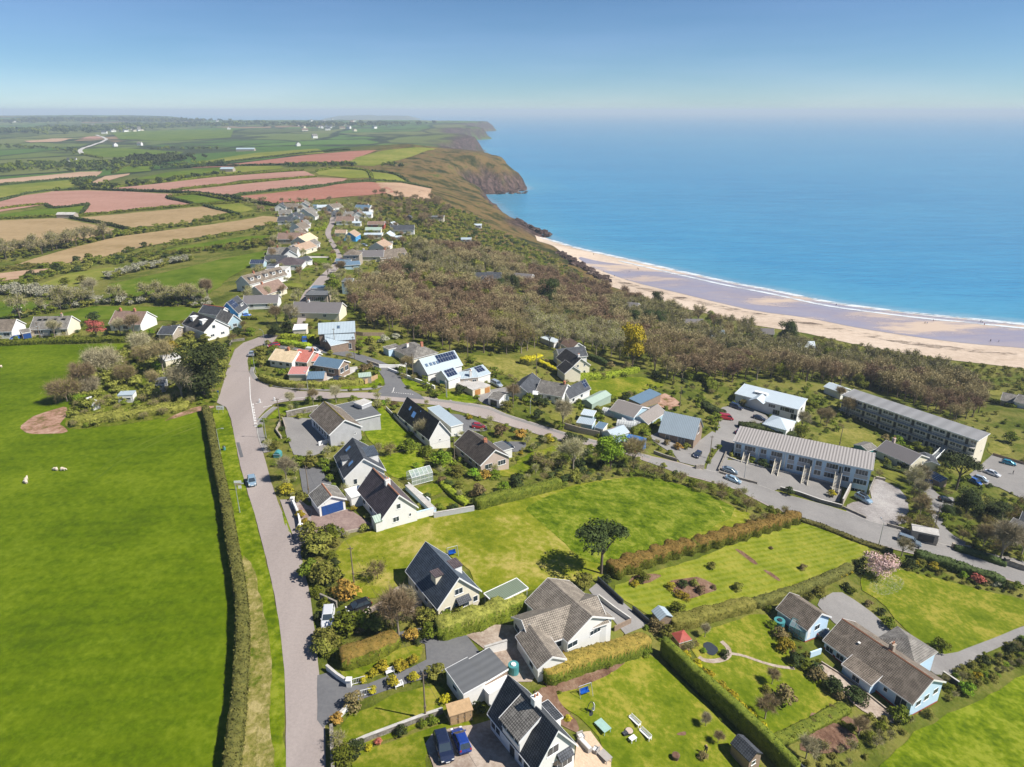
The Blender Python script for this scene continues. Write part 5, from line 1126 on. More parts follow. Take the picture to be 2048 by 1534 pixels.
# far fields, from the crop of the left distance
FF=[('red_soil','r1',[(0,655),(130,620),(300,595),(500,588),(760,597),(1040,612),(970,640),(1130,672),(1110,678),(480,735),(520,680),(480,676),(330,690),(270,670),(0,715),(-200,730),(-200,680)],'large pink ploughed field at the left'),
('red_soil','r1',[(600,582),(900,552),(1250,512),(1780,475),(1850,505),(1400,530),(1240,563),(1000,588)],'upper pink ploughed strip'),('red_soil','r1',[(1000,594),(1230,572),(1850,513),(2030,520),(2000,543),(1500,600),(1360,
620),(1200,603)],'middle pink ploughed strip'),('red_soil_deep','',[(472,394),(533,388),(600,381),(700,365),(747,365),(770,372),(790,385),(737,391),(600,404),(533,407),(500,402)],'deep red ploughed field above the village'),
('orange_soil','',[(752,366),(800,366),(863,378),(860,399),(830,398),(780,392),(765,378)],'orange stubble corner by the coast'),('red_soil_deep','',[(380,336),(480,327),(600,312),(700,303),(754,301),(715,315),(692,327),(560,
329),(430,335)],'farthest red field on the hill'),('pale_green','r2',[(275,440),(300,400),(480,357),(700,338),(800,345),(640,395),(520,425),(430,447)],'green hill pasture by the headland'),
('pale_green','r2',[(90,482),(200,461),(385,473),(408,515),(290,518),(110,500)],'walled green paddock by the pink strips'),('pale_green','r2',[(418,480),(560,498),(640,545),(445,543)],'second green paddock nearer the cliff'),
('tan_soil','c6',[(-300,275),(0,262),(520,240),(760,290),(1050,350),(850,420),(600,460),(300,510),(0,520),(-300,540)],'broad tan field at the left edge'),
('tan_soil','c6',[(700,237),(1200,190),(1740,142),(1950,192),(1620,285),(1130,322),(900,280)],'tan field below the green triangle'),('tan_soil','c6',[(130,642),(300,585),(600,500),(1000,402),(1500,335),(2048,262),(2250,225),
(2400,232),(2380,270),(2100,340),(1640,412),(1200,490),(900,590),(500,640)],'long curving tan field'),('orange_soil','c6',[(-200,740),(0,712),(200,690),(430,670),(400,718),(200,750),(0,783),(-200,800)],'small sandy field by the bushes'),
('far_green','c6',[(1130,562),(1640,470),(2048,402),(2340,385),(2330,415),(2048,470),(1700,520),(1200,560)],'narrow green field behind the white blossom'),
('far_green','r1',[(630,1140),(840,1095),(1080,1042),(1300,990),(1585,938),(1560,980),(1450,1040),(1340,1100),(1290,1150),(1200,1205),(640,1215)],'large bright field behind the far houses'),
('far_green','c6',[(320,1105),(600,1040),(800,992),(1600,1002),(1720,1022),(1560,1120),(850,1110),(640,1130)],'green paddock behind the brown roofed house'),
('far_green','c6',[(-300,960),(0,957),(500,962),(380,1040),(160,1085),(0,1100),(-300,1110)],'green paddock at the left edge'),('pale_green','c6',[(290,825),(600,712),(900,665),(1130,655),(1050,700),(880,762),(620,832)],'pale grass strip among the bushes'),
('far_green','r1',[(0,728),(300,692),(470,680),(525,678),(475,738),(300,745),(0,755),(-200,760)],'green strip under the large pink field'),('far_green','r1',[(1000,630),(1130,612),(1320,650),(1130,668)],'small green triangle between pink fields'),
('pale_green','r1',[(1220,680),(1400,665),(1490,700),(1400,722)],'rough pasture by the farthest houses'),('orange_soil','r1',[(-200,535),(0,525),(470,480),(600,478),(560,510),(300,530),(0,556),(-200,562)],'orange strip in the valley'),
('pale_green','r1',[(-200,575),(0,565),(400,530),(440,558),(430,580),(130,620),(0,650),(-200,670)],'olive pasture in the valley'),('far_green','r1',[(660,490),(720,448),(890,446),(880,475)],'small vivid field in the valley'),
('far_green','r1',[(780,525),(1000,480),(1290,455),(1300,470),(1250,492),(900,520)],'green wedge above the pink strip'),('pale_green','r1',[(1290,470),(1400,447),(1640,445),(1660,460),(1250,500)],'olive strip near the barns'),
('far_green','r1',[(450,350),(640,340),(800,345),(1080,365),(1000,390),(600,395),(470,380)],'mid valley pasture under the road'),('far_green','r1',[(650,250),(1000,235),(1370,232),(1350,280),(1000,300),(700,290)],'dark green field below the far village'),
('pale_green','r1',[(1180,420),(1500,370),(1850,345),(1900,370),(1500,400),(1250,430)],'pale pasture by the long barn'),('orange_soil','r1',[(140,300),(300,286),(430,285),(330,305),(180,308)],'far orange field'),
('red_soil','r1',[(460,285),(560,272),(600,280),(560,288)],'far small pink field'),('red_soil','r1',[(520,425),(600,412),(700,412),(640,425)],'small pink field by the copse'),
('orange_soil','r1',[(560,560),(540,540),(620,505),(760,490),(750,500),(640,530),(600,545)],'sandy field on the valley side')]
for mt,c_,pts,lab in FF:sheet('field',mt,pts,2,c_,lab,smooth=0)
ribbon('road','concrete',[(565,265),(600,275),(628,290),(600,305),(540,325),(490,340),(465,355),(480,375)],9,9,'r1','pale road zigzag in the valley')
sheet('road','asphalt_grey',[(1304,915),(1360,928),(1407,942),(1514,973),(1558,989),(1685,1024),(1773,1055),(1871,1089),(1906,1097),(2048,1126),(2500,1237),(2500,1298),(2048,1169),(1992,1151),(1875,1119),(1786,1097),(1716,
1078),(1653,1054),(1596,1034),(1539,1012),(1473,978),(1363,948),(1296,925)],3,smooth=0,label='greyer stretch of the east road past the terrace')
m,t,b=newmat('petals');MATS['petals']=m;b.inputs['Base Color'].default_value=(.62,.56,.50,1)
pm=nz(t,2.5,5,.8);t.links.new(ramp(t,pm,[(.5,(0,0,0)),(.7,(.5,.5,.5))]),b.inputs['Alpha'])
sheet('fallen_petals','petals',[(760,350),(850,300),(950,290),(1010,340),(960,410),(860,430),(780,400)],5,'b3','pale fallen petals under the cherry tree').__setitem__('kind','stuff')
m,t,b=newmat('wrack');MATS['wrack']=m;b.inputs['Base Color'].default_value=(.10,.065,.045,1);b.inputs['Roughness'].default_value=1
t.links.new(ramp(t,nz(t,.12,8,.8,stretch=(.5,1.4,1,-32)),[(.5,(0,0,0)),(.62,(.75,.75,.75))]),b.inputs['Alpha'])
wl_=PW([(1180,545),(1260,570),(1358,597),(1440,615),(1512,630),(1614,648),(1716,668),(1844,692),(2048,712),(2500,770)],-47.6)
ribbon('wrack_line','wrack',[Vector(q) for q in wl_],9,8,world=True,label='broken line of seaweed along the dry sand')
for q,lab in (([(185,950),(250,905),(330,868),(395,845)],'upper wheel track pressed into the pasture'),([(190,962),(256,914),(335,876),(398,853)],'lower wheel track pressed into the pasture')):
 ribbon('wheel_track','far_green',q,.5,3,label=lab)
 # ================================================================ BUILDINGS
def H(label,c='',**k):return House(label,c,**k)
W2=lambda sd,fs,z=1.5,w_=1.5,h=1.1:[(sd,f,z,w_,h) for f in fs]
# church hall
h=H('grey rendered hall with ribbed brown roof and yellow lichened ridge','r6',name='church_hall',cat='hall')
h.block((545,437),(415,310),(762,388),3.2,2.7,wall='grey_wall',rm='brown_tiles',ridge='leaf_gold',wins=W2('a',(.12,.26,.4,.54,.68,.82),1.8,.9,1.5)+[('g',.8,1.7,.5,.5)])
h.window('a',.94,1.1,1.2,2.1,'door','white_paint')
h.block((690,350),(590,245),(845,265),3.0,0,roof='flat',wall='grey_wall',rm='felt',trim='white_paint',oh=.2)
h.block(at=(780,338,50,3.2,3.2),eave=5.0,rise=0,roof='flat',wall='grey_wall',rm='concrete',oh=.12)
# dark roofed white house beside east road
h=H('white house with long near-black roof and one blue skylight beside the east road','r6')
h.block((1225,468),(1015,298),(1375,438),2.7,4.1,wall='white_wall',rm='dark_tiles',wins=W2('a',(.2,.45,.75),1.4,1.6,1.1)+[('g',.5,1.6,.5,.5)])
h.skylight('a',.62,.45,1.6,1.5);h.skylight('a',.78,.6);h.skylight('a',.5,.82,.3,.3)
h.block((1372,388),(1215,262),None,2.5,0,W=3.5,roof='flat',wall='white_wall',rm='zinc',oh=.15)
# brown bungalow
h=H('pinkish bungalow with dark brown tiled roof and two wide gable windows','r6',name='bungalow',cat='bungalow')
h.block((1575,645),(1402,505),(1770,590),2.6,2.8,wall='pink_wall',rm='darkbrown_tiles',wins=[('g',.27,1.5,2.1,1.3),('g',.74,1.5,2.2,1.3),('a',.15,1.5,1.2,1),('a',.4,1.5,1.6,1),('a',.72,1.5,1.6,1)])
h.chimney(.38,.52,.7,.8,.7,'brick');h.block((1730,553),(1665,505),None,2.3,0,W=2.6,roof='flat',wall='white_wall',rm='felt',oh=.1)
# white house with skylights
h=H('white gabled house with slate roof, two skylights and a rear slate wing','r6')
h.block((648,733),(583,588),(912,672),3.0,3.6,wall='white_wall',rm='slate',wins=[('g',.25,1.5,.8,1.3),('g',.55,1.6,.8,1.3),('a',.3,1.4,1.3,1.1),('a',.7,1.4,1.3,1.1)])
h.skylight('a',.22,.45,1.0,1.4);h.skylight('a',.78,.62,1.0,1.4);h.dormer('a',.5,2.0,.1,1.3,'slate')
h.dormer('b',.45,4.5,.12,2.0,'slate_blue','white_wall')
# white and blue house
h=H('white house with purple-brown roof, orange ridge tiles and blue porch','r6')
h.block((905,1005),(742,818),(1150,945),2.9,3.8,wall='white_wall',rm='purple_tiles',ridge='terracotta',wins=[('g',.48,4.2,.9,1.1),('g',.38,1.5,1.3,1.1),('g',.8,1.5,.5,.7),('a',.25,1.5,1.3,1.1),('a',.5,1.5,1.3,1.1),('a',.78,
1.5,1.3,1.1)])
h.chimney(.42,.5,.7,1.0,.9,'white_wall');h.porch('a',.08,2.2,1.5,2.3,'pale_green_metal','white_wall')
h.block((1235,960),(1060,790),None,.9,0,W=1.2,roof='flat',wall='blue_wall',rm='concrete',oh=.05,trim=None)
# garage
h=H('white double garage with a dark blue door and lichened grey roof','r6',name='garage',cat='garage')
h.block((470,930),(413,850),(648,880),2.5,1.5,wall='white_wall',rm='grey_tiles',ridge='terracotta')
h.window('g',.5,1.15,4.4,2.1,'garage_door','blue_door');h.block((690,872),(650,820),None,2.4,0,W=3,roof='flat',wall='white_wall',rm='white_paint',oh=.1)
# cream house
h=H('cream two storey house with blue slate roof, two dormers and a blue front door','b1')
h.block((870,485),(678,255),(1138,385),2.9,4.1,wall='cream_wall',rm='slate_blue',wins=[('g',.5,4.3,1.5,1.1),('g',.22,1.5,1.1,1.2),('g',.62,1.5,1.9,1.4),('g',.9,1.5,.9,1.1),('a',.15,1.5,1,1),('a',.38,1.5,1,1),('a',.7,1.5,1.2,
1)])
h.window('g',.46,1.1,.9,2.0,'door','car_bright_blue');h.dormer('a',.36,1.7,.35,1.5,'purple_tiles','cream_wall',win=False);h.dormer('b',.42,2.2,.3,1.7,'purple_tiles')
cn=MB();o_,d_,n_,l_=h.side('g');cn.prism([(0,2.4),(1.1,2.4),(0,3.1)],o_+d_*(l_*.42)+Vector((0,0,0)),d_,l_*.32,n_);h.add('porch_canopy',cn,'slate')
# carport
h=H('open carport with ribbed pale green roof on white posts','b1',name='carport',cat='carport')
fr=h.frame((1230,470),(1158,402),(1450,378),2.5);O,u,Ln,v,Wd,z0=fr;h._root((*(O+u*Ln/2+v*Wd/2),z0));U,V_=Vector((*u,0)),Vector((*v,0));O3=Vector((*O,z0))
rf=MB();rf.box(O3+Vector((0,0,2.5)),V_*Wd,U*Ln,(0,0,.1));h.add('roof',rf,'green_metal')
fa=MB()
for a_,b_ in ((O3,V_*Wd),(O3+U*Ln,V_*Wd),(O3,U*Ln),(O3+V_*Wd,U*Ln)):fa.box(a_-(V_ if b_==U*Ln else U)*.07+Vector((0,0,2.42)),b_,(V_ if b_==U*Ln else U)*.14,(0,0,.21))
h.add('fascia',fa,'white_paint')
for a_ in (.02,.34,.66,.97):
 for b_ in (.03,.95):p_=MB();q_=O3+V_*Wd*a_+U*Ln*b_;p_.cbox(q_.x,q_.y,q_.z-.3,.12,.12,2.75);h.add('post',p_,'white_paint')
AVOID.append(np.array([tuple(O),tuple(O+u*Ln),tuple(O+u*Ln+v*Wd),tuple(O+v*Wd)]))
# large white bungalow
h=H('sprawling white bungalow with joined ribbed brown-grey roofs behind the orange hedge','b1',name='bungalow',cat='bungalow')
h.block((1690,695),(1432,452),(1988,572),2.7,2.5,wall='white_wall',rm='taupe_tiles',plinth='brick',wins=[('g',.1,1.5,2,1),('g',.62,1.7,2.2,.9),('b',.5,1.5,1.4,1)])
h.block((1470,735),(1720,650),(1215,592),2.6,2.2,wall='white_wall',rm='taupe_tiles',L=13,wins=[('a',.3,1.5,2,1.1),('a',.08,1.5,1.6,1.1),('g',.8,1.5,1.6,1.1)])
h.block((1500,872),(1420,752),(1665,805),2.5,1.3,L=7,wall='white_wall',rm='taupe_tiles',oh=.2,wins=[('a',.3,1.4,1.2,1)])
h.block((1305,700),(1165,742),None,1.6,0,W=.25,roof='flat',wall='white_wall',rm='concrete',oh=.05,trim=None)
# flat garages
h=H('white garage block with two dark felt roofs stepped side by side','b1',name='garage',cat='garage')
h.block((1030,1035),(922,882),(1168,972),2.6,.3,roof='mono',wall='white_wall',rm='felt',oh=.1,wins=[('a',.5,1.5,1.2,.7)])
h.block((1168,962),(1055,828),(1330,915),2.85,.3,roof='mono',wall='wood_wall',rm='felt',oh=.1)
for f in (.25,.5,.75):h.window('g',f,1.3,1.6,1.6,'timber_panel','wood_wall')
# slate house bottom
h=H('large white house with dark slate roof, broad front dormer and white chimney, nearest the camera','b1')
h.block((1487,1502),(1200,1150),(1773,1391),3.0,4.3,wall='white_wall',rm='slate',wins=[('g',.42,4.3,1.8,1.3),('g',.68,1.2,3.2,2.0),('a',.1,1.4,1,1.2),('a',.2,1.4,1,1.2),('a',.32,1.4,.8,1.2),('a',.82,1.4,1,1.2),('a',.93,1.4,
1,1.2)])
h.window('a',.5,1.1,1.0,2.1,'door','dark_paint')
U,V_=Vector((*h.u,0)),Vector((*h.v,0));O3=Vector((*h.O,h.z));s0,s1=.30*h.L,.68*h.L
cm=MB();cm.prism([(-.25,2.5),(-.25,5.0),(h.W/2,6.9),(h.W/2,2.5)],O3+U*s0,U,s1-s0,V_);cd=h.add('dormer',cm,'white_wall')
cr=MB();cr.prism([(-.6,4.88),(h.W/2+.1,7.06),(h.W/2+.1,7.22),(-.6,5.04)],O3+U*(s0-.25),U,s1-s0+.5,V_);h.add('dormer_roof',cr,'grey_tiles',cd)
cf=MB()
for s_ in (s0-.32,s1+.26):cf.prism([(-.62,4.7),(h.W/2,6.84),(h.W/2,7.24),(-.62,5.1)],O3+U*s_,U,.06,V_)
h.add('fascia',cf,'white_paint',cd)
for f in (.36,.46,.54,.63):h.window('a',f,4.3,.9,1.0,orig=(O3-V_*.27+U*0,U,-V_,h.L),parent=cd)
h.chimney(.46,.56,.8,1.1,1.0,'white_wall')
hb_=MB();hb_.prism([(-.1,0),(.9,0),(.0,.7)],O3+V_*(h.W*.52)-U*0+Vector((0,0,2.5)),V_,h.W*.36,-U);h.add('bay_canopy',hb_,'slate')
h.block((1645,1180),(1560,1085),(1500,1080),3.2,0,W=4.5,roof='flat',wall='white_wall',rm='slate',oh=.2,wins=[('g',.7,1.7,1.2,1.0)])
h.block((1190,1035),(1330,955),None,2.4,0,W=3.0,roof='flat',wall='white_wall',rm='white_paint',oh=.05)
# timber shed
h=H('tan timber shed with three doors beside the low block wall','b1',name='shed',cat='shed')
h.block((945,1175),(1085,1133),(928,1155),1.8,.3,W=1.6,roof='mono',wall='tan_wood',rm='tan_wood',oh=.12,trim=None)
for f in (.2,.5,.8):h.window('a',f,1.0,1.15,1.75,'door','tan_wood')
# blue bungalows
h=H('small pale blue outbuilding with grey tiled roof and red plinth','b3',name='garage',cat='outbuilding')
h.block((372,640),(183,510),(540,575),2.6,2.1,wall='blue_wall',rm='brown_tiles',plinth='red_paint',wins=[('g',.48,1.6,1.5,1.1),('a',.3,1.5,1,.9)])
h.window('g',.12,1.1,.9,2.0,'door','white_paint')
h=H('long pale blue bungalow with brown-grey tiled roof and lichened ridge','b3',name='bungalow',cat='bungalow')
h.block((1050,1117),(487,715),(1280,997),2.7,2.7,wall='blue_wall',rm='brown_tiles',ridge='terracotta',plinth='red_paint',wins=[('g',.24,1.5,1.4,1.1),('g',.5,1.5,1.4,1.1),('g',.8,1.5,1.4,1.1),('a',.93,1.5,1.5,1.1),('a',.8,
1.5,1.5,1.1),('a',.7,1.5,1.5,1.1),('a',.57,1.5,1.3,1.1),('a',.27,1.6,.7,.8)])
h.window('a',.1,1.15,1.9,2.1,'patio_door','white_paint');h.chimney(.46,.6,.8,.8,.9,'stone_wall');h.chimney(.72,.3,.3,.3,-.9,'white_wall',0)
bl=(h.O,h.u,h.L,h.v,h.W,h.z)
h.block(fr=(h.O+h.u*(bl[1+1]*.36)-h.v*2.0,h.u,5.2,h.v,4.2,h.z),eave=2.3,rise=1.2,roof='mono',wall='blue_wall',rm='brown_tiles',oh=.2,wins=[('a',.5,1.4,1.4,1.1)])
h.block(fr=(bl[0]+bl[3]*(bl[4]-.5)+bl[1]*bl[2]*.28,bl[3],6.2,bl[1],7.0,bl[5]),eave=2.6,rise=1.9,roof='hip',wall='blue_wall',rm='grey_tiles',ridge=None)
# garden sheds lower middle
h=H('small garden shed with pale metal gable roof at the lawn hedge corner','b2',name='shed',cat='shed')
h.block((487,690),(445,640),(558,672),2.0,.7,wall='wood_wall',rm='zinc',oh=.15,trim=None)
h=H('brown timber summerhouse with grey roof under the tall hedge at the bottom','b2',name='shed',cat='shed')
h.block((1003,1500),(900,1400),(1080,1465),2.2,.9,wall='wood_wall',rm='slate',oh=.15,trim=None,wins=[('g',.4,1.4,.8,.7)])
h=H('little red roofed summerhouse by the pond','b2',name='summerhouse',cat='summerhouse')
h.block((600,822),(578,795),(648,812),1.7,.8,L=2.2,W=2.2,roof='hip',wall='tan_wood',rm='red_paint',oh=.15)
h=H('narrow timber garden shed leaning on the zinc yard fence','r3',name='shed',cat='shed') if False else None
# zinc house and neighbours (junction green)
h=H('angular zinc clad house with broad pale metal roof beyond the junction','r3',name='modern_house')
h.block((1072,402),(1338,386),None,5.6,2.6,W=8,wall='wood_wall',rm='zinc',trim=None,oh=.25,wins=[('a',.15,2.5,1,1.2)]);h.skylight('a',.55,.5)
h.block((1120,460),(1338,442),None,3.8,1.8,W=3.6,roof='mono',wall='wood_wall',rm='zinc',trim=None,oh=.1,wins=[('a',.8,1.6,1.4,2.0)])
h.block((1160,490),(1292,462),(1130,452),3.0,1.4,W=6,wall='wood_wall',rm='zinc',trim='white_paint',oh=.1)
h=H('grey hipped bungalow with two chimneys behind the white boundary wall','r3',name='bungalow',cat='bungalow')
h.block((1775,588),(1605,508),(1908,522),2.7,2.4,roof='hip',wall='cream_wall',rm='grey_tiles',wins=[('g',.3,1.5,1.5,1.2),('g',.75,1.5,1.8,1.3),('a',.3,1.5,1.4,1)]);h.chimney(.55,.3,.6,.8,.2,'white_wall');h.chimney(.35,.7,
.6,.9,.6,'brick')
h.block((1590,520),(1550,500),None,2.4,0,W=5,roof='flat',wall='blue_wall',rm='grey_tiles',oh=.1)
h=H('low cottage with cream tiled roof on the junction green','r3',name='cottage',cat='cottage')
h.block((705,592),(868,613),None,2.4,2.2,W=8,wall='white_wall',rm='cream_tiles',wins=W2('a',(.15,.5,.8),1.4,1.2,1));h.chimney(.55,.5,.7,.7,.8,'brick')
h=H('cottage with salmon red roof joined beside the cream roofed one','r3',name='cottage',cat='cottage')
h.block((872,598),(980,612),None,2.5,2.3,W=8,wall='stone_wall',rm='red_tiles',wins=W2('a',(.3,.75),1.4,1.2,1));h.chimney(.95,.5,.6,.7,.8,'brick')
h.block((1018,606),(1075,600),None,2.3,1.4,W=5,wall='stone_wall',rm='red_tiles',oh=.1)
h=H('chalet house with slate blue roof and glazed white gable on the junction green','r3',name='chalet')
h.block((1215,657),(1038,630),(1300,612),3.0,1.6,wall='wood_wall',rm='blue_metal',wins=[('g',.3,1.7,1.8,1.6),('g',.72,1.7,1.8,1.6),('a',.3,1.7,2,1.2),('a',.7,1.7,1.2,1.2)])
h=H('small shed with dark teal gable roof near the roadside bank','r3',name='shed',cat='shed')
h.block((1105,735),(985,738),(1110,690),2.2,1.3,wall='pink_wall',rm='blue_metal',trim=None,oh=.15,W=5)
h=H('low white shed with bright pink-red metal roof','r3',name='shed',cat='shed')
h.block((845,703),(970,703),None,2.2,.8,W=4,roof='mono',wall='cream_wall',rm='pink_metal',oh=.15)
h=H('pale grey garden shed inside the timber fence corner','r3',name='shed',cat='shed')
h.block((1370,727),(1460,718),None,1.9,.7,W=3.6,wall='stone_wall',rm='pale_green_metal',oh=.12,trim=None)
h=H('white flat topped shed left of the zinc house','r3',name='shed',cat='shed')
h.block((880,372),(976,368),None,2.3,.6,W=4.5,roof='mono',wall='cream_wall',rm='white_paint',oh=.12)
# solar house
h=H('white modern house with pale metal roofs and a large dark solar array','r4',name='modern_house')
h.block((20,434),(250,372),None,3.6,3.6,W=9,wall='white_wall',rm='zinc',wins=[('a',.3,1.6,1.6,1.2),('a',.7,1.6,1.8,1.2)]);h.panel('a',.42,.98,.42,.96);
for f in (.08,.2,.3,.4):h.skylight('a',f,.5,.8,1.0)
h.block((160,480),(240,452),(75,445),3.2,2.4,wall='white_wall',rm='zinc',trim='white_paint',oh=.15);h.panel('b',.1,.9,.2,.9);h.panel('a',.1,.9,.2,.9)
h.window('g',.5,1.2,2.4,2.1,'garage_door','teal_paint')
h.block((245,470),(360,458),None,3.0,1.2,W=6,wall='stone_wall',rm='zinc',oh=.1,wins=[('a',.3,1.4,1.4,2.0),('a',.8,1.4,1.4,2.0)]);h.chimney(.6,.1,.8,.8,1.0,'white_wall')
h.block((362,458),(445,432),(335,400),3.0,1.8,W=8,wall='white_wall',rm='zinc',oh=.15);h.panel('b',.25,.85,.2,.9);h.panel('a',.25,.85,.35,.95)
h=H('pair of low flat roofed garages with orange doors','r4',name='garage',cat='garage')
h.block((325,548),(365,535),(225,515),2.2,0,W=9,L=4,roof='flat',wall='cream_wall',rm='concrete',oh=.1,trim=None);h.window('a',.5,1.0,2.2,1.9,'garage_door','orange_door')
h.block((378,540),(445,515),(310,490),2.2,0,W=8,roof='flat',wall='cream_wall',rm='concrete',oh=.1,trim=None);h.window('a',.7,1.0,2.2,1.9,'garage_door','orange_door')
h=H('small white garage with dark door at the bend of the east road','r4',name='garage',cat='garage')
h.block((430,600),(482,612),(540,560),2.3,.8,L=4,W=6,wall='white_wall',rm='grey_tiles',oh=.1);h.window('a',.5,1.0,2.3,1.9,'garage_door','dark_paint')
# white cross house
h=H('white L shaped house with grey slate roofs and small solar panels, above the east road','r4')
h.block((760,558),(935,590),None,2.7,2.6,W=8,wall='white_wall',rm='grey_tiles',wins=W2('a',(.2,.5,.8),1.5,1.3,1.1));h.chimney(.9,.5,.6,.8,.8,'brick')
h.block((985,603),(1125,535),(920,572),2.7,2.6,wall='white_wall',rm='slate',wins=[('a',.2,1.5,1.2,1.1),('a',.6,1.5,1.2,1.1),('h',.5,1.4,2,1.3)]);h.panel('a',.8,.97,.2,.9)
h.block((720,578),(815,470),(655,545),2.7,2.4,W=7,wall='white_wall',rm='slate',L=12);h.porch('a',.2,2,1.5,2.3,'white_paint')
h=H('long pale green metal shed on the lawn above the east road','r4',name='shed',cat='shed')
h.block((1140,645),(1270,580),(1085,632),2.2,.9,W=4.5,wall='pale_green_metal',rm='pale_green_metal',oh=.12,trim=None)
# cream house in the trees
h=H('cream house with near-black front roof and grey rear roof at the wood edge','r4')
h.block((1000,392),(900,325),(1128,375),4.0,2.8,wall='cream_wall',rm='dark_tiles',wins=[('g',.3,1.6,.9,1.1),('g',.72,1.6,.9,1.1),('g',.35,4.2,.8,.9),('g',.72,4.2,.8,.9)]);h.chimney(.15,.5,.6,.7,.9,'white_wall')
h.block((955,432),(905,392),(1005,415),3.2,2.2,W=6,wall='cream_wall',rm='dark_tiles')
h.block((925,330),(1105,310),None,4.2,2.4,W=7,wall='white_wall',rm='slate',wins=[('a',.2,1.6,1,1)])
h=H('small cottage with rust red roof among bare trees','r4',name='cottage',cat='cottage')
h.block((1000,268),(912,218),(1052,232),2.6,2.2,wall='white_wall',rm='rust_tiles');h.chimney(.95,.5,.6,.7,.9,'brick')
h=H('white flat roofed hut left of the rust red roof','r4',name='hut',cat='hut')
h.block((880,225),(915,215),(840,195),2.4,.3,W=8,L=4,roof='mono',wall='white_wall',rm='white_metal',oh=.1)
# nursery
h=H('low dark corrugated barns joined in an L behind the polytunnels','r4',name='barn',cat='barn')
h.block((1265,682),(1425,732),None,2.6,1.9,W=9,wall='pale_blue_wall',rm='corrugated',oh=.2);h.block((1520,778),(1640,698),(1425,728),2.8,1.8,wall='pale_blue_wall',rm='corrugated',oh=.2)
h=H('long narrow shed with dark blue roof above the barns','r4',name='shed',cat='shed')
h.block((1470,642),(1610,575),(1410,625),2.4,.5,W=4.5,roof='mono',wall='wood_wall',rm='blue_metal',oh=.15,trim=None)
h=H('steep pale zinc roofed chalet with timber walls by the access lane','r4',name='modern_house')
h.block((1835,880),(1600,828),(1908,800),2.6,4.6,wall='wood_wall',rm='zinc',trim=None,oh=.35,wins=[('a',.35,1.2,2.0,2.0),('g',.5,3.6,2.0,2.2),('a',.75,1.2,1.2,1.6)])
h=H('tin roofed shed with an orange rust patch beside the blue container','r4',name='shed',cat='shed')
h.block((1285,870),(1390,832),(1205,832),2.4,1.2,wall='pale_blue_wall',rm='zinc',oh=.15,wins=[('g',.5,1.3,1.5,.9)]);h.panel('b',.35,.6,.3,.9,'rust_patch','terracotta',.015)
for q,rm_,lab in (([(1035,770),(1140,788),(1030,745)],'zinc','small pale shed by the yard wall, nearest the road'),([(1065,715),(1145,728),(1070,695)],'white_metal','small pale shed by the yard wall, farther back'),([(1160,
803),(1215,815),(1190,780)],'blue_metal','narrow blue roofed shed between the pale sheds and the tin roof')):
 h=H(lab,'r4',name='shed',cat='shed');h.block(q[0],q[1],q[2],2.2,.35,W=3.5,roof='mono',wall='pale_blue_wall' if rm_!='blue_metal' else 'cream_wall',rm=rm_,oh=.12)
for a_,b_,lab in (((1215,700),(1330,735),'white polytunnel behind the row of sheds'),((1345,765),(1475,800),'white polytunnel under the barn roof'),((1312,785),(1440,820),'white polytunnel nearest the hedge')):
 p0,p1=G(a_,'r4').xy,G(b_,'r4').xy;u=(p1-p0).normalized();v=Vector((-u.y,u.x));e=empty('polytunnel',(*p0,hz(*p0)),lab,'polytunnel')
 mb=MB();mb.prism([(1.7*math.cos(t_),1.9*math.sin(t_)) for t_ in np.linspace(0,math.pi,9)],(0,0,-.1),(*u,0),(p1-p0).length,(*v,0));o=link(bpy.data.objects.new('cover',mb.mesh('cover',['polythene'])),e)
 hp_=MB()
 for i in range(9):
  for t0,t1 in zip(np.linspace(0,math.pi,9),np.linspace(0,math.pi,9)[1:]):f_=Vector((*u,0))*(p1-p0).length*i/8;hp_.cyl(f_+Vector((*v,0))*1.74*math.cos(t0)+Vector((0,0,1.94*math.sin(t0)-.1)),f_+Vector((*v,0))*1.74*math.cos(t1)+Vector((0,
0,1.94*math.sin(t1)-.1)),.05,.05,4)
 link(bpy.data.objects.new('hoop',hp_.mesh('hoop',['galvanised'])),e);AVOID.append(np.array([tuple(p0+v*2),tuple(p1+v*2),tuple(p1-v*2),tuple(p0-v*2)]))
 # blue container
h=H('bright blue shipping container by the east road','r4',name='shipping_container',cat='container')
h.block((1488,902),(1370,872),(1512,880),2.6,0,W=2.6,roof='flat',wall='container_blue',rm='container_blue',oh=.02,trim=None)
rb=MB();o_,d_,n_,l_=h.side('a')
for i in range(int(l_/.35)):rb.box(o_+d_*(.1+i*.35)+n_*.002,d_*.16,n_*.05,(0,0,2.5))
h.add('corrugation',rb,'container_blue');h.window('g',.5,1.3,2.2,2.3,'door','container_blue')
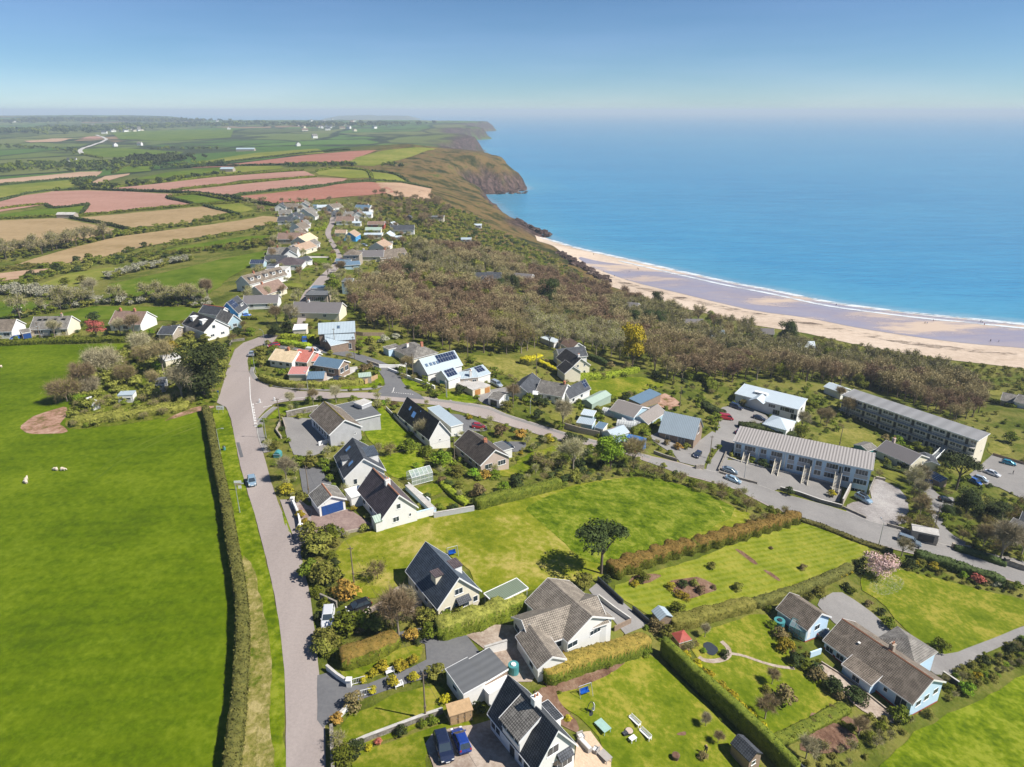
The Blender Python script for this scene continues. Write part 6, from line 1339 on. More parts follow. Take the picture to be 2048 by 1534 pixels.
# white modern long
h=H('long white modern building with pale metal roof and gabled glass entrance','r5',name='modern_house')
h.block((620,376),(226,277),(657,325),4.4,1.0,roof='mono',wall='white_wall',rm='white_metal',oh=.3,wins=[('a',.05,1.4,2,2),('a',.2,3.3,3,1.4),('a',.4,3.3,2.4,1.2),('a',.12,3.3,3,1.6),('a',.32,1.4,2.4,1.8),('a',.88,1.4,2.4,
1.8),('g',.5,3.2,2,1.2)])
o_,d_,n_,l_=h.side('a');pr=MB();pr.prism([(-2.6,3.2),(0,4.6),(2.6,3.2),(2.6,3.36),(0,4.76),(-2.6,3.36)],o_+d_*l_*.62-n_*4.0+Vector((0,0,.9)),n_,6.5,d_);h.add('porch_roof',pr,'white_metal')
cb=MB();cb.box(o_+d_*l_*.55-n_*3.2+Vector((0,0,4.6)),d_*4.5,-n_*1.6,(0,0,1.1));cl_=h.add('clerestory',cb,'white_wall');h.window('a',0,0,3.6,.6,orig=(o_+d_*(l_*.55+2.25)-n_*3.15+Vector((0,0,5.2)),d_,n_,0),parent=cl_)
h=H('square annexe with pale hipped roof behind the terrace','r5',name='annexe',cat='annexe')
h.block((545,508),(400,468),(600,453),2.8,1.8,roof='hip',wall='white_wall',rm='white_metal',wins=W2('a',(.2,.6),1.4,1.6,1.2)+[('g',.5,1.4,1.4,1.2)])
h=H('white hut with pale roof at the top end of the long block','r5',name='hut',cat='hut')
h.block((890,268),(788,232),(955,245),2.8,1.0,W=6,wall='white_wall',rm='white_metal',wins=[('g',.5,1.5,2,.8)])
# terrace
h=H('pale two storey terrace of flats with corrugated roof and four outside stairs','r5',name='terrace',cat='flats')
h.block((1085,757),(220,575),(1100,676),6.3,.9,W=8.6,roof='mono',wall='blue_wall',rm='terrace_roof',oh=.35)
TL=h.L
for f in (.03,.13,.235,.33,.435,.53,.64,.74,.845,.935):
 wide=f in (.03,.235,.435,.64,.845);wd=TL*(.085 if wide else .045)
 h.window('a',f+.03,4.9,wd,1.5);h.window('a',f+.03,2.0,wd*1.1,1.5);
 sp_=MB();o_,d_,n_,l_=h.side('a');sp_.box(o_+d_*((f+.03)*l_-wd*.55)+Vector((0,0,3.0))-n_*.01,d_*wd*1.1,n_*.05,(0,0,1.0));h.add('spandrel_panel',sp_,'grey_wall')
 if f==.03:h.window('a',f+.03,-.9,wd*1.1,1.4)
for f in (.195,.40,.60,.80,.985):
 fl=MB();o_,d_,n_,l_=h.side('a');fl.box(o_+d_*(f*l_)+Vector((0,0,-1.5)),d_*.16,n_*.45,(0,0,7.7));h.add('party_wall',fl,'white_wall')
for f in (.19,.41,.63,.87):
 o_,d_,n_,l_=h.side('a');st=MB();b0=o_+d_*(f*l_)+n_*.06
 for i in range(14):st.box(b0+n_*(.9+i*.36)+Vector((0,0,3.0-i*.24)),d_*1.5,n_*.37,(0,0,.1))
 st.box(b0+Vector((0,0,3.1)),d_*1.5,n_*.9,(0,0,.12));so_=h.add('staircase',st,'concrete')
 for k in (-.1,1.5):
  rl=MB();a_=b0+d_*k+n_*.9+Vector((0,0,2.9));b_=b0+d_*k+n_*6.0+Vector((0,0,-.5));q=[a_,b_,b_+Vector((0,0,1.15)),a_+Vector((0,0,1.15))];q2=[x+d_*.1 for x in q]
  rl.face(q);rl.face(q2[::-1]);
  for i in range(4):j=(i+1)%4;rl.face([q[i],q2[i],q2[j],q[j]])
  h.add('parapet',rl,'cream_wall',so_)
 h.window('a',f+.012,4.3,1.0,2.1,'door','dark_paint')
 # long block
h=H('very long three storey block of flats with flat grey roof and access balconies','r5',name='apartment_block',cat='flats')
h.block((1755,572),(905,285),(1826,549),8.2,.3,roof='mono',W=7.5,wall='cream_wall',rm='block_roof',oh=.35)
TL=h.L;o_,d_,n_,l_=h.side('a')
nb=24
for i in range(nb):
 f=(i+.5)/nb
 for zz in (7.0,4.2,1.4):
  if i%3==1:h.window('a',f,zz-.25,.95,1.9,'door','dark_paint')
  else :h.window('a',f,zz+.15,1.7,1.1)
for zz in (2.75,5.5):
 sl2=MB();sl2.box(o_+n_*.06+Vector((0,0,zz)),d_*l_,n_*1.35,(0,0,.18));h.add('balcony',sl2,'concrete')
 r_=MB();r_.box(o_+n_*1.36+Vector((0,0,zz+1.1)),d_*l_,n_*.05,(0,0,.08));r_.box(o_+n_*1.36+Vector((0,0,zz+.65)),d_*l_,n_*.03,(0,0,.05))
 for i in range(60):r_.box(o_+d_*(l_*i/59.01)+n_*1.35+Vector((0,0,zz+.18)),d_*.05,n_*.05,(0,0,.95))
 h.add('railing',r_,'dark_paint')
h.window('g',.7,3,.5,.7)
ft=MB();a_=o_+d_*(l_*.155)+n_*1.4
for i in range(18):ft.box(a_+n_*i*.42+Vector((0,0,2.75-i*.13)),d_*1.5,n_*.44,(0,0,.1))
fb=h.add('outside_stair',ft,'galvanised')
for k in (0,1.5):
 rl=MB();p0=a_+d_*k+Vector((0,0,3.9));p1=a_+d_*k+n_*7.4+Vector((0,0,1.6));rl.cyl(p0,p1,.05);rl.cyl(p0-Vector((0,0,.5)),p1-Vector((0,0,.5)),.04)
 for i in range(9):q=p0.lerp(p1,i/8);rl.cyl(q,q-Vector((0,0,1.1)),.03,.03,4)
 h.add('handrail',rl,'galvanised',fb)
 # brown low bungalow near block
h=H('low cream bungalow with dull brown roof between terrace and long block','r5',name='bungalow',cat='bungalow')
h.block((1330,722),(1118,630),(1392,690),2.7,2.0,W=9,wall='cream_wall',rm='fibre_roof',wins=[('g',.35,1.5,.6,1.0),('g',.75,1.5,.6,1.0),('a',.3,1.5,1.4,1),('a',.7,1.5,1.4,1)]);h.chimney(.9,.7,.8,.8,.9,'pink_wall')
h.block((1400,715),(1370,670),(1440,698),2.5,0.8,W=5,L=6,wall='cream_wall',rm='slate',oh=.15)
h=H('small green shed at the left end of the brown bungalow','r5',name='shed',cat='shed')
h.block((1060,640),(1120,622),(1020,612),2.2,.8,W=5,wall='teal_paint',rm='grey_tiles',oh=.1)
h=H('grey roofed dune cottages at the right edge','r5',name='cottage',cat='cottage')
h.block((1905,315),(2000,335),None,2.6,2,W=8,wall='stone_wall',rm='grey_tiles');h.block((1990,325),(2120,360),None,2.6,2,W=8,wall='white_wall',rm='grey_tiles')
h=H('stone bus shelter with flat pale roof beside the east road','c5',name='bus_shelter',cat='bus shelter')
h.block((690,885),(835,915),(705,790),2.5,0,W=3,L=5.5,roof='flat',wall='stone_wall',rm='concrete',oh=.12,trim=None);h.window('a',.55,1.15,3.4,1.9,'opening_shade','dark_paint')  # dark slab on the wall paints the shade inside the shelter
h=H('house with grey tiled roofs hidden behind trees at the right edge','c5')
h.block((1690,900),(1830,960),None,2.7,2.4,W=9,wall='stone_wall',rm='grey_tiles');h.block((1840,840),(1960,880),None,2.7,2.6,W=8,wall='stone_wall',rm='slate')
h=H('small shed with sloping solar roof under the big pine by the car park','c5',name='shed',cat='shed')
h.block((985,355),(1040,330),(920,300),2.2,.4,W=5,L=4,roof='mono',wall='wood_wall',rm='solar',oh=.1,trim=None)
# left group
h=H('white semi-detached house with near-black roof and two small dormers','r3')
h.block((218,385),(60,325),(350,345),3.6,3.4,wall='white_wall',rm='dark_tiles',wins=[('g',.4,4.6,1.2,1.2),('g',.3,1.6,1.4,.9),('g',.72,1.6,1.4,.9)],W=9)
h.dormer('a',.3,1.9,.35,1.5,'white_paint');h.dormer('a',.75,1.9,.35,1.5,'white_paint');h.block((170,385),(110,360),(215,375),2.6,0,W=3,L=5,roof='flat',wall='white_wall',rm='white_paint',oh=.1)
h.block((330,262),(180,240),None,3.4,2.2,W=6,wall='white_wall',rm='slate',ridge='red_paint')
h=H('vivid blue gabled house with solar panels and a white dormer','r3')
h.block((468,245),(540,196),(350,232),3.2,4.2,wall='pale_blue_wall',gm='vivid_blue_wall',rm='slate',wins=[('g',.5,3.6,1.2,1.2),('a',.4,1.6,1.6,1.2)]);h.panel('a',.05,.5,.35,.95);h.dormer('a',.68,2.2,.2,1.4)
h=H('pale blue house with a lichened hipped roof','r3')
h.block((395,318),(310,280),(428,272),3.0,2.6,wall='pale_blue_wall',rm='grey_tiles',wins=[('g',.5,1.6,1.5,1.2)])
h=H('grey garage with two roof pitches left of the white semi-detached house','b4',name='garage',cat='garage')
h.block((1350,290),(1470,292),None,2.4,1.6,W=8,wall='stone_wall',rm='slate');h.block((1480,262),(1535,255),None,2.4,1.2,W=5,wall='white_wall',rm='slate')
h=H('bungalow with weathered pink-brown roof and white gable behind the coral tree','b4',name='bungalow',cat='bungalow')
h.block((935,200),(1195,208),None,2.8,3.4,W=10,wall='white_wall',rm='rust_tiles',wins=[('a',.2,1.5,2.4,1.3),('a',.5,1.5,2,1.3)]);h.chimney(.15,.5,.7,.8,.9,'brick');h.chimney(.62,.5,.7,.8,.9,'brick')
h=H('long grey roofed bungalow with four little roof vents','b4',name='bungalow',cat='bungalow')
h.block((258,248),(570,240),None,2.7,3.2,W=9,wall='cream_wall',rm='grey_tiles',wins=[('a',.2,1.4,3,1.4),('a',.6,1.4,2.4,1.3),('a',.88,1.4,1.6,1.2)]);h.chimney(.75,.5,.6,.8,.9,'stone_wall')
for f in (.2,.35,.6,.85):h.dormer('a',f,.9,.62,.7,'grey_tiles','dark_paint',win=False)
h.block((188,285),(262,272),None,2.3,.7,W=5,wall='pink_wall',rm='grey_tiles',oh=.1);h.window('a',.5,1.0,2.4,1.9,'garage_door','blue_door')
h=H('brown roofed house cut by the left edge of the pasture road','b4')
h.block((-60,270),(95,265),None,2.7,3.0,W=9,wall='white_wall',rm='brown_tiles',wins=[('a',.7,1.5,2,1.2)])
h=H('long pale shed behind the dark cypress','b4',name='shed',cat='shed');h.block((1260,735),(1400,722),None,2.4,.4,W=5,roof='mono',wall='grey_wall',rm='felt',oh=.15)
h=H('whitewashed garden building above the dark cypress','b4',name='outbuilding',cat='outbuilding');h.block((1410,520),(1540,490),None,2.6,.3,W=5,roof='mono',wall='cream_wall',rm='concrete',oh=.1)
h=H('pale caravan half hidden in the overgrown garden','b4',name='caravan',cat='caravan');h.block((1000,818),(1130,812),None,2.3,.2,W=2.6,roof='mono',wall='white_wall',rm='zinc',oh=.05,trim=None,wins=[('a',.3,1.3,1.2,.7),
('a',.7,1.3,1.2,.7)])
h=H('collapsed white greenhouse in the overgrown garden','b4',name='lean_to',cat='lean-to');h.block((790,900),(850,880),None,1.6,.9,W=4,roof='mono',wall='white_wall',rm='polythene',oh=.1)
# houses along the far lane: centre pixel, ridge angle, length, width
FH=[((430,205),95,9,8,2.8,2.8,'slate','white_wall','white gable at the far left end of the village'),((530,200),5,10,7,2.6,2.4,'brown_tiles','stone_wall','brown roofed house next to the leftmost far gable'),
((665,205),100,13,10,3.2,3.6,'grey_tiles','white_wall','big white gabled house at the top of the far row'),((695,268),80,11,9,3.0,3.2,'grey_tiles','white_wall','white gable second from the top of the far row'),  # grey tiles, paler than slate, paint sun glint on the far roofs
((500,345),5,12,8,2.6,2.4,'slate','white_wall','white bungalow beside the tan field end'),((612,335),85,10,8,2.8,3,'slate','white_wall','slate roofed gable above the three stepped gables'),
((600,385),88,10,8,2.8,3,'slate','white_wall','first of three stepped white gables'),((620,430),84,12,8,2.8,3.3,'brown_tiles','white_wall','nearest of three stepped white gables'),
((550,535),2,15,8,2.8,3,'rust_tiles','stone_wall','long brown-red roofed house on the field side'),((665,560),82,14,9,3.0,3.0,'cream_tiles','cream_wall','cream gabled house with beige roof'),
((640,640),70,13,9,2.7,2.6,'peach_tiles','cream_wall','house with peach coloured roof by the white drive'),((455,690),2,14,8,2.8,2.8,'grey_tiles','white_wall','white bungalow with grey roof below the peach roof'),
((505,705),115,9,7,2.8,2.8,'slate','white_wall','white gable crossing the grey roofed bungalow'),((385,755),2,10,6,2.4,2,'slate','stone_wall','low slate roofed annexe near the solar shed'),
((235,975),62,20,8,3.4,3.2,'brown_tiles','white_wall','long brown roofed row with a line of white dormers'),((290,1090),68,13,8,2.8,3.4,'rust_tiles','cream_wall','cream gable with rust roof behind bare trees'),
((235,1190),8,12,8,2.5,2.2,'fibre_roof','white_wall','low grey bungalow with white gable above the bank'),((815,1285),-4,17,9,2.7,2.8,'fibre_roof','cream_wall','grey roofed bungalow with cream gable at the wood edge'),
((965,210),60,10,8,2.8,2.6,'brown_tiles','white_wall','white gabled house at the lane end'),((1270,225),-15,11,8,2.8,2.6,'blue_metal','white_wall','white house with bright blue panelled roof'),
((1215,290),100,13,8,2.8,2.8,'brown_tiles','white_wall','dark brown roof gable near the blue panelled roof'),((1085,350),2,11,7,2.8,2.6,'rust_tiles','white_wall','white house with pinkish red roof on the lane'),
((1090,290),20,9,7,2.6,2.2,'grey_tiles','stone_wall','grey roof behind the pinkish red one'),((1150,510),85,9,7,3.0,2.6,'peach_tiles','vivid_blue_wall','bright blue gable with orange roof'),
((1400,385),0,10,6,2.6,1.8,'rust_tiles','red_paint','small dark red timber house'),((1665,440),5,14,8,2.8,2.6,'slate','white_wall','white house with slate roof alone on the right of the village'),
((1370,440),2,9,5,2.4,1.4,'pale_green_metal','cream_wall','pale green roofed shed in the far gardens'),((1370,490),2,10,6,2.6,.6,'white_metal','cream_wall','low white roofed building in the far gardens'),
((1520,505),85,8,6,2.6,2.2,'white_metal','yellow_paint','pale yellow gabled chalet'),((1440,620),80,11,9,3.0,2.8,'peach_tiles','white_wall','white two storey house with orange-brown roof'),
((1330,715),3,14,8,2.8,2.6,'fibre_roof','cream_wall','long grey roof beside the stone tower house'),((1545,720),30,14,11,2.9,3.4,'brown_tiles','cream_wall','large brown roofed house at the bend'),
((1705,805),0,7,6,2.5,1.2,'brown_tiles','stone_wall','small brown shed right of the large brown roof'),((1070,760),0,7,5,2.4,.6,'blue_metal','pale_blue_wall','teal grey flat shed by the far bend'),
((1145,800),20,7,6,2.4,1.2,'blue_metal','pale_blue_wall','blue-grey shed in front of the stone tower house'),((1730,305),90,5,4,2.3,1.2,'slate','wood_wall','tiny dark shed at the top of the gardens'),
((2010,300),0,11,6,2.5,.5,'felt','cream_wall','low grey roofed hut on the heath'),((195,785),0,6,5,2.3,1.4,'solar','pale_blue_wall','little blue shed roofed with solar panels'),
((440,545),0,4,4,2.3,.6,'white_metal','pale_blue_wall','pale blue cabin beside the long brown-red roof'),((90,1200),0,1,1,1,.5,'','',''),((1560,370),60,3.5,3,2,1,'white_metal','white_wall','tiny white summerhouse on the garden slope'),
((760,190),0,5,4,2.3,.8,'blue_metal','pale_blue_wall','pale blue shed beyond the top gables'),((1035,238),0,6,4,2.2,.7,'pale_green_metal','pale_blue_wall','aqua shed by the lane end'),((1200,365),0,5,4,2.2,.8,'white_metal',
'white_wall','small white garage near the pinkish red roof'),((855,205),10,8,6,2.5,1.5,'white_metal','white_wall','low white building at the top of the lane'),
((745,300),85,7,6,2.6,2.4,'grey_tiles','white_wall','small white gable right of the second top gable'),((470,270),10,8,6,2.6,2.2,'grey_tiles','white_wall','small white bungalow at the top left of the far row'),((560,300),
80,7,6,2.6,2.4,'slate','white_wall','little white gable above the slate roofed gable'),((655,385),80,7,6,2.6,2.4,'grey_tiles','white_wall','small white gable to the right of the first stepped gable'),((590,480),85,8,6,2.6,
2.6,'brown_tiles','white_wall','brown roofed gable just below the stepped gables'),((735,600),80,8,6,2.6,2.4,'grey_tiles','white_wall','white cottage between the cream gable and the lane'),((560,650),80,8,6,2.6,2.6,'grey_tiles',
'white_wall','white gable left of the peach roof'),((640,770),60,7,6,2.5,1.8,'slate','white_wall','white wing at the right end of the slate hipped bungalow'),((985,275),80,7,6,2.6,2.2,'slate','white_wall','small slate gable at the first bend of the far lane'),
((1300,280),0,7,6,2.6,1.6,'white_metal','white_wall','low white house right of the dark brown gable'),((1180,330),90,6,5,2.5,1.8,'grey_tiles','white_wall','small white gable behind the pinkish red roof end'),((1590,515),0,
7,4,2.4,.6,'white_metal','white_wall','flat white outbuilding right of the yellow chalet'),((1500,590),0,6,5,2.5,1.4,'grey_tiles','cream_wall','cream shed right of the orange-brown roof'),((1600,735),20,8,6,2.6,2.0,'slate',
'white_wall','white wing on the right of the large brown roof'),((1040,470),0,6,5,2.4,1.5,'peach_tiles','cream_wall','small peach roofed cabin left of the bright blue gable')]
for p,ang,L_,Wd,ev,ri,rm,wl,lab in FH:
 if not rm:continue
 h=H(lab,'c1');wins=[('a',.25,1.5,1.3,1.1),('a',.7,1.5,1.3,1.1)] if L_>7 else [('a',.5,1.4,1,.8)]
 wins+=[('g',.5,1.5,1.6,1.2)] if Wd>5 else []
 h.block(at=(p[0],p[1],ang,L_*1.12,Wd*1.08),eave=ev,rise=ri,wall=wl,rm=rm,wins=wins,oh=.3,trim='white_paint' if wl!='wood_wall' else None)
 if L_>=10 and ri>2.3:h.chimney(.3 if L_>12 else .8,.5,.7,.8,.8,'brick' if 'tiles' in rm else 'white_wall')
 if 'dormers' in lab:
  for f in (.12,.3,.5,.7,.88):h.dormer('a',f,1.8,.25,1.5,'brown_tiles')
 if 'hip' in lab:pass
h=H('dark slate hipped bungalow with a white front above the far lawns','c1',name='bungalow',cat='bungalow');h.block(at=(515,800,5,14,11),eave=2.7,rise=3.0,roof='hip',wall='white_wall',rm='purple_tiles',wins=[('a',.2,1.4,
1.6,1.2),('a',.8,1.4,1.6,1.2)])
h=H('white two storey modern house with roof terrace in the far row','c1',name='modern_house');h.block(at=(400,905,0,9.5,8),eave=5.0,rise=0,roof='flat',wall='white_wall',rm='concrete',oh=.1,wins=[('a',.25,3.6,1.4,1.4),('a',
.55,3.6,2,1.6),('a',.3,1.3,2,1.6),('h',.5,3.6,2,1.2)]);h.block(at=(350,905,0,4,6),eave=6.4,rise=0,roof='flat',wall='white_wall',rm='slate',oh=.1)
h=H('flat roofed dark modern house at the foot of the far lane','c1',name='modern_house');h.block(at=(810,1130,0,9,7),eave=3.2,rise=0,roof='flat',wall='stone_wall',rm='felt',oh=.4,trim='dark_paint',wins=[('a',.5,1.6,6,1.9)])
h=H('tall pale blue box house beside the green tree','c1',name='modern_house');h.block(at=(1112,1050,90,6,4.2),eave=5.8,rise=0,roof='flat',wall='pale_blue_wall',rm='felt',oh=.1,wins=[('g',.5,4.4,2,1)])
h=H('white garage with a pale blue roof left of the green tree','c1',name='garage',cat='garage');h.block(at=(810,1050,0,6,5),eave=2.6,rise=0,roof='flat',wall='white_wall',rm='blue_metal',oh=.1)
h=H('grey stone tower house with pyramid roof','c1');h.block(at=(1160,755,0,8.5,8),eave=5.4,rise=2.6,roof='hip',wall='stone_wall',rm='brown_tiles',wins=[('a',.3,4.2,1.2,1.2),('a',.7,4.2,1.2,1.2)])
WH=[('c2',(330,425),0,14,8,'slate','stone_wall','slate roofed house sunk in the middle of the wood'),('c2',(300,460),80,8,6,'slate','white_wall','white gable with grey roof in front of the sunken wood house'),('c2',(545,425),
-20,16,8,'fibre_roof','stone_wall','dark grey roof beside the conifer in the wood'),('c2',(1285,620),-25,12,8,'fibre_roof','wood_wall','brown-grey cabin roof on the slope to the beach'),('c2',(1715,740),0,12,7,'fibre_roof',
'cream_wall','grey roofed house beside the dark conifer row'),('c2',(1750,712),0,5,4,'slate','white_wall','small dark gable just behind the conifer row house'),
('c2',(180,150),0,7,5,'zinc','white_wall','pale roof alone in the upper wood'),('c2',(260,52),0,6,5,'white_metal','white_wall','white hut high on the heath'),('c2',(360,390),0,6,5,'fibre_roof','cream_wall','small roof behind the sunken wood house'),
('c2',(1130,778),60,9,7,'fibre_roof','cream_wall','cream gable half hidden by trees above the rust roof'),('c2',(1885,820),0,6,5,'blue_metal','pale_blue_wall','blue-grey shed roof in the right wood'),
('c3',(655,262),0,9,6,'white_metal','white_wall','white roofed bungalow beside the big dune conifer'),('c3',(385,175),-10,12,6,'fibre_roof','stone_wall','low brown roof behind the dune conifer'),('c3',(95,190),0,8,6,'blue_metal',
'pale_blue_wall','pale blue roof in the wood above the white modern building')]
for c_,p,ang,L_,Wd,rm,wl,lab in WH:
 q_=G(p,c_);AVOID.append(np.array([(q_.x-L_*.7,q_.y),(q_.x+L_*.7,q_.y),(q_.x+L_*.6,q_.y-17),(q_.x-L_*.6,q_.y-17)]))
 h=H(lab,c_);h.block(at=(*p,ang,L_,Wd),eave=3.4 if L_>7 else 2.3,rise=2.2 if L_>7 else .9,wall=wl,rm=rm,wins=[('a',.3,1.6,1.4,1.0),('a',.7,1.6,1.4,1.0)])
 # tiny distant houses and barns
RH=random.Random(4)
def tiny(name,L_,W_,h_,r_,rm,wl,wins=True):
 mb=MB();mb.prism([(0,-.5),(0,h_),(W_/2,h_+r_),(W_,h_),(W_,-.5)],(-L_/2,-W_/2,0),(1,0,0),L_,(0,1,0));r2=MB();r2.prism([(-.4,h_-.2),(W_/2,h_+r_+.02),(W_+.4,h_-.2),(W_+.4,h_+.1),(W_/2,h_+r_+.3),(-.4,h_+.1)],(-L_/2-.3,-W_/2,
0),(1,0,0),L_+.6,(0,1,0))
 return mb.mesh('wall',[wl]),r2.mesh('roof',[rm])
TH_=[tiny('a',14,9,5,3,'slate','white_wall'),tiny('b',11,9,5,4,'grey_tiles','white_wall'),tiny('c',16,9,3.5,3,'rust_tiles','cream_wall')]
def far_house(p,c,k,lab,grp=None,s=1,ang=None):
 g=G(p,c);e=empty('farmhouse' if 'farm' in lab else 'house',g,lab,'house',grp);e.rotation_euler=(0,0,ang if ang is not None else RH.uniform(0,3.1));e.scale=(s,s,s)
 link(bpy.data.objects.new('wall',TH_[k][0]),e);link(bpy.data.objects.new('roof',TH_[k][1]),e)
for i in range(34):far_house((RH.gauss(735,65),236+RH.gauss(0,7)),'r1',RH.randrange(3),'tiny pale house in the distant hillside village','houses of the distant village below the hills',1.3)
for i in range(36):far_house((RH.uniform(-20,330),205+RH.gauss(0,16)),'r2',RH.randrange(3),'tiny pale house in the distant town behind the headlands','houses of the distant town by the headlands',1.5)
for p,lab in (((675,330),'white farm house beside the valley road'),((820,325),'pale farm buildings right of the valley road'),((545,213),'lone white house on the far wooded hill'),((1340,232),'white house on the far green ridge'),
((80,188),'white house at the far left hill'),((1842,282),'white farm house on the coastal plain'),((1745,328),'small white farm cottage on the plain'),((425,425),'white cottage at the valley hedge'),((1270,185),'white house on the skyline ridge')):far_house(p,
'r1',RH.randrange(2),lab,None,1.4 if p[1]<300 else 1)
far_house((436,225),'r2',0,'white tower like building near the third headland',None,1.6)
h=H('long pale farm barn in the valley','r1',name='barn',cat='barn');h.block(at=(1440,358,4,36,11),eave=4,rise=2.5,wall='stone_wall',rm='zinc',trim=None)
h=H('grey roofed barns among scrub above the pink strips','r1',name='barn',cat='barn');h.block(at=(1335,480,0,16,9),eave=4,rise=2,wall='stone_wall',rm='zinc',trim=None)
h=H('small stone barn at the tan field gateway','c6',name='barn',cat='barn');h.block(at=(580,238,0,14,6),eave=3,rise=1.4,wall='stone_wall',rm='concrete',trim=None)
greenhouse((1108,790),(1250,768),3.2,2.0,1.0,'white_paint','white framed greenhouse on the garden lawn','r6')
greenhouse((245,668),(345,735),2.8,1.8,.9,'teal_paint','green framed greenhouse beside the small blue outbuilding','b3')
CROPS.update({'d1':(420,780,.0521),'d2':(450,940,.0652),'d3':(530,880,.0521),'d4':(620,1330,.1367),'d5':(1140,1360,.1758),'d6':(500,800,.1074)})
# ================================================================ VEHICLES
for a in [((15,775),(22,830),'hatch','car_pale_blue','pale blue hatchback driving down the long straight road','r6'),((178,575),(170,640),'suv','car_white','white estate with roof rails parked on the road edge','b1'),((370,
500),(300,525),'hatch','car_black','black hatchback on the drive behind the white estate','b1'),((905,1395),(925,1460),'suv','car_navy','dark navy estate parked nearest the lawn','b1'),((1012,1350),(985,1285),'hatch','car_blue',
'bright blue hatchback parked beside the navy estate','b1'),((578,560),(590,545),'saloon','car_silver','silver car just above the junction','r3'),((735,500),(700,505),'hatch','car_red','red car at the top of the side lane',
'r3'),((1030,548),(1080,555),'van','car_white','white van behind the salmon roofed cottage','r3'),((965,465),(968,490),'suv','car_bright_blue','blue off-roader between the bright hedges','r3'),
((1215,748),(1260,730),'saloon','car_navy','dark car under the slate blue roofed chalet','r3'),((528,275),(560,270),'hatch','car_bright_blue','bright blue car below the vivid blue house','r3'),((140,340),(95,352),'hatch',
'car_bright_blue','blue car outside the long grey roofed bungalow','b4'),((218,845),(180,860),'hatch','car_silver','steel blue hatchback beside the dark roofed house','r4'),((365,808),(415,812),'hatch','car_red','crimson convertible on the dark drive',
'r4'),((558,945),(600,960),'hatch','car_black','black car tucked behind the brown bungalow','r4'),((487,518),(510,530),'suv','car_silver','silver hatchback beyond the orange door garages','r4'),
((1855,1000),(1830,1025),'hatch','car_navy','navy car on the chalet forecourt','r4'),((1405,965),(1450,985),'hatch','car_red','red car half hidden by the lime green tree','r4'),((225,370),(265,385),'suv','car_navy','dark blue people carrier at the white modern building',
'r5'),((162,440),(200,445),'van','car_red','red van in the parking court','r5'),((372,442),(415,455),'saloon','car_navy','dark blue saloon beside the square annexe','r5'),((245,528),(270,505),'hatch','car_purple','plum coloured car at the corner of the terrace',
'r5'),((185,775),(235,790),'saloon','car_grey','grey-blue car under twigs in the forecourt','r5'),((205,832),(250,850),'saloon','car_pale_blue','pale blue car on the road below the forecourt','r5'),
((1030,955),(1075,980),'suv','car_pale_blue','pale silver estate with a black roof box on the gravel yard','r5'),((640,1025),(740,1060),'pickup','car_grey','grey pickup with a canopy driving on the east road','c5'),((1045,
575),(1120,590),'hatch','car_black','dark car on the shaded drive by the pine','c5'),((1555,275),(1620,300),'saloon','car_white','white saloon in the grey car park','c5'),((1425,340),(1480,360),'hatch','car_silver','silver hatchback next to the white saloon in the car park',
'c5'),((1735,160),(1800,175),'hatch','car_teal','teal hatchback alone at the far side of the car park','c5'),((1360,365),(1390,380),'hatch','car_bright_blue','blue car mostly hidden behind the big pine','c5'),
((875,372),(920,365),'hatch','car_bright_blue','blue car in the pine shade beside the solar roofed shed','c5'),((1780,525),(1815,535),'suv','car_grey','dark grey car on the dune lawn','c3'),((480,695),(520,670),'hatch','car_black',
'black car between the two pale blue buildings','b3'),((660,768),(690,770),'hatch','car_silver','pale car on the drive of the hipped slate bungalow','c1'),
((790,550),(820,555),'hatch','car_white','white car in front of the cream gabled house','c1'),((1495,950),(1530,952),'suv','car_bright_blue','bright blue car at the end of the pale drive','c1'),((685,1125),(700,1100),'hatch',
'car_grey','grey car beside the flat roofed dark house','c1'),((1270,575),(1300,580),'hatch','car_silver','silver car in the far gardens','c1'),((860,200),(890,205),'hatch','car_white','white car at the top of the far lane',
'c1')]:
 car(*a,group='cars parked and driving in the village',extra=(lambda mb:mb.cbox(-.4,0,1.72,1.8,.8,.35)) if 'roof box' in a[4] else None)
 # ================================================================ POLES, LAMPS, SIGNS
tops={}
for k,p,h_,lab,c in [('a',(340,335),7.5,'telephone pole on the meadow corner left of the cream house','b1'),('b',(792,1190),8,'telephone pole with a long shadow on the lower lawn','b1'),('c',(405,870),7.5,'telephone pole behind the blue door garage',
'r6'),('d',(1397,650),7.5,'telephone pole in the shrubs left of the brown bungalow','r6'),('e',(790,1110),8.5,'telephone pole at the church hall yard','r3'),('f',(1338,590),8,'telephone pole on the grass patch by the side lane',
'r3'),('g',(1195,525),8,'telephone pole against the zinc house','r3'),('h',(292,332),8.5,'telephone pole on the rough slope behind the solar house','r4'),('i',(760,458),8.5,'telephone pole above the white L shaped house',
'r4'),('j',(602,665),8,'telephone pole in the garden bushes above the east road','r4'),('k',(1737,672),8,'telephone pole at the pink earth yard','r4'),('l',(877,625),8,'telephone pole on the green between the blocks','r5'),
('m',(895,975),9.5,'leaning telephone pole by the bus shelter','c5'),('n',(60,690),7.5,'telephone pole beside the chalet lane','r5'),('o',(350,350),7,'telephone pole in front of the long grey roofed bungalow','b4'),('p',(1772,
720),8,'telephone pole in front of the hipped bungalow','r3'),('q',(855,1050),7,'pole standing in the near drive hedge','b1')][:16]:
 tops[k]=pole(p,h_,lab,c)[1]
for a_,b_,lab in (('b','a','wire between the two nearest poles'),('a','c','wire over the meadow to the garage pole'),('c','d','wire crossing the white houses'),('e','f','wire over the junction green'),('m','l','wire across the terrace end')):wire(tops[a_],
tops[b_],lab)
o_b=tops['b'];wire(o_b,o_b+Vector((14,-22,-2.6)),'wire running down to the slate house')
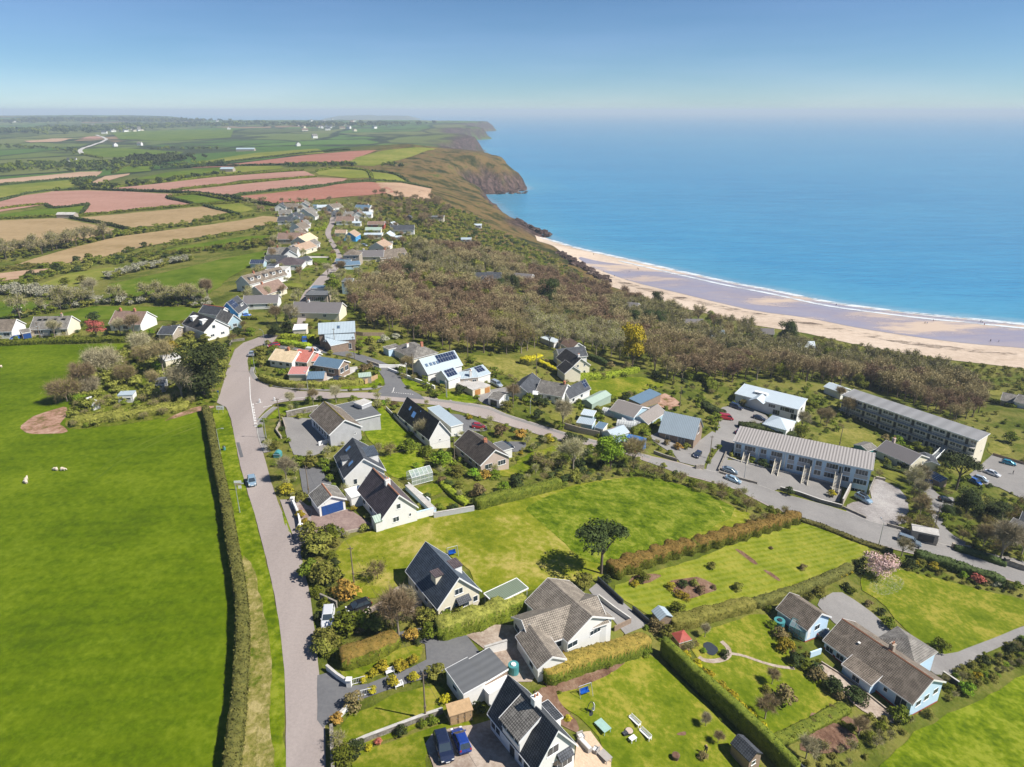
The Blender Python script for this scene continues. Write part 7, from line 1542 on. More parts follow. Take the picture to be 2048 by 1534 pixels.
for p,h_,an,lab,c, in [((670,492),5.5,150,'street lamp beside the dark evergreen at the lane bend','r3'),((598,692),5.5,180,'street lamp on the junction green bank','r3'),((990,820),6,-90,'street lamp at the front of the junction green',
'r3'),((125,262),6.5,0,'street lamp on the verge below the junction','b5'),((203,500),6.5,0,'street lamp with side arm next to the sign boards','b5'),((680,1180),5,180,'street lamp on the corner grass by the church hall',
'r3'),((278,815),6,-90,'street lamp in the terrace forecourt','r5'),((312,1050),6.5,90,'street lamp on the verge of the east road','c5'),((150,600),5.5,-90,'street lamp by the solar house garages','r4'),((718,730),5.5,-90,
'street lamp in the bushes on the east road bank','r4'),((1728,735),5.5,-90,'street lamp by the side lane mouth','r3'),((367,350),5.5,-90,'pale street lamp outside the grey roofed bungalow','b4'),((2020,870),5.5,-90,'street lamp on the bank by the solar house drive',
'r3')]:lamp(p,h_,an,lab,c)
def board(p,c,w_,z,h_,yaw,label,marks=(),col='white_paint',posts=2):
 e=at_obj('sign',p,c,label,'sign',None,yaw)
 for i in range(posts):kid(e,'post','galvanised',lambda m_,i=i:m_.cyl(((i-(posts-1)/2)*w_*.6,0.05,-.3),((i-(posts-1)/2)*w_*.6,.05,z+h_),.04,.04,6))
 kid(e,'board',col,lambda m_:m_.cbox(0,0,z,w_,.06,h_))
 for (x,zz,a_,b_,cm_) in marks:kid(e,'sign_marking',cm_,lambda m_:m_.cbox(x,-.04,z+zz,a_,.012,b_))
 return e
board((420,900),'d1',2.0,1.1,1.1,0,'white village notice sign on posts at the junction verge',((-.35,.45,.8,.2,'terracotta'),(.45,.3,.5,.35,'galvanised')))
board((430,640),'d2',1.5,1.9,.55,.1,'white topped direction board with a brown lower panel on the verge',((0,-.5,1.5,.4,'tan_wood'),(.3,-1.3,.7,.7,'white_paint')))
board((395,1310),'d1',.6,2.2,.4,0,'small blue sign standing beyond the white notice sign',(),'car_bright_blue',1) if False else board((345,330),'d1',.5,1.9,.5,0,'small blue sign at the verge tip by the pasture track',(),'car_bright_blue',
1)
for p,lab in (((632,915),'white traffic bollard on the left of the pair at the junction'),((742,902),'white traffic bollard on the right of the pair at the junction')):
 e=at_obj('traffic_bollard',p,'r3',lab,'bollard','traffic bollards at the junction');kid(e,'base','kerb',lambda m_:m_.cbox(0,0,0,1.3,.9,.14));kid(e,'post','white_paint',lambda m_:(m_.cbox(0,0,.14,.34,.26,.9),m_.cbox(0,0,1.04,
.3,.2,.12)))
e=at_obj('salt_bin',(500,640),'d3','round topped turquoise street cabinet by the pavement','bin');kid(e,'body','teal_paint',lambda m_:m_.prism([(-.8,0),(.8,0),(.8,.9),(.5,1.35),(0,1.5),(-.5,1.35),(-.8,.9)],(0,-.7,0),(0,1,
0),1.5,(1,0,0)));kid(e,'lid_rim','pale_blue_wall',lambda m_:m_.cbox(0,-.72,.85,1.66,.08,.08))
e=at_obj('litter_bin',(140,245),'b5','dark green litter bin on the roadside verge','bin');kid(e,'body','teal_paint',lambda m_:m_.cyl((0,0,0),(0,0,.95),.32,.36,10));kid(e,'lid','dark_paint',lambda m_:m_.cyl((0,0,.96),(0,0,
1.15),.38,.2,10))
e=at_obj('water_butt',(1345,900),'b1','green water tank behind the flat roofed garages','tank');kid(e,'body','teal_paint',lambda m_:m_.cyl((0,0,0),(0,0,1.6),.8,.8,14));kid(e,'lid','white_paint',lambda m_:m_.cyl((0,0,1.61),
(0,0,1.75),.4,.35,10))
e=at_obj('water_butt',(185,625),'b3','green water tank beside the green greenhouse','tank');kid(e,'body','teal_paint',lambda m_:m_.cyl((0,0,0),(0,0,1.5),1.0,1.0,14));kid(e,'lid','dark_paint',lambda m_:m_.cyl((0,0,1.51),(0,
0,1.65),.5,.4,10))
def bench(p,c,yaw,label,w_=1.9):
 e=at_obj('garden_bench',p,c,label,'bench','garden benches',yaw)
 kid(e,'seat','white_paint',lambda m_:[m_.cbox(0,-.2+i*.13,.42,w_,.1,.04) for i in range(4)]);kid(e,'backrest','pale_green_metal' if False else 'white_paint',lambda m_:(m_.cbox(0,.28,.8,w_,.05,.1),[m_.cbox(-w_/2+.1+i*(w_-.2)/12,
.28,.46,.05,.03,.36) for i in range(13)]))
 for sx in (-1,1):
  for y in (-.2,.26):kid(e,'leg','white_paint',lambda m_:m_.cbox(sx*(w_/2-.05),y,0,.07,.07,.44))
 kid(e,'armrest','white_paint',lambda m_:[m_.cbox(sx*(w_/2-.03),0,.64,.07,.6,.05) for sx in (-1,1)])
bench((735,490),'d5',-.95,'white garden bench behind the round fire pit');bench((855,640),'d5',-.95,'white garden bench with cushions, right of the fire pit');bench((568,905),'b1',.5,'stone garden seat under the clipped conifers',
1.2);bench((625,990),'b1',.5,'stone garden seat on the lawn side of the drive',1.2)
def table(p,c,yaw,top,label,w_=1.8,d=1.0,n='garden_table'):
 e=at_obj(n,p,c,label,'table',None,yaw);kid(e,'tabletop',top,lambda m_:m_.cbox(0,0,.7,w_,d,.06))
 for sx in (-1,1):
  for sy in (-1,1):kid(e,'leg',top,lambda m_:m_.cbox(sx*(w_/2-.1),sy*(d/2-.1),0,.08,.08,.7))
table((370,560),'d5',-.95,'cushion_green','pale green garden table alone on the lawn',2.1,1.3);table((710,700),'d5',.6,'white_paint','low white side table in front of the fire pit',1.0,.7);table((395,900),'d5',-.9,'wicker',
'brown covered table on the timber terrace',1.7,1.1)
e=at_obj('fire_pit',(670,600),'d5','round stone topped fire pit on the lawn','fire pit');kid(e,'bowl','dark_paint',lambda m_:m_.cyl((0,0,0),(0,0,.4),.45,.6,14));kid(e,'lid','pink_wall',lambda m_:m_.cyl((0,0,.41),(0,0,.48),
.55,.5,14))
e=at_obj('cool_box',(625,625),'d5','dark box beside the fire pit','box');kid(e,'body','dark_paint',lambda m_:m_.cbox(0,0,0,.7,.5,.4));kid(e,'lid','slate',lambda m_:m_.cbox(0,0,.41,.74,.54,.06));e.rotation_euler.z=.5
def sofa(p,yaw,w_,label):
 e=at_obj('garden_sofa',p,'d5',label,'sofa','terrace seats',yaw,.05);kid(e,'base','wicker',lambda m_:m_.cbox(0,0,0,w_,.8,.38));kid(e,'cushion','white_wall',lambda m_:m_.cbox(0,-.05,.385,w_-.2,.6,.12));kid(e,'backrest','wicker',
lambda m_:m_.cbox(0,.34,.385,w_,.12,.42))
 for sx in (-1,1):kid(e,'armrest','wicker',lambda m_:m_.cbox(sx*(w_/2-.06),-.06,.385,.12,.66,.22))
sofa((120,660),.4,.9,'single wicker seat at the top of the timber terrace');sofa((170,760),-.95+3.14,2.2,'long wicker sofa on the timber terrace');sofa((290,820),-2.2,.9,'wicker armchair at the middle of the terrace')
def swing(p,c,label,blue=True):
 e=at_obj('swing_seat',p,c,label,'swing seat',None,.4)
 kid(e,'frame','galvanised',lambda m_:[m_.cyl((x,-.7,0),(x,0,1.9),.04) or m_.cyl((x,.7,0),(x,0,1.9),.04) for x in (-1,1)]+[m_.cyl((-1,0,1.9),(1,0,1.9),.04)]);kid(e,'seat','car_bright_blue' if blue else 'white_paint',lambda m_:(m_.cbox(0,
0,.5,1.4,.5,.08),m_.cbox(0,.27,.58,1.4,.06,.5)))
 kid(e,'hanger','galvanised',lambda m_:[m_.cyl((x,0,.55),(x,0,1.88),.02,.02,4) for x in (-.68,.68)])
swing((165,165),'d5','blue seated garden swing at the top of the lawn');swing((960,160),'b1','blue garden swing behind the cream house')
e=at_obj('hanging_chair',(215,375),'d5','curved hanging chair stand with a white ribbon of cloth','chair',None,.3)
kid(e,'base','dark_paint',lambda m_:m_.cyl((0,0,0),(0,0,.08),.6,.6,16));kid(e,'stand','dark_paint',lambda m_:[m_.cyl((-.3+.9*(1-math.cos(t0))*.6,0,.1+1.9*math.sin(t0)),(-.3+.9*(1-math.cos(t0+.26))*.6,0,.1+1.9*math.sin(t0+.26)),
.05,.05,6) for t0 in np.linspace(0,2.1,9)]);kid(e,'seat_cloth','white_paint',lambda m_:(m_.cbox(.6,0,.5,.25,.5,.06),m_.cbox(.72,0,.55,.06,.5,1.0)))
e=at_obj('plant_tub',(1200,900),'d5','dark red planter tub by the lower bed','planter');kid(e,'pot','rust_tiles',lambda m_:m_.cyl((0,0,0),(0,0,.8),.4,.55,12));kid(e,'soil','bare_soil',lambda m_:m_.cyl((0,0,.8),(0,0,.83),.5,
.48,12))
# ================================================================ PEOPLE AND SHEEP
person((1783,270),.6,'cloth_dark','person in dark clothes walking across the grey car park','c5');person((1537,840),2.4,'cloth_dark','person in black standing beside the lower flower bed','d5')
for i,(p,co) in enumerate([((1048,240),'cloth_dark'),((1118,357),'cloth_red'),((1192,388),'cloth_dark'),((1290,358),'cloth_blue'),((1347,338),'cloth_red'),((1355,342),'cloth_dark')]):person(p,i*1.3,co,'tiny person walking on the sand near the rocks',
'c2','people on the rocky end of the beach')
for i,(p,co) in enumerate([((1313,375),'cloth_dark'),((1660,446),'cloth_dark'),((1668,447),'cloth_blue'),((1878,440),'cloth_blue'),((1884,444),'cloth_dark'),((1892,452),'cloth_red'),((1948,518),'cloth_dark'),((1916,516),'cloth_dark'),
((1693,436),'cloth_dark')]):person(p,i*1.7,co,'tiny person far out on the wet sand','c4','people on the wide wet beach')
CROPS['e8']=(0,860,.4394)
for p,yw,gz,lab in (((254,186),1.5,True,'larger grazing sheep of the pair in the big pasture'),((288,186),-1.5,True,'smaller sheep right of the grazing one in the big pasture'),((122,232),.3,False,'standing ewe near the left edge of the pasture'),
((118,244),1.2,True,'lamb in front of the standing ewe')):sheep(p,yw,lab,'e8',gz)
sheep((8,578),1.2,'lone sheep at the left edge of the upper pasture','b4')
# ================================================================ WALLS AND FENCES
wall([(170,880),(235,935),(312,985)],.3,.9,'white_wall','white drive wall curving to a pillar by the near road','b1',cap='concrete',pillars=(1.0,));wall([(235,1195),(300,1135)],.3,.8,'white_wall','short white wall on the other side of the near drive',
'b1',cap='concrete')
wall([(200,1260),(205,1400),(215,1600)],.4,1.1,'stone','stone wall along the road at the bottom of the picture','b1',name='stone_wall');wall([(300,1385),(420,1330),(600,1262),(780,1195),(900,1155)],.35,.9,'stone','stone wall dividing the two lower lawns',
'b1',name='stone_wall',cap='concrete')
wall([(295,915),(335,1010),(350,1100)],.3,1.1,'white_wall','white wall beside the brick paved yard','r6',cap='white_wall',pillars=(0,1));wall([(352,1105),(420,1090)],.25,.7,'white_wall','short white return wall at the drive mouth',
'r6')
wall([(850,1078),(950,1058),(1140,1025)],.3,.8,'white_wall','low white wall in front of the white and blue house','r6');wall([(1140,1020),(1255,990)],.3,1.7,'white_wall','tall white screen wall beside the white and blue house',
'r6',cap='blue_wall');wall([(1255,1010),(1400,985),(1530,962)],.3,1.2,'grey_wall','grey block wall along the top of the meadow','r6',cap='concrete')
wall([(640,1120),(850,1078)],.25,.6,'stone_wall','low kerb wall of the brick yard','r6');wall([(1080,790),(1150,850),(1230,905)],.25,.9,'white_wall','white stepped garden wall below the greenhouse','r6')
wall([(930,270),(1010,350),(1080,420)],.2,1.0,'concrete','pale fence wall left of the dark roofed house','r6',name='garden_wall');wall([(250,320),(340,300),(470,275)],.4,1.5,'stone','high stone wall behind the church hall yard',
'r6',name='stone_wall',cap='concrete')
wall([(205,370),(180,420),(215,470)],.3,.8,'stone_wall','curving pale wall beside the church hall yard','r6');wall([(225,345),(245,410)],.2,1.0,'stone_wall','short wall at the gate of the church hall yard','r6')
wall([(470,520),(540,500)],.15,1.2,'white_paint','white gate rail at the hall corner','r6');wall([(945,5),(1010,30),(1110,70),(1180,95),(1262,130)],.3,1.0,'white_wall','long white wall along the solar house bank','r6',cap='white_paint');wall([(1590,
690),(1640,670),(1800,640)],.3,.9,'white_wall','white wall at the bend of the side lane','r3') if False else wall([(1520,655),(1660,655),(1805,635)],.3,1.1,'white_wall','white wall in front of the hipped bungalow','r3',cap='white_paint')
wall([(1430,615),(1520,645)],.25,1.0,'stone_wall','short dark wall at the hipped bungalow gate','r3');wall([(1340,410),(1400,418),(1560,420)],.1,1.5,'wood_wall','timber fence right of the zinc house','r3',name='timber_fence',
cat='fence');wall([(1415,775),(1510,735)],.1,1.5,'tan_wood','timber fence at the corner of the junction green','r3',name='timber_fence',cat='fence')
wall([(410,490),(430,460),(520,450)],.3,.9,'stone','stone wall at the upper road bend','r3',name='stone_wall');wall([(1110,745),(1200,752)],.2,.6,'white_wall','white retaining wall below the pale terrace','r3')
wall([(950,810),(1050,840),(1190,870)],.2,1.9,'stone_wall','tall grey fence wall of the nursery yard on the road','r4');wall([(1560,980),(1640,1010),(1720,1035)],.35,1.0,'stone','stone wall under the chalet garden','r4',name='stone_wall');wall([(1845,
1085),(1900,1080)],.6,1.2,'stone','stubby stone pier wall at the lane corner','r4',name='stone_wall');wall([(1520,875),(1600,910)],.2,.5,'concrete','pale retaining edge beside the chalet drive','r4')
wall([(165,655),(115,770)],.3,.9,'stone','wall at the left end of the forecourt','r5',name='stone_wall');wall([(120,780),(230,815),(360,850)],.3,.8,'stone','wall between forecourt and road, left half','r5',name='stone_wall');wall([(505,
885),(620,915),(760,965),(895,1000)],.35,1.0,'stone','wall between forecourt and road, right half','r5',name='stone_wall',cap='concrete');wall([(900,1000),(1050,1068)],.35,.7,'stone','low wall along the gravel yard','r5',
name='stone_wall')
wall([(895,990),(925,930),(955,870)],.3,2.3,'stone_wall','tall curved wall at the end of the forecourt','r5',cap='concrete');wall([(1065,915),(1100,830)],.3,1.4,'stone','dark wall along the terrace gable','r5',name='stone_wall');wall([(170,
680),(240,705),(460,760),(670,805),(860,855)],.25,.5,'concrete','kerb wall along the foot of the terrace','r5');wall([(1110,815),(1168,828)],.5,.9,'stone_wall','short gate wall at the top of the gravel yard','r5')
wall([(400,835),(560,880),(700,940),(930,1020)],.35,.9,'stone','stone wall under the bus shelter','c5',name='stone_wall',pillars=(1.0,));wall([(1125,1075),(1320,1090)],.25,1.0,'stone_wall','railing wall right of the gateway',
'c5',pillars=(0,));wall([(1700,1260),(1907,1330)],.4,1.6,'stone','dark stone wall at the right edge of the road','c5',name='stone_wall',pillars=(0,));wall([(1560,60),(1907,165)],.08,1.0,'wood_wall','post fence behind the car park',
'c5',name='timber_fence',cat='fence')
wall([(130,470),(275,605)],.25,1.2,'dark_paint','upper dark wall of the concrete yard','b2');wall([(330,640),(430,725)],.25,1.2,'dark_paint','lower dark wall of the concrete yard','b2');wall([(135,570),(225,640),(318,705)],
.2,1.0,'grey_wall','grey wall along the bungalow terrace','b2',cap='concrete');wall([(225,755),(320,710)],.15,1.1,'wood_wall','wooden terrace fence at the bungalow end','b2',name='timber_fence',cat='fence')
wall([(385,825),(455,800)],.25,1.2,'blue_wall','short pale blue wall below the green greenhouse','b3');wall([(1240,950),(1345,1020)],.25,1.3,'dark_paint','dark screen wall at the end of the long blue bungalow','b3',cap='concrete');wall([(270,
1500),(400,1600)],.25,.8,'dark_paint','low dark wall by the vegetable garden','b3');wall([(460,860),(660,985),(900,1180)],.2,.4,'stone_wall','low edging wall behind the long blue bungalow','b3')
wall([(245,560),(262,590)],.5,1.5,'dark_paint','dark gate panel at the drive by the white estate','b1');wall([(130,440),(235,490)],.3,1.3,'stone','stone wall under the roadside bush','b1',name='stone_wall')
e=at_obj('garden_gate',(355,970),'b1','white metal gate folded open beside the white pillar','gate',None,.35);kid(e,'frame','white_paint',lambda m_:(m_.cbox(0,0,.1,2.6,.05,.07),m_.cbox(0,0,1.0,2.6,.05,.07),[m_.cbox(-1.28+i*.23,
0,.1,.03,.03,.95) for i in range(12)]))
e=at_obj('garden_gate',(395,1045),'b1','white metal gate folded open beside the short white wall','gate',None,.3);kid(e,'frame','white_paint',lambda m_:(m_.cbox(0,0,.1,2.6,.05,.07),m_.cbox(0,0,1.0,2.6,.05,.07),[m_.cbox(-1.28+i*.23,
0,.1,.03,.03,.95) for i in range(12)]))
# ================================================================ HEDGES
hedge([(64,90),(84,140),(102,250),(121,350),(149,470),(166,580),(186,700),(207,820),(219,950),(217,1080),(211,1200),(200,1330),(183,1480),(165,1700)],1.8,2.2,'hedge_brown','long straight clipped hedge between the pasture and the verge',
'b5',dens=16,size=.12,rough=.1)
G_='clipped garden hedges'
for a,k in [(([(200,432),(380,372),(560,312),(740,268),(900,228),(1060,180),(1275,118)],2.9,2.6,'hedge_green','long scalloped hedge with rusty orange top beyond the pine','b2'),dict(lumpy=.24,top='hedge_top',dens=20,size=.15)),
(([(500,880),(700,1075),(900,1255),(1130,1470),(1260,1620)],1.5,3.5,'hedge_green','tall straight dark hedge casting the widest shadow on the broad lawn','b2'),dict(dens=16,rough=.06)),
(([(1530,950),(1700,885),(1900,825),(2080,775),(2180,735)],3.0,2.5,'hedge_green','orange topped hedge in front of the sprawling bungalow','b1'),dict(top='hedge_top',dens=18,rough=.14)),
(([(860,670),(1000,640),(1150,590),(1300,525),(1400,480)],2.8,2.9,'leaf_mid','bulging yellow-green hedge between the cream house and the bungalow','b1'),dict(lumpy=.12,top='leaf_olive',dens=16)),
(([(260,850),(400,815),(520,755),(610,705)],3.2,2.3,'leaf_mid','rounded orange topped hedge above the strip lawn','b1'),dict(top='hedge_top',dens=16)),
(([(540,725),(640,715),(780,670),(900,640),(1015,615)],2.6,2.0,'leaf_olive','loose pale green hedge dividing the two garden lawns','b2'),dict(dens=16,rough=.2)),
(([(1020,610),(1200,560),(1400,490),(1580,400)],2.0,1.6,'hedge_brown','purplish brown hedge below the striped lawn','b2'),dict(dens=14)),(([(1060,185),(1250,240),(1450,300),(1640,365)],2.4,2.2,'leaf_dark','dark green hedge along the east road beside the cherry',
'b3'),dict(dens=14)),(([(1540,948),(1800,882),(2048,815),(2110,800)],2.2,2.4,'hedge_green','dark clipped hedge above the long meadow','r6'),dict(dens=13,rough=.06)),
(([(1150,1400),(1300,1325),(1450,1250),(1560,1195)],2.2,.8,'hedge_green','low olive hedge beside the vegetable plots','b2'),dict(dens=12)),(([(1310,780),(1380,850),(1480,925)],1.6,1.1,'hedge_yellow','low clipped hedge between the two small lawns',
'r6'),dict(dens=13)),(([(1000,480),(1120,468),(1260,462),(1450,420)],2.6,2.0,'hedge_yellow','bright yellow-green hedge below the cream house','r4'),dict(dens=9)),
(([(650,365),(700,372),(790,350)],3.2,2.8,'hedge_brown','square gold topped hedge alone on the rough slope','r4'),dict(top='leaf_yellow',dens=9,straight=True)),
(([(780,370),(850,405),(910,435)],1.8,1.8,'hedge_brown','thin gold topped hedge leading to the cream house','r4'),dict(top='leaf_yellow',dens=9)),(([(1120,330),(1180,355),(1240,385)],2,2.0,'leaf_dark','dark hedge right of the cream house',
'r4'),dict(dens=8)),(([(1415,855),(1500,815),(1590,772)],2.0,2.2,'hedge_green','hedge in front of the steep zinc roofed chalet','r4'),dict(dens=10)),(([(1780,470),(1870,470),(1950,510),(1960,570)],3.5,2.6,'hedge_green','curved green hedge behind the pink earth yard',
'r4'),dict(dens=9)),(([(245,490),(400,515),(500,545),(600,560)],3,2.0,'leaf_dark','dark hedge behind the terrace roof','r5'),dict(dens=9)),(([(20,350),(80,400),(160,420)],3,2.0,'leaf_dark','dark hedge at the left of the parking court',
'r5'),dict(dens=9)),(([(620,1078),(760,1118),(980,1210),(1215,1285)],1.6,.9,'hedge_brown','low clipped hedge between verge and striped lawn','r5'),dict(dens=12)),
(([(1140,1090),(1350,1150),(1600,1240),(1700,1270)],2.0,1.4,'leaf_dark','dark hedge along the road right of the gateway','c5'),dict(dens=12)),(([(-150,390),(0,388),(400,372),(800,360),(1150,352)],2.6,1.8,'hedge_green','dark straight hedge along the top of the pasture',
'b4'),dict(dens=7)),(([(640,740),(720,775),(860,798),(1000,800),(1200,795),(1400,780)],2.2,1.9,'leaf_olive','brown-green hedge round the front of the junction green','r3'),dict(dens=8,rough=.2)),
(([(760,478),(880,490),(1010,515)],2.4,1.7,'hedge_yellow','bright clipped hedge in front of the blue off-roader','r3'),dict(dens=8)),(([(790,445),(900,440),(1040,440)],2.2,1.7,'hedge_yellow','bright clipped hedge behind the blue off-roader',
'r3'),dict(dens=8)),(([(620,1060),(800,1035),(1000,1010),(1200,985),(1420,950),(1620,915)],4,1.8,'leaf_olive','shaggy hedge bank between garden plot and pasture','b4'),dict(dens=8,rough=.3)),
(([(430,290),(520,292),(620,296)],1.6,1.2,'hedge_green','trim hedge below the vivid blue house','r3'),dict(dens=7)),(([(600,728),(700,745),(830,770)],1.8,1.3,'hedge_green','trim hedge under the bright far lawn','c1'),dict(dens=5)),
(([(700,420),(780,418),(865,400),(880,350)],2,1.6,'hedge_yellow','yellow-green hedge at the far bend','c1'),dict(dens=5)),(([(985,600),(1080,605),(1200,610)],2,1.2,'hedge_yellow','yellow-green hedge right of the far lane',
'c1'),dict(dens=5)),(([(930,725),(950,690),(965,680)],2.4,1.8,'hedge_yellow','vivid yellow hedge stub at the white drive','c1'),dict(dens=6)),(([(345,1000),(480,1010),(640,1025)],1.5,1.0,'hedge_brown','dark hedge under the yellowed lawn',
'c1'),dict(dens=6)),(([(1160,745),(1260,770),(1320,790)],2.2,1.2,'leaf_dark','hedge on the grass by the low brown bungalow','r5'),dict(dens=9)),(([(600,300),(680,340),(740,370)],2.5,1.6,'hedge_green','hedge right of the white modern building',
'r5'),dict(dens=8)),(([(1600,165),(1700,185),(1810,215)],4,1.5,'hedge_green','smooth green windbreak by the dunes','r5'),dict(dens=6)),(([(1790,310),(1900,340),(1980,365)],3,1.3,'hedge_green','low green windbreak below the dune cottages',
'r5'),dict(dens=6))]:
 hedge(*a,group=G_,**k)
FHG='hedges between the far fields'
for i,(c,pts,lab) in enumerate([('c6',[(0,250),(280,238),(560,225),(690,225),(1000,192),(1350,160),(1700,131),(2000,112)],'long field hedge under the large pink field'),('c6',[(600,240),(750,268),(900,292),(1010,318),(1130,
350)],'hedge running down between the two tan fields'),('c6',[(690,218),(725,170),(760,128)],'short hedge at the notch of the pink field'),('c6',[(0,168),(160,146),(300,131),(385,126)],'thin hedge inside the large pink field'),
('c6',[(390,127),(450,162),(600,148),(755,128)],'dark hedge round the green strip'),('c6',[(1420,68),(1530,95),(1650,122)],'hedge under the green triangle'),('c6',[(1425,62),(1590,38),(1700,40),(1900,78),(2048,108)],'dark hedge along the top of the green triangle'),
('c6',[(1740,137),(1850,168),(1950,188),(2048,215)],'hedge at the corner of the second tan field'),('r1',[(540,582),(700,590),(900,596),(1150,605),(1360,632),(1560,672),(1700,690)],'dark lane hedge below the pink strips'),
('r1',[(1000,591),(1230,567),(1500,540),(1850,509)],'hedge between the upper and middle pink strips'),('r1',[(1360,622),(1560,598),(1800,570),(2048,545),(2200,538)],'hedge between the middle and lower red fields'),('r2',[(0,
588),(150,562),(300,540),(430,535),(640,548),(770,578)],'hedge along the deep red field near the coast'),('r2',[(95,478),(200,458),(390,470),(412,495),(420,518)],'hedge round the walled paddock'),('r2',[(420,476),(560,494),
(640,543)],'hedge above the second paddock'),('r1',[(0,558),(200,540),(430,520),(560,512)],'hedge above the olive pasture'),('r1',[(600,580),(900,548),(1250,508),(1500,490),(1780,473)],'hedge along the top of the upper pink strip'),
('r1',[(1080,455),(1300,447),(1640,442),(2048,432)],'hedge below the farthest red field'),('r1',[(0,652),(130,615),(300,590),(500,580)],'hedge behind the large pink field'),
('r1',[(660,490),(720,446),(890,444)],'hedge round the small vivid field'),('r1',[(430,440),(600,415),(760,425),(1050,440)],'dark hedge beside the valley copse'),('r1',[(1040,455),(1400,415),(1850,365),(2048,352)],'hedge above the farthest red field'),
('r1',[(480,378),(600,402),(480,385)][:2],'dark hedge of the valley road')]):
 hedge(pts,2.2 if c=='c6' else 3.0,1.7 if c=='c6' else 2.0,'leaf_dark' if i%3 else 'leaf_mid',lab,c,dens=1.6 if c=='c6' else .7,size=.3,group=FHG,rough=.3,name='field_hedge')
q_=[G(p,'r5').xy for p in ((900,880),(1120,900),(1120,1020),(900,1010))];AVOID.append(np.array([tuple(x) for x in q_]))
# ================================================================ TREES
def T(key,p,s,name,label,c='',cat='tree',group=None,parts=True,sz=1.0):g=G(p,c);return plant(key,g,s,name,label,cat,group,parts,sz=sz)
T('pine',(150,425),1.3,'pine_tree','lone pine with a flat dark crown at the edge of the rough meadow','b2',sz=1.08)
T('cypress_big',(1740,810),1.5,'cypress_tree','huge dark spreading cypress beside the main road','b4')
T('lime_tree',(1265,1095),1.25,'lime_green_tree','vivid lime green tree beside the blue container','r4');T('yellow_tree',(1415,385),1.5,'golden_tree','tall golden yellow tree at the wood edge','r4',sz=1.15);T('cherry',(825,
300),1.05,'cherry_tree','pale pink cherry tree in full blossom beside the east road','b3')
T('coral_tree',(830,330),1.25,'blossom_tree','coral pink tree in front of the brown roofed bungalow','b4',sz=1.2);T('green_tree0',(945,1065),1.5,'green_tree','bright round green tree at the foot of the far lane','c1',sz=1.2)
for p,c,s,sz,lab in (((735,600),'c2',1.9,1.3,'biggest dark conifer in the middle of the wood'),((850,590),'c2',.8,1,'small dark conifer right of the biggest one'),((495,510),'c2',1.5,1.15,'dark spreading conifer near the sunken wood house'),
((1480,605),'c2',1.5,1.2,'wind bent dark conifer on the slope to the beach'),((1310,735),'c2',1.4,1.1,'leftmost conifer of the dark row above the golden tree'),((1420,735),'c2',1.4,1.15,'second conifer of the dark row'),((1495,
735),'c2',1.4,1.1,'third conifer of the dark row'),((1565,742),'c2',1.1,.7,'last conifer of the dark row'),((1800,765),'c2',1.3,.8,'dark tree right of the conifer row house'),((545,232),'c3',1.9,1.2,'solitary dark conifer on the dunes above the beach'),
((375,590),'c2',.6,1,'tiny dark conifer left in the wood')):
 T('cypress_big',p,s*.56,'conifer',lab,c,sz=sz*1.15)
for p,c,s,sz,lab in (((1160,440),'c5',1.5,.95,'big flat topped pine beside the car park'),((1270,700),'c5',1.15,1.1,'dark evergreen in the middle of the shaded drive group'),((1550,760),'c5',1.2,.8,'broad dark evergreen right of the shaded drive'),
((1060,720),'c5',.55,1,'small dark evergreen behind the leaning pole')):T('cypress_big' if s<1.4 else 'pine',p,s*(.62 if s<1.4 else 1),'evergreen_tree',lab,c,sz=sz)
T('cypress_big',(745,425),.55,'evergreen_tree','dark evergreen with gold flowers at the lane bend','r3',sz=.9);T('dark_conifer',(845,395),.8,'conifer','dark conifer behind the lane bend','r3')
BT='bare trees standing in the village'
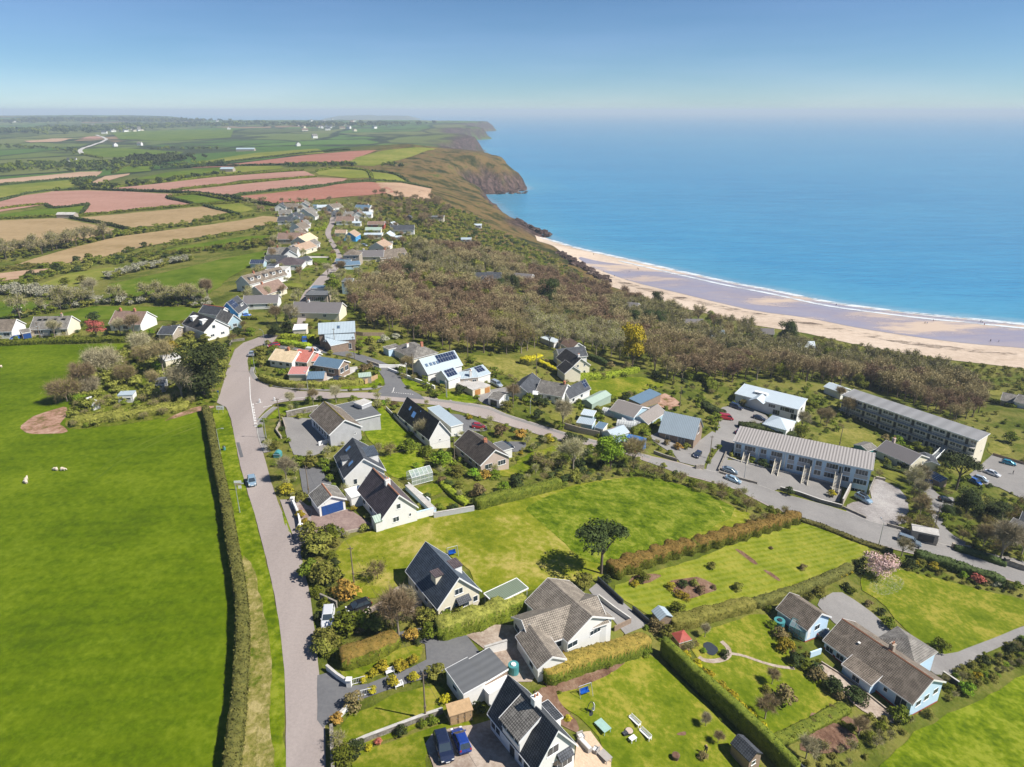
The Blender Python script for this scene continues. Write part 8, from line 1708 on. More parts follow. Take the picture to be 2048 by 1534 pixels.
for k,p,s,lab,c in [(3,(730,800),1.3,'bare tree right of the scraped earth','b4'),(0,(1560,860),1.5,'spreading bare tree in front of the dark cypress','b4'),(1,(1400,640),1.5,'grey bare tree left of the dark cypress','b4'),
(3,(1320,760),.8,'grey bare tree beside the long pale shed','b4'),(3,(300,655),1.0,'x','r6'),(0,(940,800),1.25,'bare tree overhanging the east road bank','r4'),(1,(600,640),.9,'slim bare tree above the small white garage',
'r4'),(2,(1010,1100),1.2,'tall bare tree behind the dark clipped hedge','r4'),(3,(1420,1080),1.2,'twiggy tree in front of the red car','r4'),(0,(1640,1210),1.5,'big bare tree casting a branching shadow on the road','c5'),
(1,(1450,1080),.9,'bare tree left of the big roadside one','c5'),(1,(1870,1170),1.0,'bare tree at the right edge of the picture','c5'),(2,(740,560),.9,'upper ivy covered tree between yard and drive','c5'),(3,(760,720),.85,
'lower ivy covered tree between yard and drive','c5'),(2,(700,440),.95,'thicket tree above the gravel yard','c5'),(1,(620,660),1.1,'bare tree below the cream house','b1'),(2,(680,560),.8,'smaller bare tree beside the one below the cream house',
'b1'),(0,(250,760),.85,'bare tree beside the main road pavement','r6'),(2,(1185,480),.8,'grey twiggy tree at the dark roofed house gable','r6'),(1,(1000,600),.55,'x','r6'),(3,(940,590),.8,'x','r6'),
(0,(860,940),.6,'left bare tree behind the hall wall','r3'),(1,(1030,930),.65,'middle bare tree behind the hall wall','r3'),(0,(1200,915),.75,'right bare tree behind the hall wall','r3'),(3,(1730,690),.8,'bare tree at the bend before the solar house',
'r3'),(0,(690,140),.8,'reddish bare tree before the rust roofed cream gable','r3'),(2,(860,330),1.1,'broad twiggy tree left of the zinc house','r3'),(1,(760,330),1.0,'grey twiggy tree above the lane bend','r3'),(0,(240,130),
1.2,'round bare tree left of the vivid blue house','r3'),(3,(90,160),1.1,'bare tree left of the round one','r3'),(0,(800,920),1.3,'large bare tree in the blossom hedge','c6'),(1,(1780,930),1.2,'bare tree above the white semi-detached house',
'c6'),(3,(1590,940),1.0,'bare tree in the hedge below the bright field','c6'),(1,(1150,1250),1.1,'bare tree before the brown roofed bungalow','c6'),(0,(1030,1240),.9,'second bare tree before the brown roofed bungalow','c6'),
(2,(470,1260),.9,'bare tree before the long grey roofed bungalow','c6'),(3,(800,480),.9,'left twisted tree behind the terrace','r5'),(1,(760,470),.8,'right twisted tree behind the terrace','r5'),(1,(930,420),1.0,'spreading bare tree at the top end of the long block',
'r5'),(2,(640,500),.9,'rounded tree beside the square annexe','r5'),(1,(880,320),.8,'bare tree against the white hut','r5'),(2,(1380,850),.9,'bare tree beside the solar roofed shed','r5'),
(0,(900,880),.9,'bare tree on the far lane bend','c1'),(1,(1040,860),.9,'second bare tree on the far lane bend','c1'),(2,(1410,1000),1.1,'tree beside the pale drive','c1'),(2,(1480,880),1.0,'tree below the large brown roof',
'c1'),(2,(1660,950),.9,'tree at the end of the pale drive','c1'),(3,(180,1400),.5,'x','b1'),(3,(1180,1100),.9,'x','b2'),(1,(1130,1060),.45,'small grey leafless tree in the pond lawn','b2'),(3,(1090,1260),.6,'brown shrub tree at the end of the gold conifers',
'b2'),(0,(750,1300),.35,'thin young tree on the broad lawn','b2'),(1,(820,1400),.3,'smallest young tree on the broad lawn','b2'),(0,(360,1480),.6,'bare fruit tree at the bottom by the vegetable garden','b3'),(1,(700,1330),
.5,'bare fruit tree beside the vegetable plots','b3'),(2,(980,170),.7,'grey twiggy tree right of the cherry','b3')]:
 if lab!='x':T('bare%d'%k,p,s,'bare_tree',lab,c,group=BT)
e=T('bare0',(745,790),.4,'palm_like_tree','slender pale stemmed tree by the pond','b2',group=None)
tpl_bare('dome0',5.6,5.6,5200,.03,71,twig='twig_pale',bark='bark_pale',fuzz=900,leaf='twig_pale',fs=.16);tpl_bare('dome1',5.2,5.0,5200,.03,72,twig='twig',bark='bark_pale',fuzz=900,leaf='leaf_olive',fs=.16)
for k,p,s,lab in ((0,(870,640),1.35,'wide pale dome shaped bare tree at the edge of the pasture'),(1,(575,870),1.15,'bare spreading tree beside the scraped red earth'),(1,(1080,710),.95,'olive tinged domed tree in the overgrown garden'),
(1,(1230,540),1.0,'loose olive tree at the top of the overgrown garden'),(0,(1205,425),.95,'pale domed tree behind the overgrown garden'),(0,(760,800),.8,'pale bare thicket right of the scraped earth')):
 T('dome%d'%k,p,s,'bare_tree',lab,'b4',group=BT)
 # roadside bushes beside the main road
for p,r,lf,lab,c in [((110,150),3.2,'olive','big grey-green bush where the brick yard meets the road','b1'),((60,60),2.8,'olive','upper half of the roadside bush mass','b1'),((190,60),2.4,'mid','green bush right of the roadside mass',
'b1'),((150,320),2.8,'olive','olive bush above the white estate','b1'),((280,430),2.6,'orange','bronze green rounded tree by the black hatchback','b1'),((60,300),2.4,'mid','dark bush at the tree shaded road edge','b1'),((490,
310),2.4,'twig','round twiggy bush on the meadow edge','b1'),((165,725),2.2,'olive','grey-green bush on the roadside below the white estate','b1'),((290,640),2.6,'mid','green bush above the orange topped hedge','b1'),((400,
600),2.2,'mid','mixed green bush in the roadside thicket','b1'),((480,640),2.2,'olive','pale bush in the roadside thicket','b1'),((150,790),2.0,'olive','loose bush beside the white drive wall','b1'),((800,590),2.0,'olive',
'loose round bush below the cream house','b1'),((900,570),1.6,'mid','grey green bush at the cream house wall','b1'),((1010,560),1.6,'olive','wispy bush before the cream house gable','b1'),((700,690),1.4,'orange','bronze bush beside the dark drive',
'b1'),((820,680),1.8,'mid','rounded hedge end by the dark drive','b1'),((520,890),1.3,'gold','largest clipped golden ball on the drive lawn','b1'),((470,915),.9,'gold','golden ball left of the largest','b1'),((405,950),.8,
'yellow','yellow ball beside the white gate','b1'),((620,870),1.2,'gold','dark gold conifer on the drive lawn','b1'),((655,880),1.0,'gold','low gold bush next to the dark gold conifer','b1'),((715,840),1.0,'gold','gold ball at the lawn tip',
'b1'),((845,935),1.7,'olive','pale green vase shaped bush by the garages','b1'),((722,950),1.0,'gold','trimmed golden ball near the pole','b1'),((590,985),1.2,'gold','trimmed golden ball beside the stone seat','b1'),((452,
1030),.9,'gold','trimmed golden ball nearest the road','b1'),((915,1090),1.0,'yellow','bright yellow ball on the lower lawn','b1'),((345,1110),1.7,'bronze','dark bush on the short white wall','b1'),((230,1220),1.2,'orange',
'brown bush at the road wall','b1'),((640,1290),1.0,'dark','dark shrub over the stone wall','b1'),((360,1400),1.4,'dark','dark green shrub at the left end of the stone wall','b1'),((280,1460),1.8,'mid','bright green shrub in the bottom corner',
'b1'),((430,1385),.6,'yellow','little yellow shrub by the stone wall','b1'),((492,1345),.6,'coral','coral flowering shrub on the stone wall','b1'),((250,1370),1.5,'twig','grey twiggy shrub inside the road wall','b1'),((830,
1215),.9,'mid','green shrub by the timber shed','b1'),((770,1235),.8,'mid','second green shrub by the timber shed','b1'),((1120,1140),1.1,'dark','dark creeper behind the timber shed','b1'),((1690,1200),.6,'yellow','yellow flowers behind the slate house',
'b1'),((350,1010),1.2,'yellow','spiky yellow-green palm by the brick yard','r6'),((375,1055),1.1,'gold','second shrub by the brick yard wall','r6'),((665,920),.8,'yellow','yellow conifer between garage and white house','r6'),
((720,920),1.2,'gold','clipped bush between garage and white house','r6'),((712,962),.9,'gold','lower clipped bush by the white house','r6'),((600,1130),1.3,'white','white blossoming bush at the kerb wall','r6'),((180,540),
1.6,'olive','olive bush beside the turquoise cabinet','r6'),((250,840),1.8,'gold','yellow tinged roadside bush above the drive','r6'),((340,890),1.7,'olive','grey bush above the white wall','r6'),((330,655),2.0,'mid','hedge bush above the dark drive',
'r6'),((410,660),2.2,'olive','tallest hedge bush above the dark drive','r6'),((500,665),1.8,'mid','right hedge bush above the dark drive','r6'),((520,700),1.0,'lime','lime bush at the drive end','r6'),((880,580),1.9,'twig',
'brown twiggy bush behind the church green','r6'),((960,590),2.2,'twig','larger brown twiggy bush behind the church green','r6'),((1080,560),2.6,'mid','green tree-like bush at the dark roofed house','r6'),((1210,590),2.2,
'mid','green bush left of the brown bungalow','r6'),((1300,660),3.0,'lime','big lime green bush left of the brown bungalow','r6'),((1130,670),1.1,'lime','little green tree on the bright lawn','r6'),((1420,720),2.0,'olive',
'olive bush under the telephone pole','r6'),((1530,740),1.8,'lime','bright green bush below the brown bungalow','r6'),((1600,740),1.7,'orange','orange flushed bush below the brown bungalow','r6'),((1670,735),1.6,'lime','lime bush right of the orange one',
'r6'),((1560,860),2.0,'bronze','dark bronze bush by the dark hedge','r6'),((1725,830),1.8,'lime','yellow-green ball bush by the dark hedge','r6'),((1820,790),2.4,'dark','dark green bush right of the ball bush','r6'),((1430,
800),1.3,'olive','grey mound in the lawn garden','r6'),((1310,770),1.3,'bronze','bronze bush behind the greenhouse','r6'),((1280,945),.8,'olive','small mound on the square lawn','r6'),((1380,945),.9,'olive','pale mound on the square lawn',
'r6'),((1850,580),.9,'gold','gold ball behind the brown bungalow','r6'),((1910,560),1.4,'mid','green ball behind the brown bungalow','r6'),((1940,640),1.9,'dark','dark ball pair on the curving lawn','r6'),((1995,640),1.8,
'dark','second dark ball on the curving lawn','r6'),((1720,450),2.6,'bronze','tall dark bush by the crimson convertible','r6'),((1840,470),2.2,'orange','brown bush above the parking pad','r6'),((1500,340),1.1,'yellow','yellow bush by the dark drive',
'r6'),((920,240),1.3,'lime','lime bush near the road behind the hall','r6'),((980,245),1.2,'bronze','red-brown bush near the road behind the hall','r6'),((880,260),1.4,'olive','pale bush near the road behind the hall','r6')]:
 bush(p,r,lf,lab,'shrubs in the village gardens',c)
for p,r,lf,lab,c in [((220,430),1.5,'olive','mound where the scalloped hedge ends','b2'),((40,500),2.2,'olive','big olive mound by the concrete yard','b2'),((175,480),1.3,'dark','grey-green mound below the lone pine','b2'),
((390,470),1.5,'mid','green mound in the pine bed','b2'),((340,495),1.0,'gold','low mound in the pine bed','b2'),((550,510),1.1,'gold','leftmost gold conifer of the big bed','b2'),((590,555),1.1,'gold','front gold conifer of the big bed',
'b2'),((635,570),1.0,'gold','lowest gold conifer of the big bed','b2'),((615,500),1.2,'dark','blue-green mound in the big bed','b2'),((680,490),1.1,'olive','pale mound in the big bed','b2'),((720,530),1.2,'bronze','bronze carpet in the big bed',
'b2'),((795,510),.7,'bronze','purple shrub at the right of the big bed','b2'),((780,395),1.2,'olive','spiky pale yucca on the upper lawn','b2'),((935,515),1.3,'olive','spiky yellow yucca on the lower lawn','b2'),((1310,400),
1.1,'bronze','dark spiky plant on the striped lawn','b2'),((1128,285),.6,'bronze','little red spiky plant on the striped lawn','b2'),((590,650),1.6,'mid','rounded bush beside the small garden shed','b2'),((690,640),.6,'gold',
'gold ball by the hedge','b2'),((470,745),1.6,'bronze','brown bush left of the small garden shed','b2'),((530,800),1.9,'olive','thick bush left of the red roofed summerhouse','b2'),((650,870),1.5,'twig','twiggy bush below the summerhouse',
'b2'),((860,900),1.0,'dark','blue-grey ball at the pond path','b2'),((740,880),.7,'lime','lime mound by the pond','b2'),((630,915),1.2,'yellow','first golden conifer of the row behind the tall hedge','b2'),((700,965),1.1,
'yellow','second golden conifer of the row','b2'),((755,1025),1.3,'yellow','third golden conifer of the row','b2'),((835,1095),1.3,'gold','fourth golden conifer of the row','b2'),((885,1140),1.2,'yellow','fifth golden conifer of the row',
'b2'),((930,1195),1.2,'yellow','sixth golden conifer of the row','b2'),((990,1255),1.3,'yellow','seventh golden conifer of the row','b2'),((1080,1345),1.3,'yellow','last golden conifer of the row','b2'),
((1180,800),1.7,'bronze','pinkish bush by the green greenhouse','b2'),((1215,870),2.0,'gold','gold topped conifer by the greenhouse','b2'),((1265,940),1.8,'dark','dark round tree below the gold topped conifer','b2'),((1310,
970),1.4,'mid','mid green bush on the garden path','b2'),((1380,1000),1.7,'dark','second dark round tree in the path row','b2'),((1480,1090),1.8,'dark','third dark round tree in the path row','b2'),((1505,1135),1.2,'bronze',
'pink brown bush in the path row','b2'),((1200,1170),2.2,'bronze','wide bronze bush on the pond lawn','b2'),((1100,1110),1.0,'olive','grey bush at the leafless tree','b2'),((1115,640),1.0,'mid','round shrub at the lawn corner',
'b2'),((1120,730),1.1,'lime','lime bush by the green tank','b2'),((1520,450),.8,'gold','first gold cone at the brown hedge end','b2'),((1550,440),.8,'gold','second gold cone at the brown hedge end','b2'),((1578,425),.9,'gold',
'third gold cone at the brown hedge end','b2'),((1400,545),1.4,'olive','large grey-green mound above the small blue outbuilding','b2'),((1345,570),1.1,'olive','smaller grey-green mound beside it above the outbuilding','b2'),
((690,850),1.0,'twig','brown stems beside the pond','b2'),((740,1490),.9,'bronze','brown bush beside the person in black','b2'),((410,890),1.2,'mid','green bush under the orange topped hedge end','b2'),((195,965),.8,'mid',
'small green bush in the flower bed','b2'),((625,385),1.1,'dark','small dark shrub at the drive turning','b3'),((665,415),1.2,'mid','green shrub at the drive turning','b3'),((770,490),1.0,'bronze','brown shrub on the lawn edge',
'b3'),((840,545),1.1,'dark','dark shrub on the lawn edge','b3'),((900,640),1.7,'mid','wide green shrub above the hip roofed wing','b3'),((1235,785),1.9,'mid','clipped oval bush in the drive island','b3'),((1512,870),1.3,'dark',
'dark ball beside the sweeping drive','b3'),((1665,830),1.0,'dark','small dark ball near the right edge','b3'),((1690,790),1.3,'dark','dark ball at the right edge','b3'),((1745,760),1.6,'dark','largest dark ball at the right edge',
'b3'),((1465,965),1.1,'yellow','yellow bush by the turning bay','b3'),((1390,1060),1.8,'lime','green bush at the bungalow gable','b3'),((530,1050),1.9,'dark','dark round bush in the garden behind the long bungalow','b3'),
((660,1110),2.0,'dark','darkest round bush behind the long bungalow','b3'),((720,1110),1.4,'dark','dark bush next to the darkest one','b3'),((440,975),1.8,'bronze','dark bush beside the gravelly path','b3'),((425,1420),1.2,
'dark','dark little conifer in the vegetable garden','b3'),((960,1240),2.0,'mid','spiky bush below the long bungalow','b3'),((880,190),.9,'yellow','yellow bush behind the cherry','b3'),((700,260),2.0,'dark','dark bush left of the cherry',
'b3'),((1030,240),1.7,'dark','blue-green bush right of the cherry','b3'),((1070,225),.9,'yellow','yellow flowers above the cherry lawn','b3'),((1105,230),1.3,'olive','grey bush above the cherry lawn','b3'),((1185,260),1.5,
'gold','cream yellow bush above the cherry lawn','b3'),((1235,280),1.1,'olive','grey-green bush above the cherry lawn','b3'),((1380,310),1.1,'lime','lime bush before the coral one','b3'),((1460,335),1.6,'coral','coral flowering bush at the top of the cherry lawn',
'b3'),((1530,350),1.2,'bronze','bronze bush right of the coral one','b3'),((1590,360),1.2,'white','whitish bush near the right edge of the cherry lawn','b3'),((1660,380),1.3,'dark','dark bush near the right edge of the cherry lawn',
'b3'),((1720,385),1.4,'mid','green bush at the right edge of the cherry lawn','b3'),((1600,390),.1,'dark','x','b3'),((835,930),1.5,'yellow','yellow bush alone on the forecourt','r5'),((565,920),1.8,'dark','dark shrub on the forecourt wall',
'r5'),((870,720),.1,'dark','x','r5'),((390,735),1.8,'dark','dark shrub below the terrace windows','r5'),((865,845),.8,'yellow','small yellow bush by the terrace stair','r5'),((1240,600),2.6,'lime','lime green tree beyond the brown bungalow',
'r5'),((1370,640),2.4,'mid','round green tree beside the brown bungalow','r5'),((1440,660),2.2,'mid','second round green tree beside the brown bungalow','r5'),((1165,580),2.0,'bronze','brown bush at the brown bungalow chimney',
'r5'),((1280,755),2.2,'dark','dark bush before the brown bungalow gable','r5'),((1180,720),1.4,'olive','grey bush on the bungalow front','r5'),((1400,420),.1,'dark','x','r5'),
((1970,590),3.0,'mid','green thicket at the edge right of the block lawn','r5'),((640,545),2.8,'mid','round green bush behind the terrace roof','r5'),((1520,790),2.2,'olive','olive thicket above the car park corner','r5'),
((570,410),2.2,'lime','lime tree at the road bank above the junction','r3'),((480,415),2.4,'dark','dark bush at the road bank above the junction','r3'),((800,710),1.5,'lime','lime bush beside the pink-red shed','r3'),((1400,
680),1.8,'bronze','dark red bush in the green corner','r3'),((1450,665),1.6,'bronze','second dark red bush in the green corner','r3'),((640,640),2.4,'olive','tall olive bush left of the cream tiled cottage','r3'),((650,560),
2.4,'olive','tall olive bush at the green top','r3'),((730,540),1.8,'mid','bush at the green top','r3'),((1380,520),2.4,'mid','green bush right of the zinc house shed','r3'),((1450,480),2.4,'olive','wide bush behind the zinc house',
'r3'),((1480,540),2.2,'olive','olive bush before the hipped bungalow','r3'),((1560,470),2.2,'white','white blossom bush left of the hipped bungalow','r3'),((1640,440),1.8,'white','white blossom bush behind the hipped bungalow',
'r3'),((1395,230),.1,'dark','x','b4'),((800,190),3.0,'dark','dark round tree behind the coral tree','b4'),((700,880),2.2,'lime','bright yellow-green bush in the overgrown garden','b4'),((1340,620),2.4,'lime','green bush before the whitewashed building',
'b4'),((830,670),3.2,'mid','dark green thicket in the overgrown garden','b4'),((1460,440),3.0,'gold','golden brown hedge bush at the garden top','b4'),((1300,840),3.2,'olive','large olive thicket at the garden front','b4'),
((740,940),2.6,'mid','green thicket by the scraped earth','b4'),((1290,300),1.8,'lime','lime bush below the grey garage','b4'),((1380,320),2.8,'olive','pale mixed bush left of the semi-detached house','b4'),((1620,340),2.4,
'olive','bush below the semi-detached house','b4'),((1760,360),2.2,'olive','bush at the road bank below the semi-detached house','b4'),((250,575),2.4,'dark','clipped dark bush beside the orange door garages','r4'),((700,620),
2.2,'mid','green bush at the white L shaped house','r4'),((780,650),2.4,'dark','dark bush before the white L shaped house','r4'),((820,660),2.0,'dark','second dark bush before the white L shaped house','r4'),((560,680),2.2,
'olive','bank bush above the east road','r4'),((500,650),2.0,'mid','bank bush right of the small white garage','r4'),((780,740),2.2,'dark','dark bank bush above the east road','r4'),((1180,740),2.4,'dark','dark tree between the nursery sheds',
'r4'),((1365,610),2.0,'dark','dark bush at the end of the narrow blue roofed shed','r4'),((1050,640),1.4,'mid','bush at the green shed end','r4'),((1000,910),2.4,'dark','dark spiky bush below the east road','r4'),((1070,920),
2.0,'dark','second dark spiky bush below the east road','r4'),((840,900),2.0,'gold','yellow-green bush below the east road','r4'),((1580,470),2.4,'dark','dark bush at the corner of the open lawn','r4'),((1380,395),1.8,'bronze',
'pinkish blossom bush under the golden tree','r4'),((1270,400),2.0,'bronze','brown bush under the golden tree','r4'),((1650,920),1.4,'bronze','brown mound in the chalet garden','r4'),((1720,950),1.6,'orange','orange-brown mound in the chalet garden',
'r4'),((1790,950),1.5,'olive','grey mound in the chalet garden','r4')]:
 if lab!='x':bush(p,r,lf,lab,'shrubs in the village gardens',c)
 # ================================================================ WOODLAND
wpoly=[(700,600),(740,580),(850,500),(980,520),(1120,560),(1210,590),(1290,615),(1440,652),(1560,690),(1700,720),(1900,760),(1850,790),(1700,775),(1600,765),(1460,765),(1340,770),(1300,735),(1220,715),(1150,705),(1090,700),
(1010,712),(930,712),(860,690),(790,668),(735,655),(715,640)]
for p in ((735,600),(495,510),(1480,605),(1310,735),(1420,735),(1495,735),(1565,742),(1800,765)):
 q_=G(p,'c2');AVOID.append(np.array([(q_.x-5,q_.y+3),(q_.x+5,q_.y+3),(q_.x+4,q_.y-16),(q_.x-4,q_.y-16)]))
q_=G((1415,385),'r4');AVOID.append(np.array([(q_.x-5,q_.y+4),(q_.x+5,q_.y+4),(q_.x+4,q_.y-14),(q_.x-4,q_.y-14)]))
def kindat(p):v=noise.noise(Vector((p[0]*.017,p[1]*.017,4)))+rnd(-.22,.22);return 1 if v<-.2 else 0 if v<.05 else 2 if v<.25 else 3
pts=scatter(wpoly,1500,5.0)
grove=scatter([(1000,470),(1120,330),(1500,400),(1760,560),(1770,660),(1600,720),(1400,640),(1150,520)],150,4.0,'c3')
allp=sorted(list(grove)+pts,key=lambda p:p[0]**2+p[1]**2)
gset={tuple(p) for p in grove}
for i,p in enumerate(allp[:290]):
 r_=tuple(p) in gset;k=random.choice((1,1,0)) if r_ else kindat(p)
 plant('wood%d'%k,(p[0],p[1],hz(*p)-.1),rnd(.95,1.4)*(.85 if r_ else 1),'woodland_tree','dark leafless tree of the grove behind the long block' if r_ else 'leafless brown tree of the wood between the houses and the beach',
'tree','grove trees behind the long block' if r_ else 'leafless trees of the coastal wood',parts=i<60)
rest=allp[290:];cut=len(rest)//3
for i_,(tw_,lf_) in enumerate((('twig','twig'),('twig_red','twig_red'),('twig_pale','leaf_olive'))):tpl_bare('woodlow%d'%i_,8.5-i_*.3,4.6,520,.055,91+i_,twig=tw_,fuzz=420,leaf=lf_,fs=.2)
for kk,nm in ((0,'woodlow0'),(1,'woodlow1'),(2,'woodlow2')):
 merged('woodland',[nm],[p for p in rest if min(2,kindat(p))==kk],.85,1.4,('dark brown leafless parts of the coastal wood','reddish brown leafless parts of the coastal wood','pale olive leafless parts of the coastal wood')[kk])
under=scatter(wpoly,900,5,free=True);merged('undergrowth',['scrub0','scrub1','scrub2','scrub1'],under,.5,1.1,'mixed green undergrowth filling the wood')
ivy=[p for p in scatter(wpoly,420,5) if noise.noise(Vector((p[0]*.02,p[1]*.02,14)))>.12][:120]
for p in ivy:plant('green_tree%d'%random.randrange(3),(p[0],p[1],hz(*p)),rnd(1.0,1.6),'ivy_tree','rounded green ivy clad tree in the leafless wood','tree','green trees of the coastal wood',parts=False)
for p in [q for q in scatter(wpoly,60,12) if noise.noise(Vector((q[0]*.013,q[1]*.013,30)))>.02][:26]:plant('cypress_big',(p[0],p[1],hz(*p)),rnd(.4,.75),'evergreen_tree','dark evergreen standing out in the leafless wood','tree',
'dark evergreens of the coastal wood',parts=False,sz=1.15)
# scrub along the coast slope, dunes, village top
for poly,n,md,ks,s0,s1,lab,c in [([(770,405),(860,400),(930,425),(1010,470),(1080,500),(1180,560),(1130,575),(980,520),(850,500),(760,560),(720,470)],1500,3.5,['scrub0','scrub1','scrub2','scrub1'],.7,1.7,'gorse and thorn scrub on the slope above the cliffs',
''),([(1500,690),(1640,672),(1900,725),(2048,740),(2300,790),(2200,860),(2048,800),(1900,770),(1700,730)],1100,3.2,['scrub1','scrub0','scrub1','twig_bush2'],.6,1.4,'low dune scrub behind the beach',''),
([(1790,790),(1900,800),(2048,850),(2200,900),(2100,960),(1980,880),(1880,850)],120,4.5,['scrub1','scrub0'],.3,.8,'scrub on the rough ground by the dune cottages',''),
([(740,395),(860,390),(900,430),(850,470),(800,420),(700,410)],260,7,['scrub2','scrub0','woodlow0'],.6,1.2,'dark scrub above the far gardens',''),([(470,400),(560,402),(700,405),(800,420),(860,500),(740,620),(700,640),(620,
640),(560,650),(480,600),(520,520),(560,440)],520,4.8,['scrub0','scrub2','scrub1','scrub0','woodlow1','woodlow2'],.35,.85,'gardens and hedges packed between the far houses',''),
([(520,690),(700,690),(850,690),(930,720),(1100,720),(1340,770),(1500,770),(1700,790),(1800,900),(2048,960),(2048,1140),(1500,950),(1200,880),(900,800),(520,790)],900,3.0,['bush_mid0','bush_olive1','bush_dark0','twig_bush0',
'scrub0','bush_mid1','bush_olive0'],.5,1.25,'mixed growth filling the upper gardens',''),([(510,850),(620,800),(900,815),(1200,900),(1560,1010),(1250,960),(1100,990),(940,1010),(800,1060),(700,1075),(640,1090),(580,1000)],
520,2.8,['bush_mid0','bush_olive1','bush_dark0','twig_bush1','bush_mid1'],.5,1.3,'mixed growth filling the middle gardens',''),([(605,1080),(670,1080),(690,1200),(900,1230),(960,1260),(850,1290),(700,1330),(640,1320),(630,
1200)],190,2.0,['bush_mid0','bush_olive1','twig_bush1','bush_dark1'],.6,1.3,'thicket between the near road and the cream house',''),([(1280,950),(1420,975),(1570,1030),(1540,1060),(1480,1040),(1380,990)],130,2.6,['twig_bush0',
'twig_bush2','bush_olive0','bush_mid0'],1.0,1.9,'tall tangled thicket between the meadow and the east road',''),([(1030,920),(1200,900),(1330,950),(1150,975),(1090,980)],110,2.6,['twig_bush0','bush_mid0','bush_olive0','bush_dark1'],
.9,1.8,'thicket below the lime green tree',''),([(2048,1290),(2060,1330),(1900,1400),(1800,1470),(1690,1560),(1560,1600),(1650,1480),(1780,1420),(1900,1350)],420,1.6,['bush_mid0','bush_olive1','twig_bush1','bush_olive0'],
.5,1.15,'long unclipped hedge bank along the near right field',''),([(1500,1490),(1600,1400),(1700,1420),(1720,1470),(1600,1560)],60,2.0,['bush_mid0','bush_olive1','twig_bush2'],.4,.8,'rough growth around the vegetable garden',
''),([(1230,1240),(1340,1260),(1370,1300),(1480,1440),(1440,1440),(1330,1310)],60,1.6,['bush_mid0','bush_olive1'],.35,.7,'planting along the foot of the tall hedge',''),
([(1540,1230),(1600,1290),(1700,1380),(1640,1380),(1560,1290)],60,1.6,['bush_mid1','bush_bronze0','bush_olive0'],.35,.75,'shrubbery along the garden path',''),
([(1060,1380),(1120,1370),(1300,1290),(1310,1300),(1130,1385),(1150,1460),(1120,1420)],70,1.3,['bush_mid0','bush_olive1','bush_bronze0'],.2,.5,'low planting in the flower bed under the hedge',''),
([(1830,1290),(1960,1310),(2048,1250),(2048,1330),(1940,1380),(1880,1360)],60,1.8,['bush_mid0','bush_lime0','bush_olive0'],.4,.9,'garden growth below the sweeping drive',''),
([(1690,1095),(1800,1130),(2048,1190),(2048,1208),(1880,1165),(1730,1130)],60,1.5,['bush_mid0','bush_dark1','bush_olive0'],.4,.8,'shrub border along the roadside hedge',''),
([(262,690),(440,690),(468,700),(448,750),(430,805),(330,835),(240,845),(150,858),(140,812),(215,720)],421,2.4,['bush_olive0','bush_mid1','twig_bush0','scrub1'],.6,1.4,'rank growth in the overgrown garden',''),
([(370,640),(480,640),(500,672),(470,692),(300,690),(300,670)],130,3.4,['bush_olive0','bush_mid1','twig_bush0','bush_dark0'],.7,1.5,'bank of shrubs above the pasture corner',''),
([(-40,660),(140,650),(300,662),(300,680),(-40,684)],130,3.6,['bush_olive0','bush_mid1','twig_bush0','bush_dark0'],.6,1.3,'front garden growth of the left bungalows',''),
([(560,650),(640,640),(720,660),(760,690),(620,690),(540,672)],120,3.4,['bush_olive0','bush_mid1','twig_bush0','bush_dark0'],.6,1.4,'garden growth around the lane bend',''),
([(1740,990),(1830,1000),(1900,1060),(1960,1050),(2048,1000),(2048,1130),(1900,1090),(1820,1075),(1790,1040)],200,2.4,['bush_olive0','bush_mid1','twig_bush0','bush_dark0'],.8,1.7,'shaded shrubbery around the gateway drive',
'')]:
 if lab.startswith(('gorse','low dune')):tops_=1
 merged('shrubbery' if 'scrub' not in lab else 'scrub',ks,scatter(poly,n,md,c,free=n!=421),s0,s1,lab,1.3 if n>1000 else .1)
 # hedgerow bands in the left landscape
def band(c,pts,w_,n,keys,s0,s1,lab,name='hedgerow'):
 q=resample([G(p,c).xy for p in pts],4);P=[]
 for _ in range(n):p=random.choice(q);P.append((p.x+random.gauss(0,w_*.5),p.y+random.gauss(0,w_*.5)))
 if w_<60 and P:
  A_=np.array(P);k_=np.ones(len(A_),bool);lo,hi=A_.min(0),A_.max(0)
  for a in AVOID:
   if not ((a.max(0)<lo).any() or (a.min(0)>hi).any()):k_&=~inside(A_,a)
  P=[tuple(x) for x in A_[k_]]
 merged(name,keys,P,s0,s1,lab)
tpl_bare('wh',3,2.0,120,.06,95,twig='twig_pale',fuzz=300,leaf='leaf_white',fs=.26)
Bs=['scrub0','scrub1','scrub2','scrub1','scrub0']
band('c6',[(-100,580),(130,560),(260,520),(400,490),(620,455),(780,430),(900,412)],16,330,Bs+['woodlow2'],.7,1.5,'thick hedgerow with bare trees below the broad tan field')
band('c6',[(900,408),(1130,375),(1300,335),(1500,315),(1700,275),(1850,240),(2048,232)],12,220,Bs,.6,1.3,'bushy hedgerow between the tan fields')
band('c6',[(-50,700),(150,670),(300,645),(450,635)],8,90,Bs,.5,1.1,'hedgerow above the sandy field');band('c6',[(450,640),(700,605),(860,610),(1000,590),(1200,590),(1350,570)],13,200,Bs,.6,1.3,'wide bushy strip below the long tan field')
band('c6',[(1200,575),(1400,550),(1600,525),(1800,500),(1950,480),(2200,470),(2330,455)],12,210,Bs,.6,1.4,'wooded hedgerow behind the bright field');band('c6',[(1040,545),(1100,500),(1400,460),(1560,455),(1700,430),(1850,
400),(2040,370)],6,90,Bs,.5,1.1,'gappy hedge along the tan field foot')
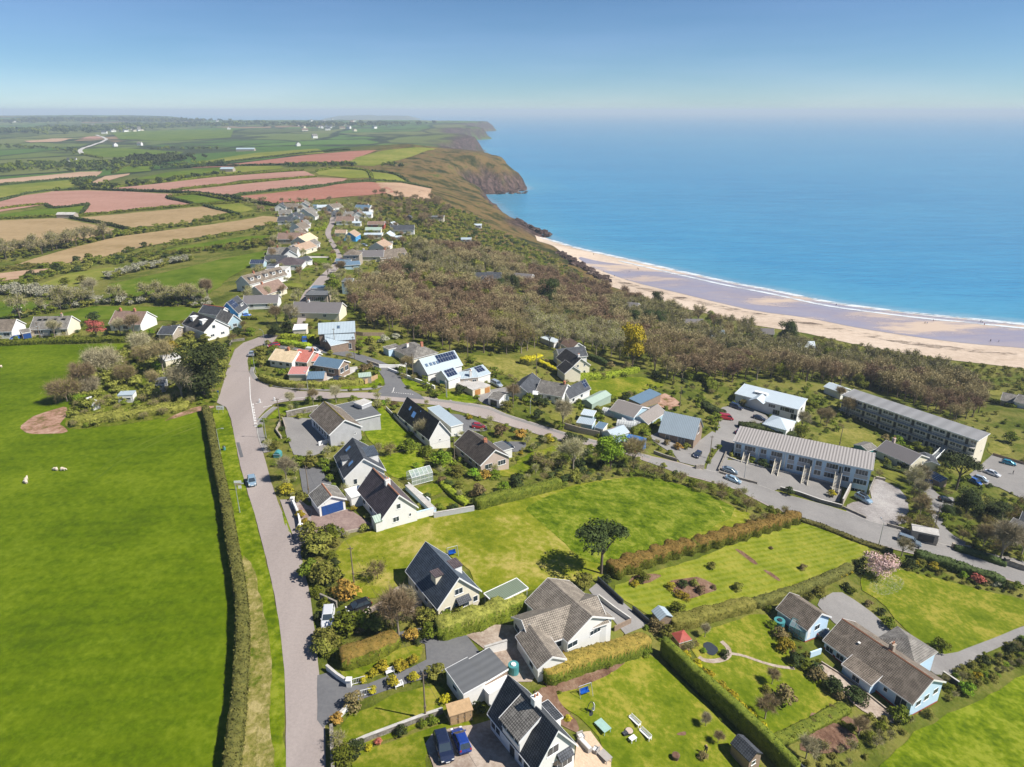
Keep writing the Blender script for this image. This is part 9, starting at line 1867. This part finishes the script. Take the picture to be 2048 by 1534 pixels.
band('c6',[(-60,880),(100,880),(300,890),(500,910),(700,920)],7,150,['wh','wh','scrub1','wh','scrub0'],.8,1.4,'white blossoming blackthorn thicket');band('c6',[(950,750),(1150,690),(1300,660),(1450,625),(1560,610)],6,110,
['wh','scrub0','scrub1','wh'],.7,1.3,'hedgerow crowned with white blossom above the bright field')
band('c6',[(0,830),(120,800),(260,770),(400,740),(500,705),(650,680)],7,70,Bs,.6,1.4,'separate round bushes along the pale grass strip');band('c6',[(180,1075),(380,1040),(540,1000),(740,985),(1000,960),(1300,955),(1600,965),
(1760,990)],6,210,['wh','scrub0','scrub1','scrub2','woodlow2'],.6,1.3,'mixed hedgerow above the green paddocks')
band('r1',[(1480,815),(1560,790),(1600,860),(1500,920),(1380,915)],12,70,Bs,.7,1.4,'garden trees on the field side of the far houses')
tpl_blob('farclump','leaf_dark',5,7,60,1.3,seed=3,lobes=7,hollow=.2);tpl_blob('farclump2','leaf_mid',5,6,60,1.3,seed=4,lobes=7,hollow=.2);FB=['farclump','farclump2','farclump']
band('r1',[(400,540),(480,560),(560,575),(700,570),(850,550),(1050,530),(1250,500),(1330,500)],14,120,FB,.4,.9,'bushy bank above the pink strips');band('r1',[(0,640),(100,620),(200,605),(300,595)],10,40,FB,.4,.8,'bushes behind the large pink field')
band('r1',[(780,415),(880,405),(1020,415),(900,425)],40,160,['farclump'],.9,1.5,'dark copse in the valley','copse');band('r1',[(-100,480),(100,460),(300,440),(500,445),(650,460)],60,260,FB,.7,1.3,'grey-green wood along the valley left',
'copse')
band('r1',[(640,470),(900,460),(1100,440),(1300,440)],25,80,FB,.5,1,'scattered trees in the valley middle','copse');band('r1',[(1600,450),(1900,445),(2048,440),(2250,440),(2330,450)],18,130,FB,.4,.9,'thorn belt above the paddocks')
band('r1',[(0,260),(200,245),(450,240),(650,225),(900,215),(1200,205),(1600,200)],260,700,FB,1.6,3.2,'blue distant woods around the far village','distant_wood');band('r1',[(0,190),(300,185),(600,178),(900,180),(1000,190)],
300,500,FB,2,4,'hazy wooded hills at the horizon','distant_wood')
band('r2',[(0,200),(200,215),(400,205),(600,200)],200,300,FB,1.5,3,'blue woods near the distant town','distant_wood');band('r1',[(0,330),(300,350),(600,375),(900,345),(1200,350)],30,120,FB,.6,1.2,'hedgerow trees across the far pastures',
'distant_wood')
# individual bushes standing clear in the left landscape
for i,(p,r,lf) in enumerate([((490,700),3.6,'dark'),((265,760),3.2,'dark'),((370,740),2.6,'mid'),((555,815),2.8,'mid'),((1225,490),2.6,'dark'),((1095,530),2.6,'mid'),((850,410),4.2,'mid'),((1000,395),4.0,'mid'),((660,620),
3.0,'dark'),((760,600),3.2,'mid'),((1030,620),3.2,'dark'),((700,800),3.0,'olive')]):
 bush(p,r,lf,['large dark round bush left of the pale grass strip','dark bush above the blossom thicket','smaller bush next to the dark one','pale round bush in the pale grass','umbrella shaped tree at the tan field foot',
'bush below the umbrella shaped tree','big round bush under the broad tan field corner','widest bush under the tan field corner','dark bush under the long tan field','green bush under the long tan field','dark bush beside the bushy strip',
'brown bush left of the large bare tree'][i],'bushes standing in the fields','c6',name='field_bush',cat='bush')
 # ================================================================ ROCKS
def rock_mesh(seed):
 import bmesh
 bm=bmesh.new();bmesh.ops.create_icosphere(bm,subdivisions=3,radius=1)
 for v in bm.verts:
  n_=noise.noise(v.co*1.3+Vector((seed*7,0,0)))*.5+noise.noise(v.co*3.5+Vector((seed,5,0)))*.28+noise.noise(v.co*8+Vector((seed,9,3)))*.12;v.co*=1+n_;v.co.z*=.75
 me=bpy.data.meshes.new('rock');bm.to_mesh(me);bm.free();me.materials.append(MATS['rock']);return me
RK=[rock_mesh(i) for i in range(5)]
def rock(p,c,s,label,grp,dz=0):
 g=atz(px(c,p),SEA+.6+dz) if 'beach' not in grp else G(p,c);o=bpy.data.objects.new('rock',RK[random.randrange(5)]);o.location=g;o.scale=(s*rnd(.8,1.4),s*rnd(.8,1.4),s*rnd(.6,1.1));o.rotation_euler=(rnd(-.3,.3),rnd(-.3,.3),
rnd(0,6));tag(link(o),label,'rock',grp)
for i in range(34):
 f=i/33;rock((500+250*f+rnd(-14,14),20+88*f+rnd(-12,8)),'c2',rnd(3,6.5)*(1-.35*f),'dark red sea rock at the cliff foot before the beach','sea rocks at the cliff foot',rnd(-1,2))
for i in range(80):
 f=random.random();rock((795+330*f+rnd(-10,26),215+205*f+rnd(-10,14)),'c2',rnd(1.5,3.8),'jagged grey-red rock at the back of the beach','rocks at the back of the beach',2.5)
for i in range(40):
 rock((rnd(940,1340),610-rnd(0,22)),'r2',rnd(3,7),'dark boulder along the waterline of the first headland','boulders round the first headland',-1)
 # ---------------------------------------------------------------- haze
m=bpy.data.materials.new('haze');m.use_nodes=True;t=m.node_tree;t.nodes.remove(t.nodes['Principled BSDF'])
pv=N(t,'ShaderNodeVolumePrincipled');pv.inputs['Color'].default_value=(.74,.88,1,1);pv.inputs['Density'].default_value=1.25e-4;pv.inputs['Anisotropy'].default_value=0
t.links.new(pv.outputs[0],t.nodes['Material Output'].inputs['Volume'])
hb=MB();hb.box((-75000,-3000,SEA-10),(150000,0,0),(0,79000,0),(0,0,105-SEA+10))
me=hb.mesh('haze',[]);me.materials.append(m);o=link(bpy.data.objects.new('haze',me));o['kind']='stuff';o['label']='thin sea haze over land and water'
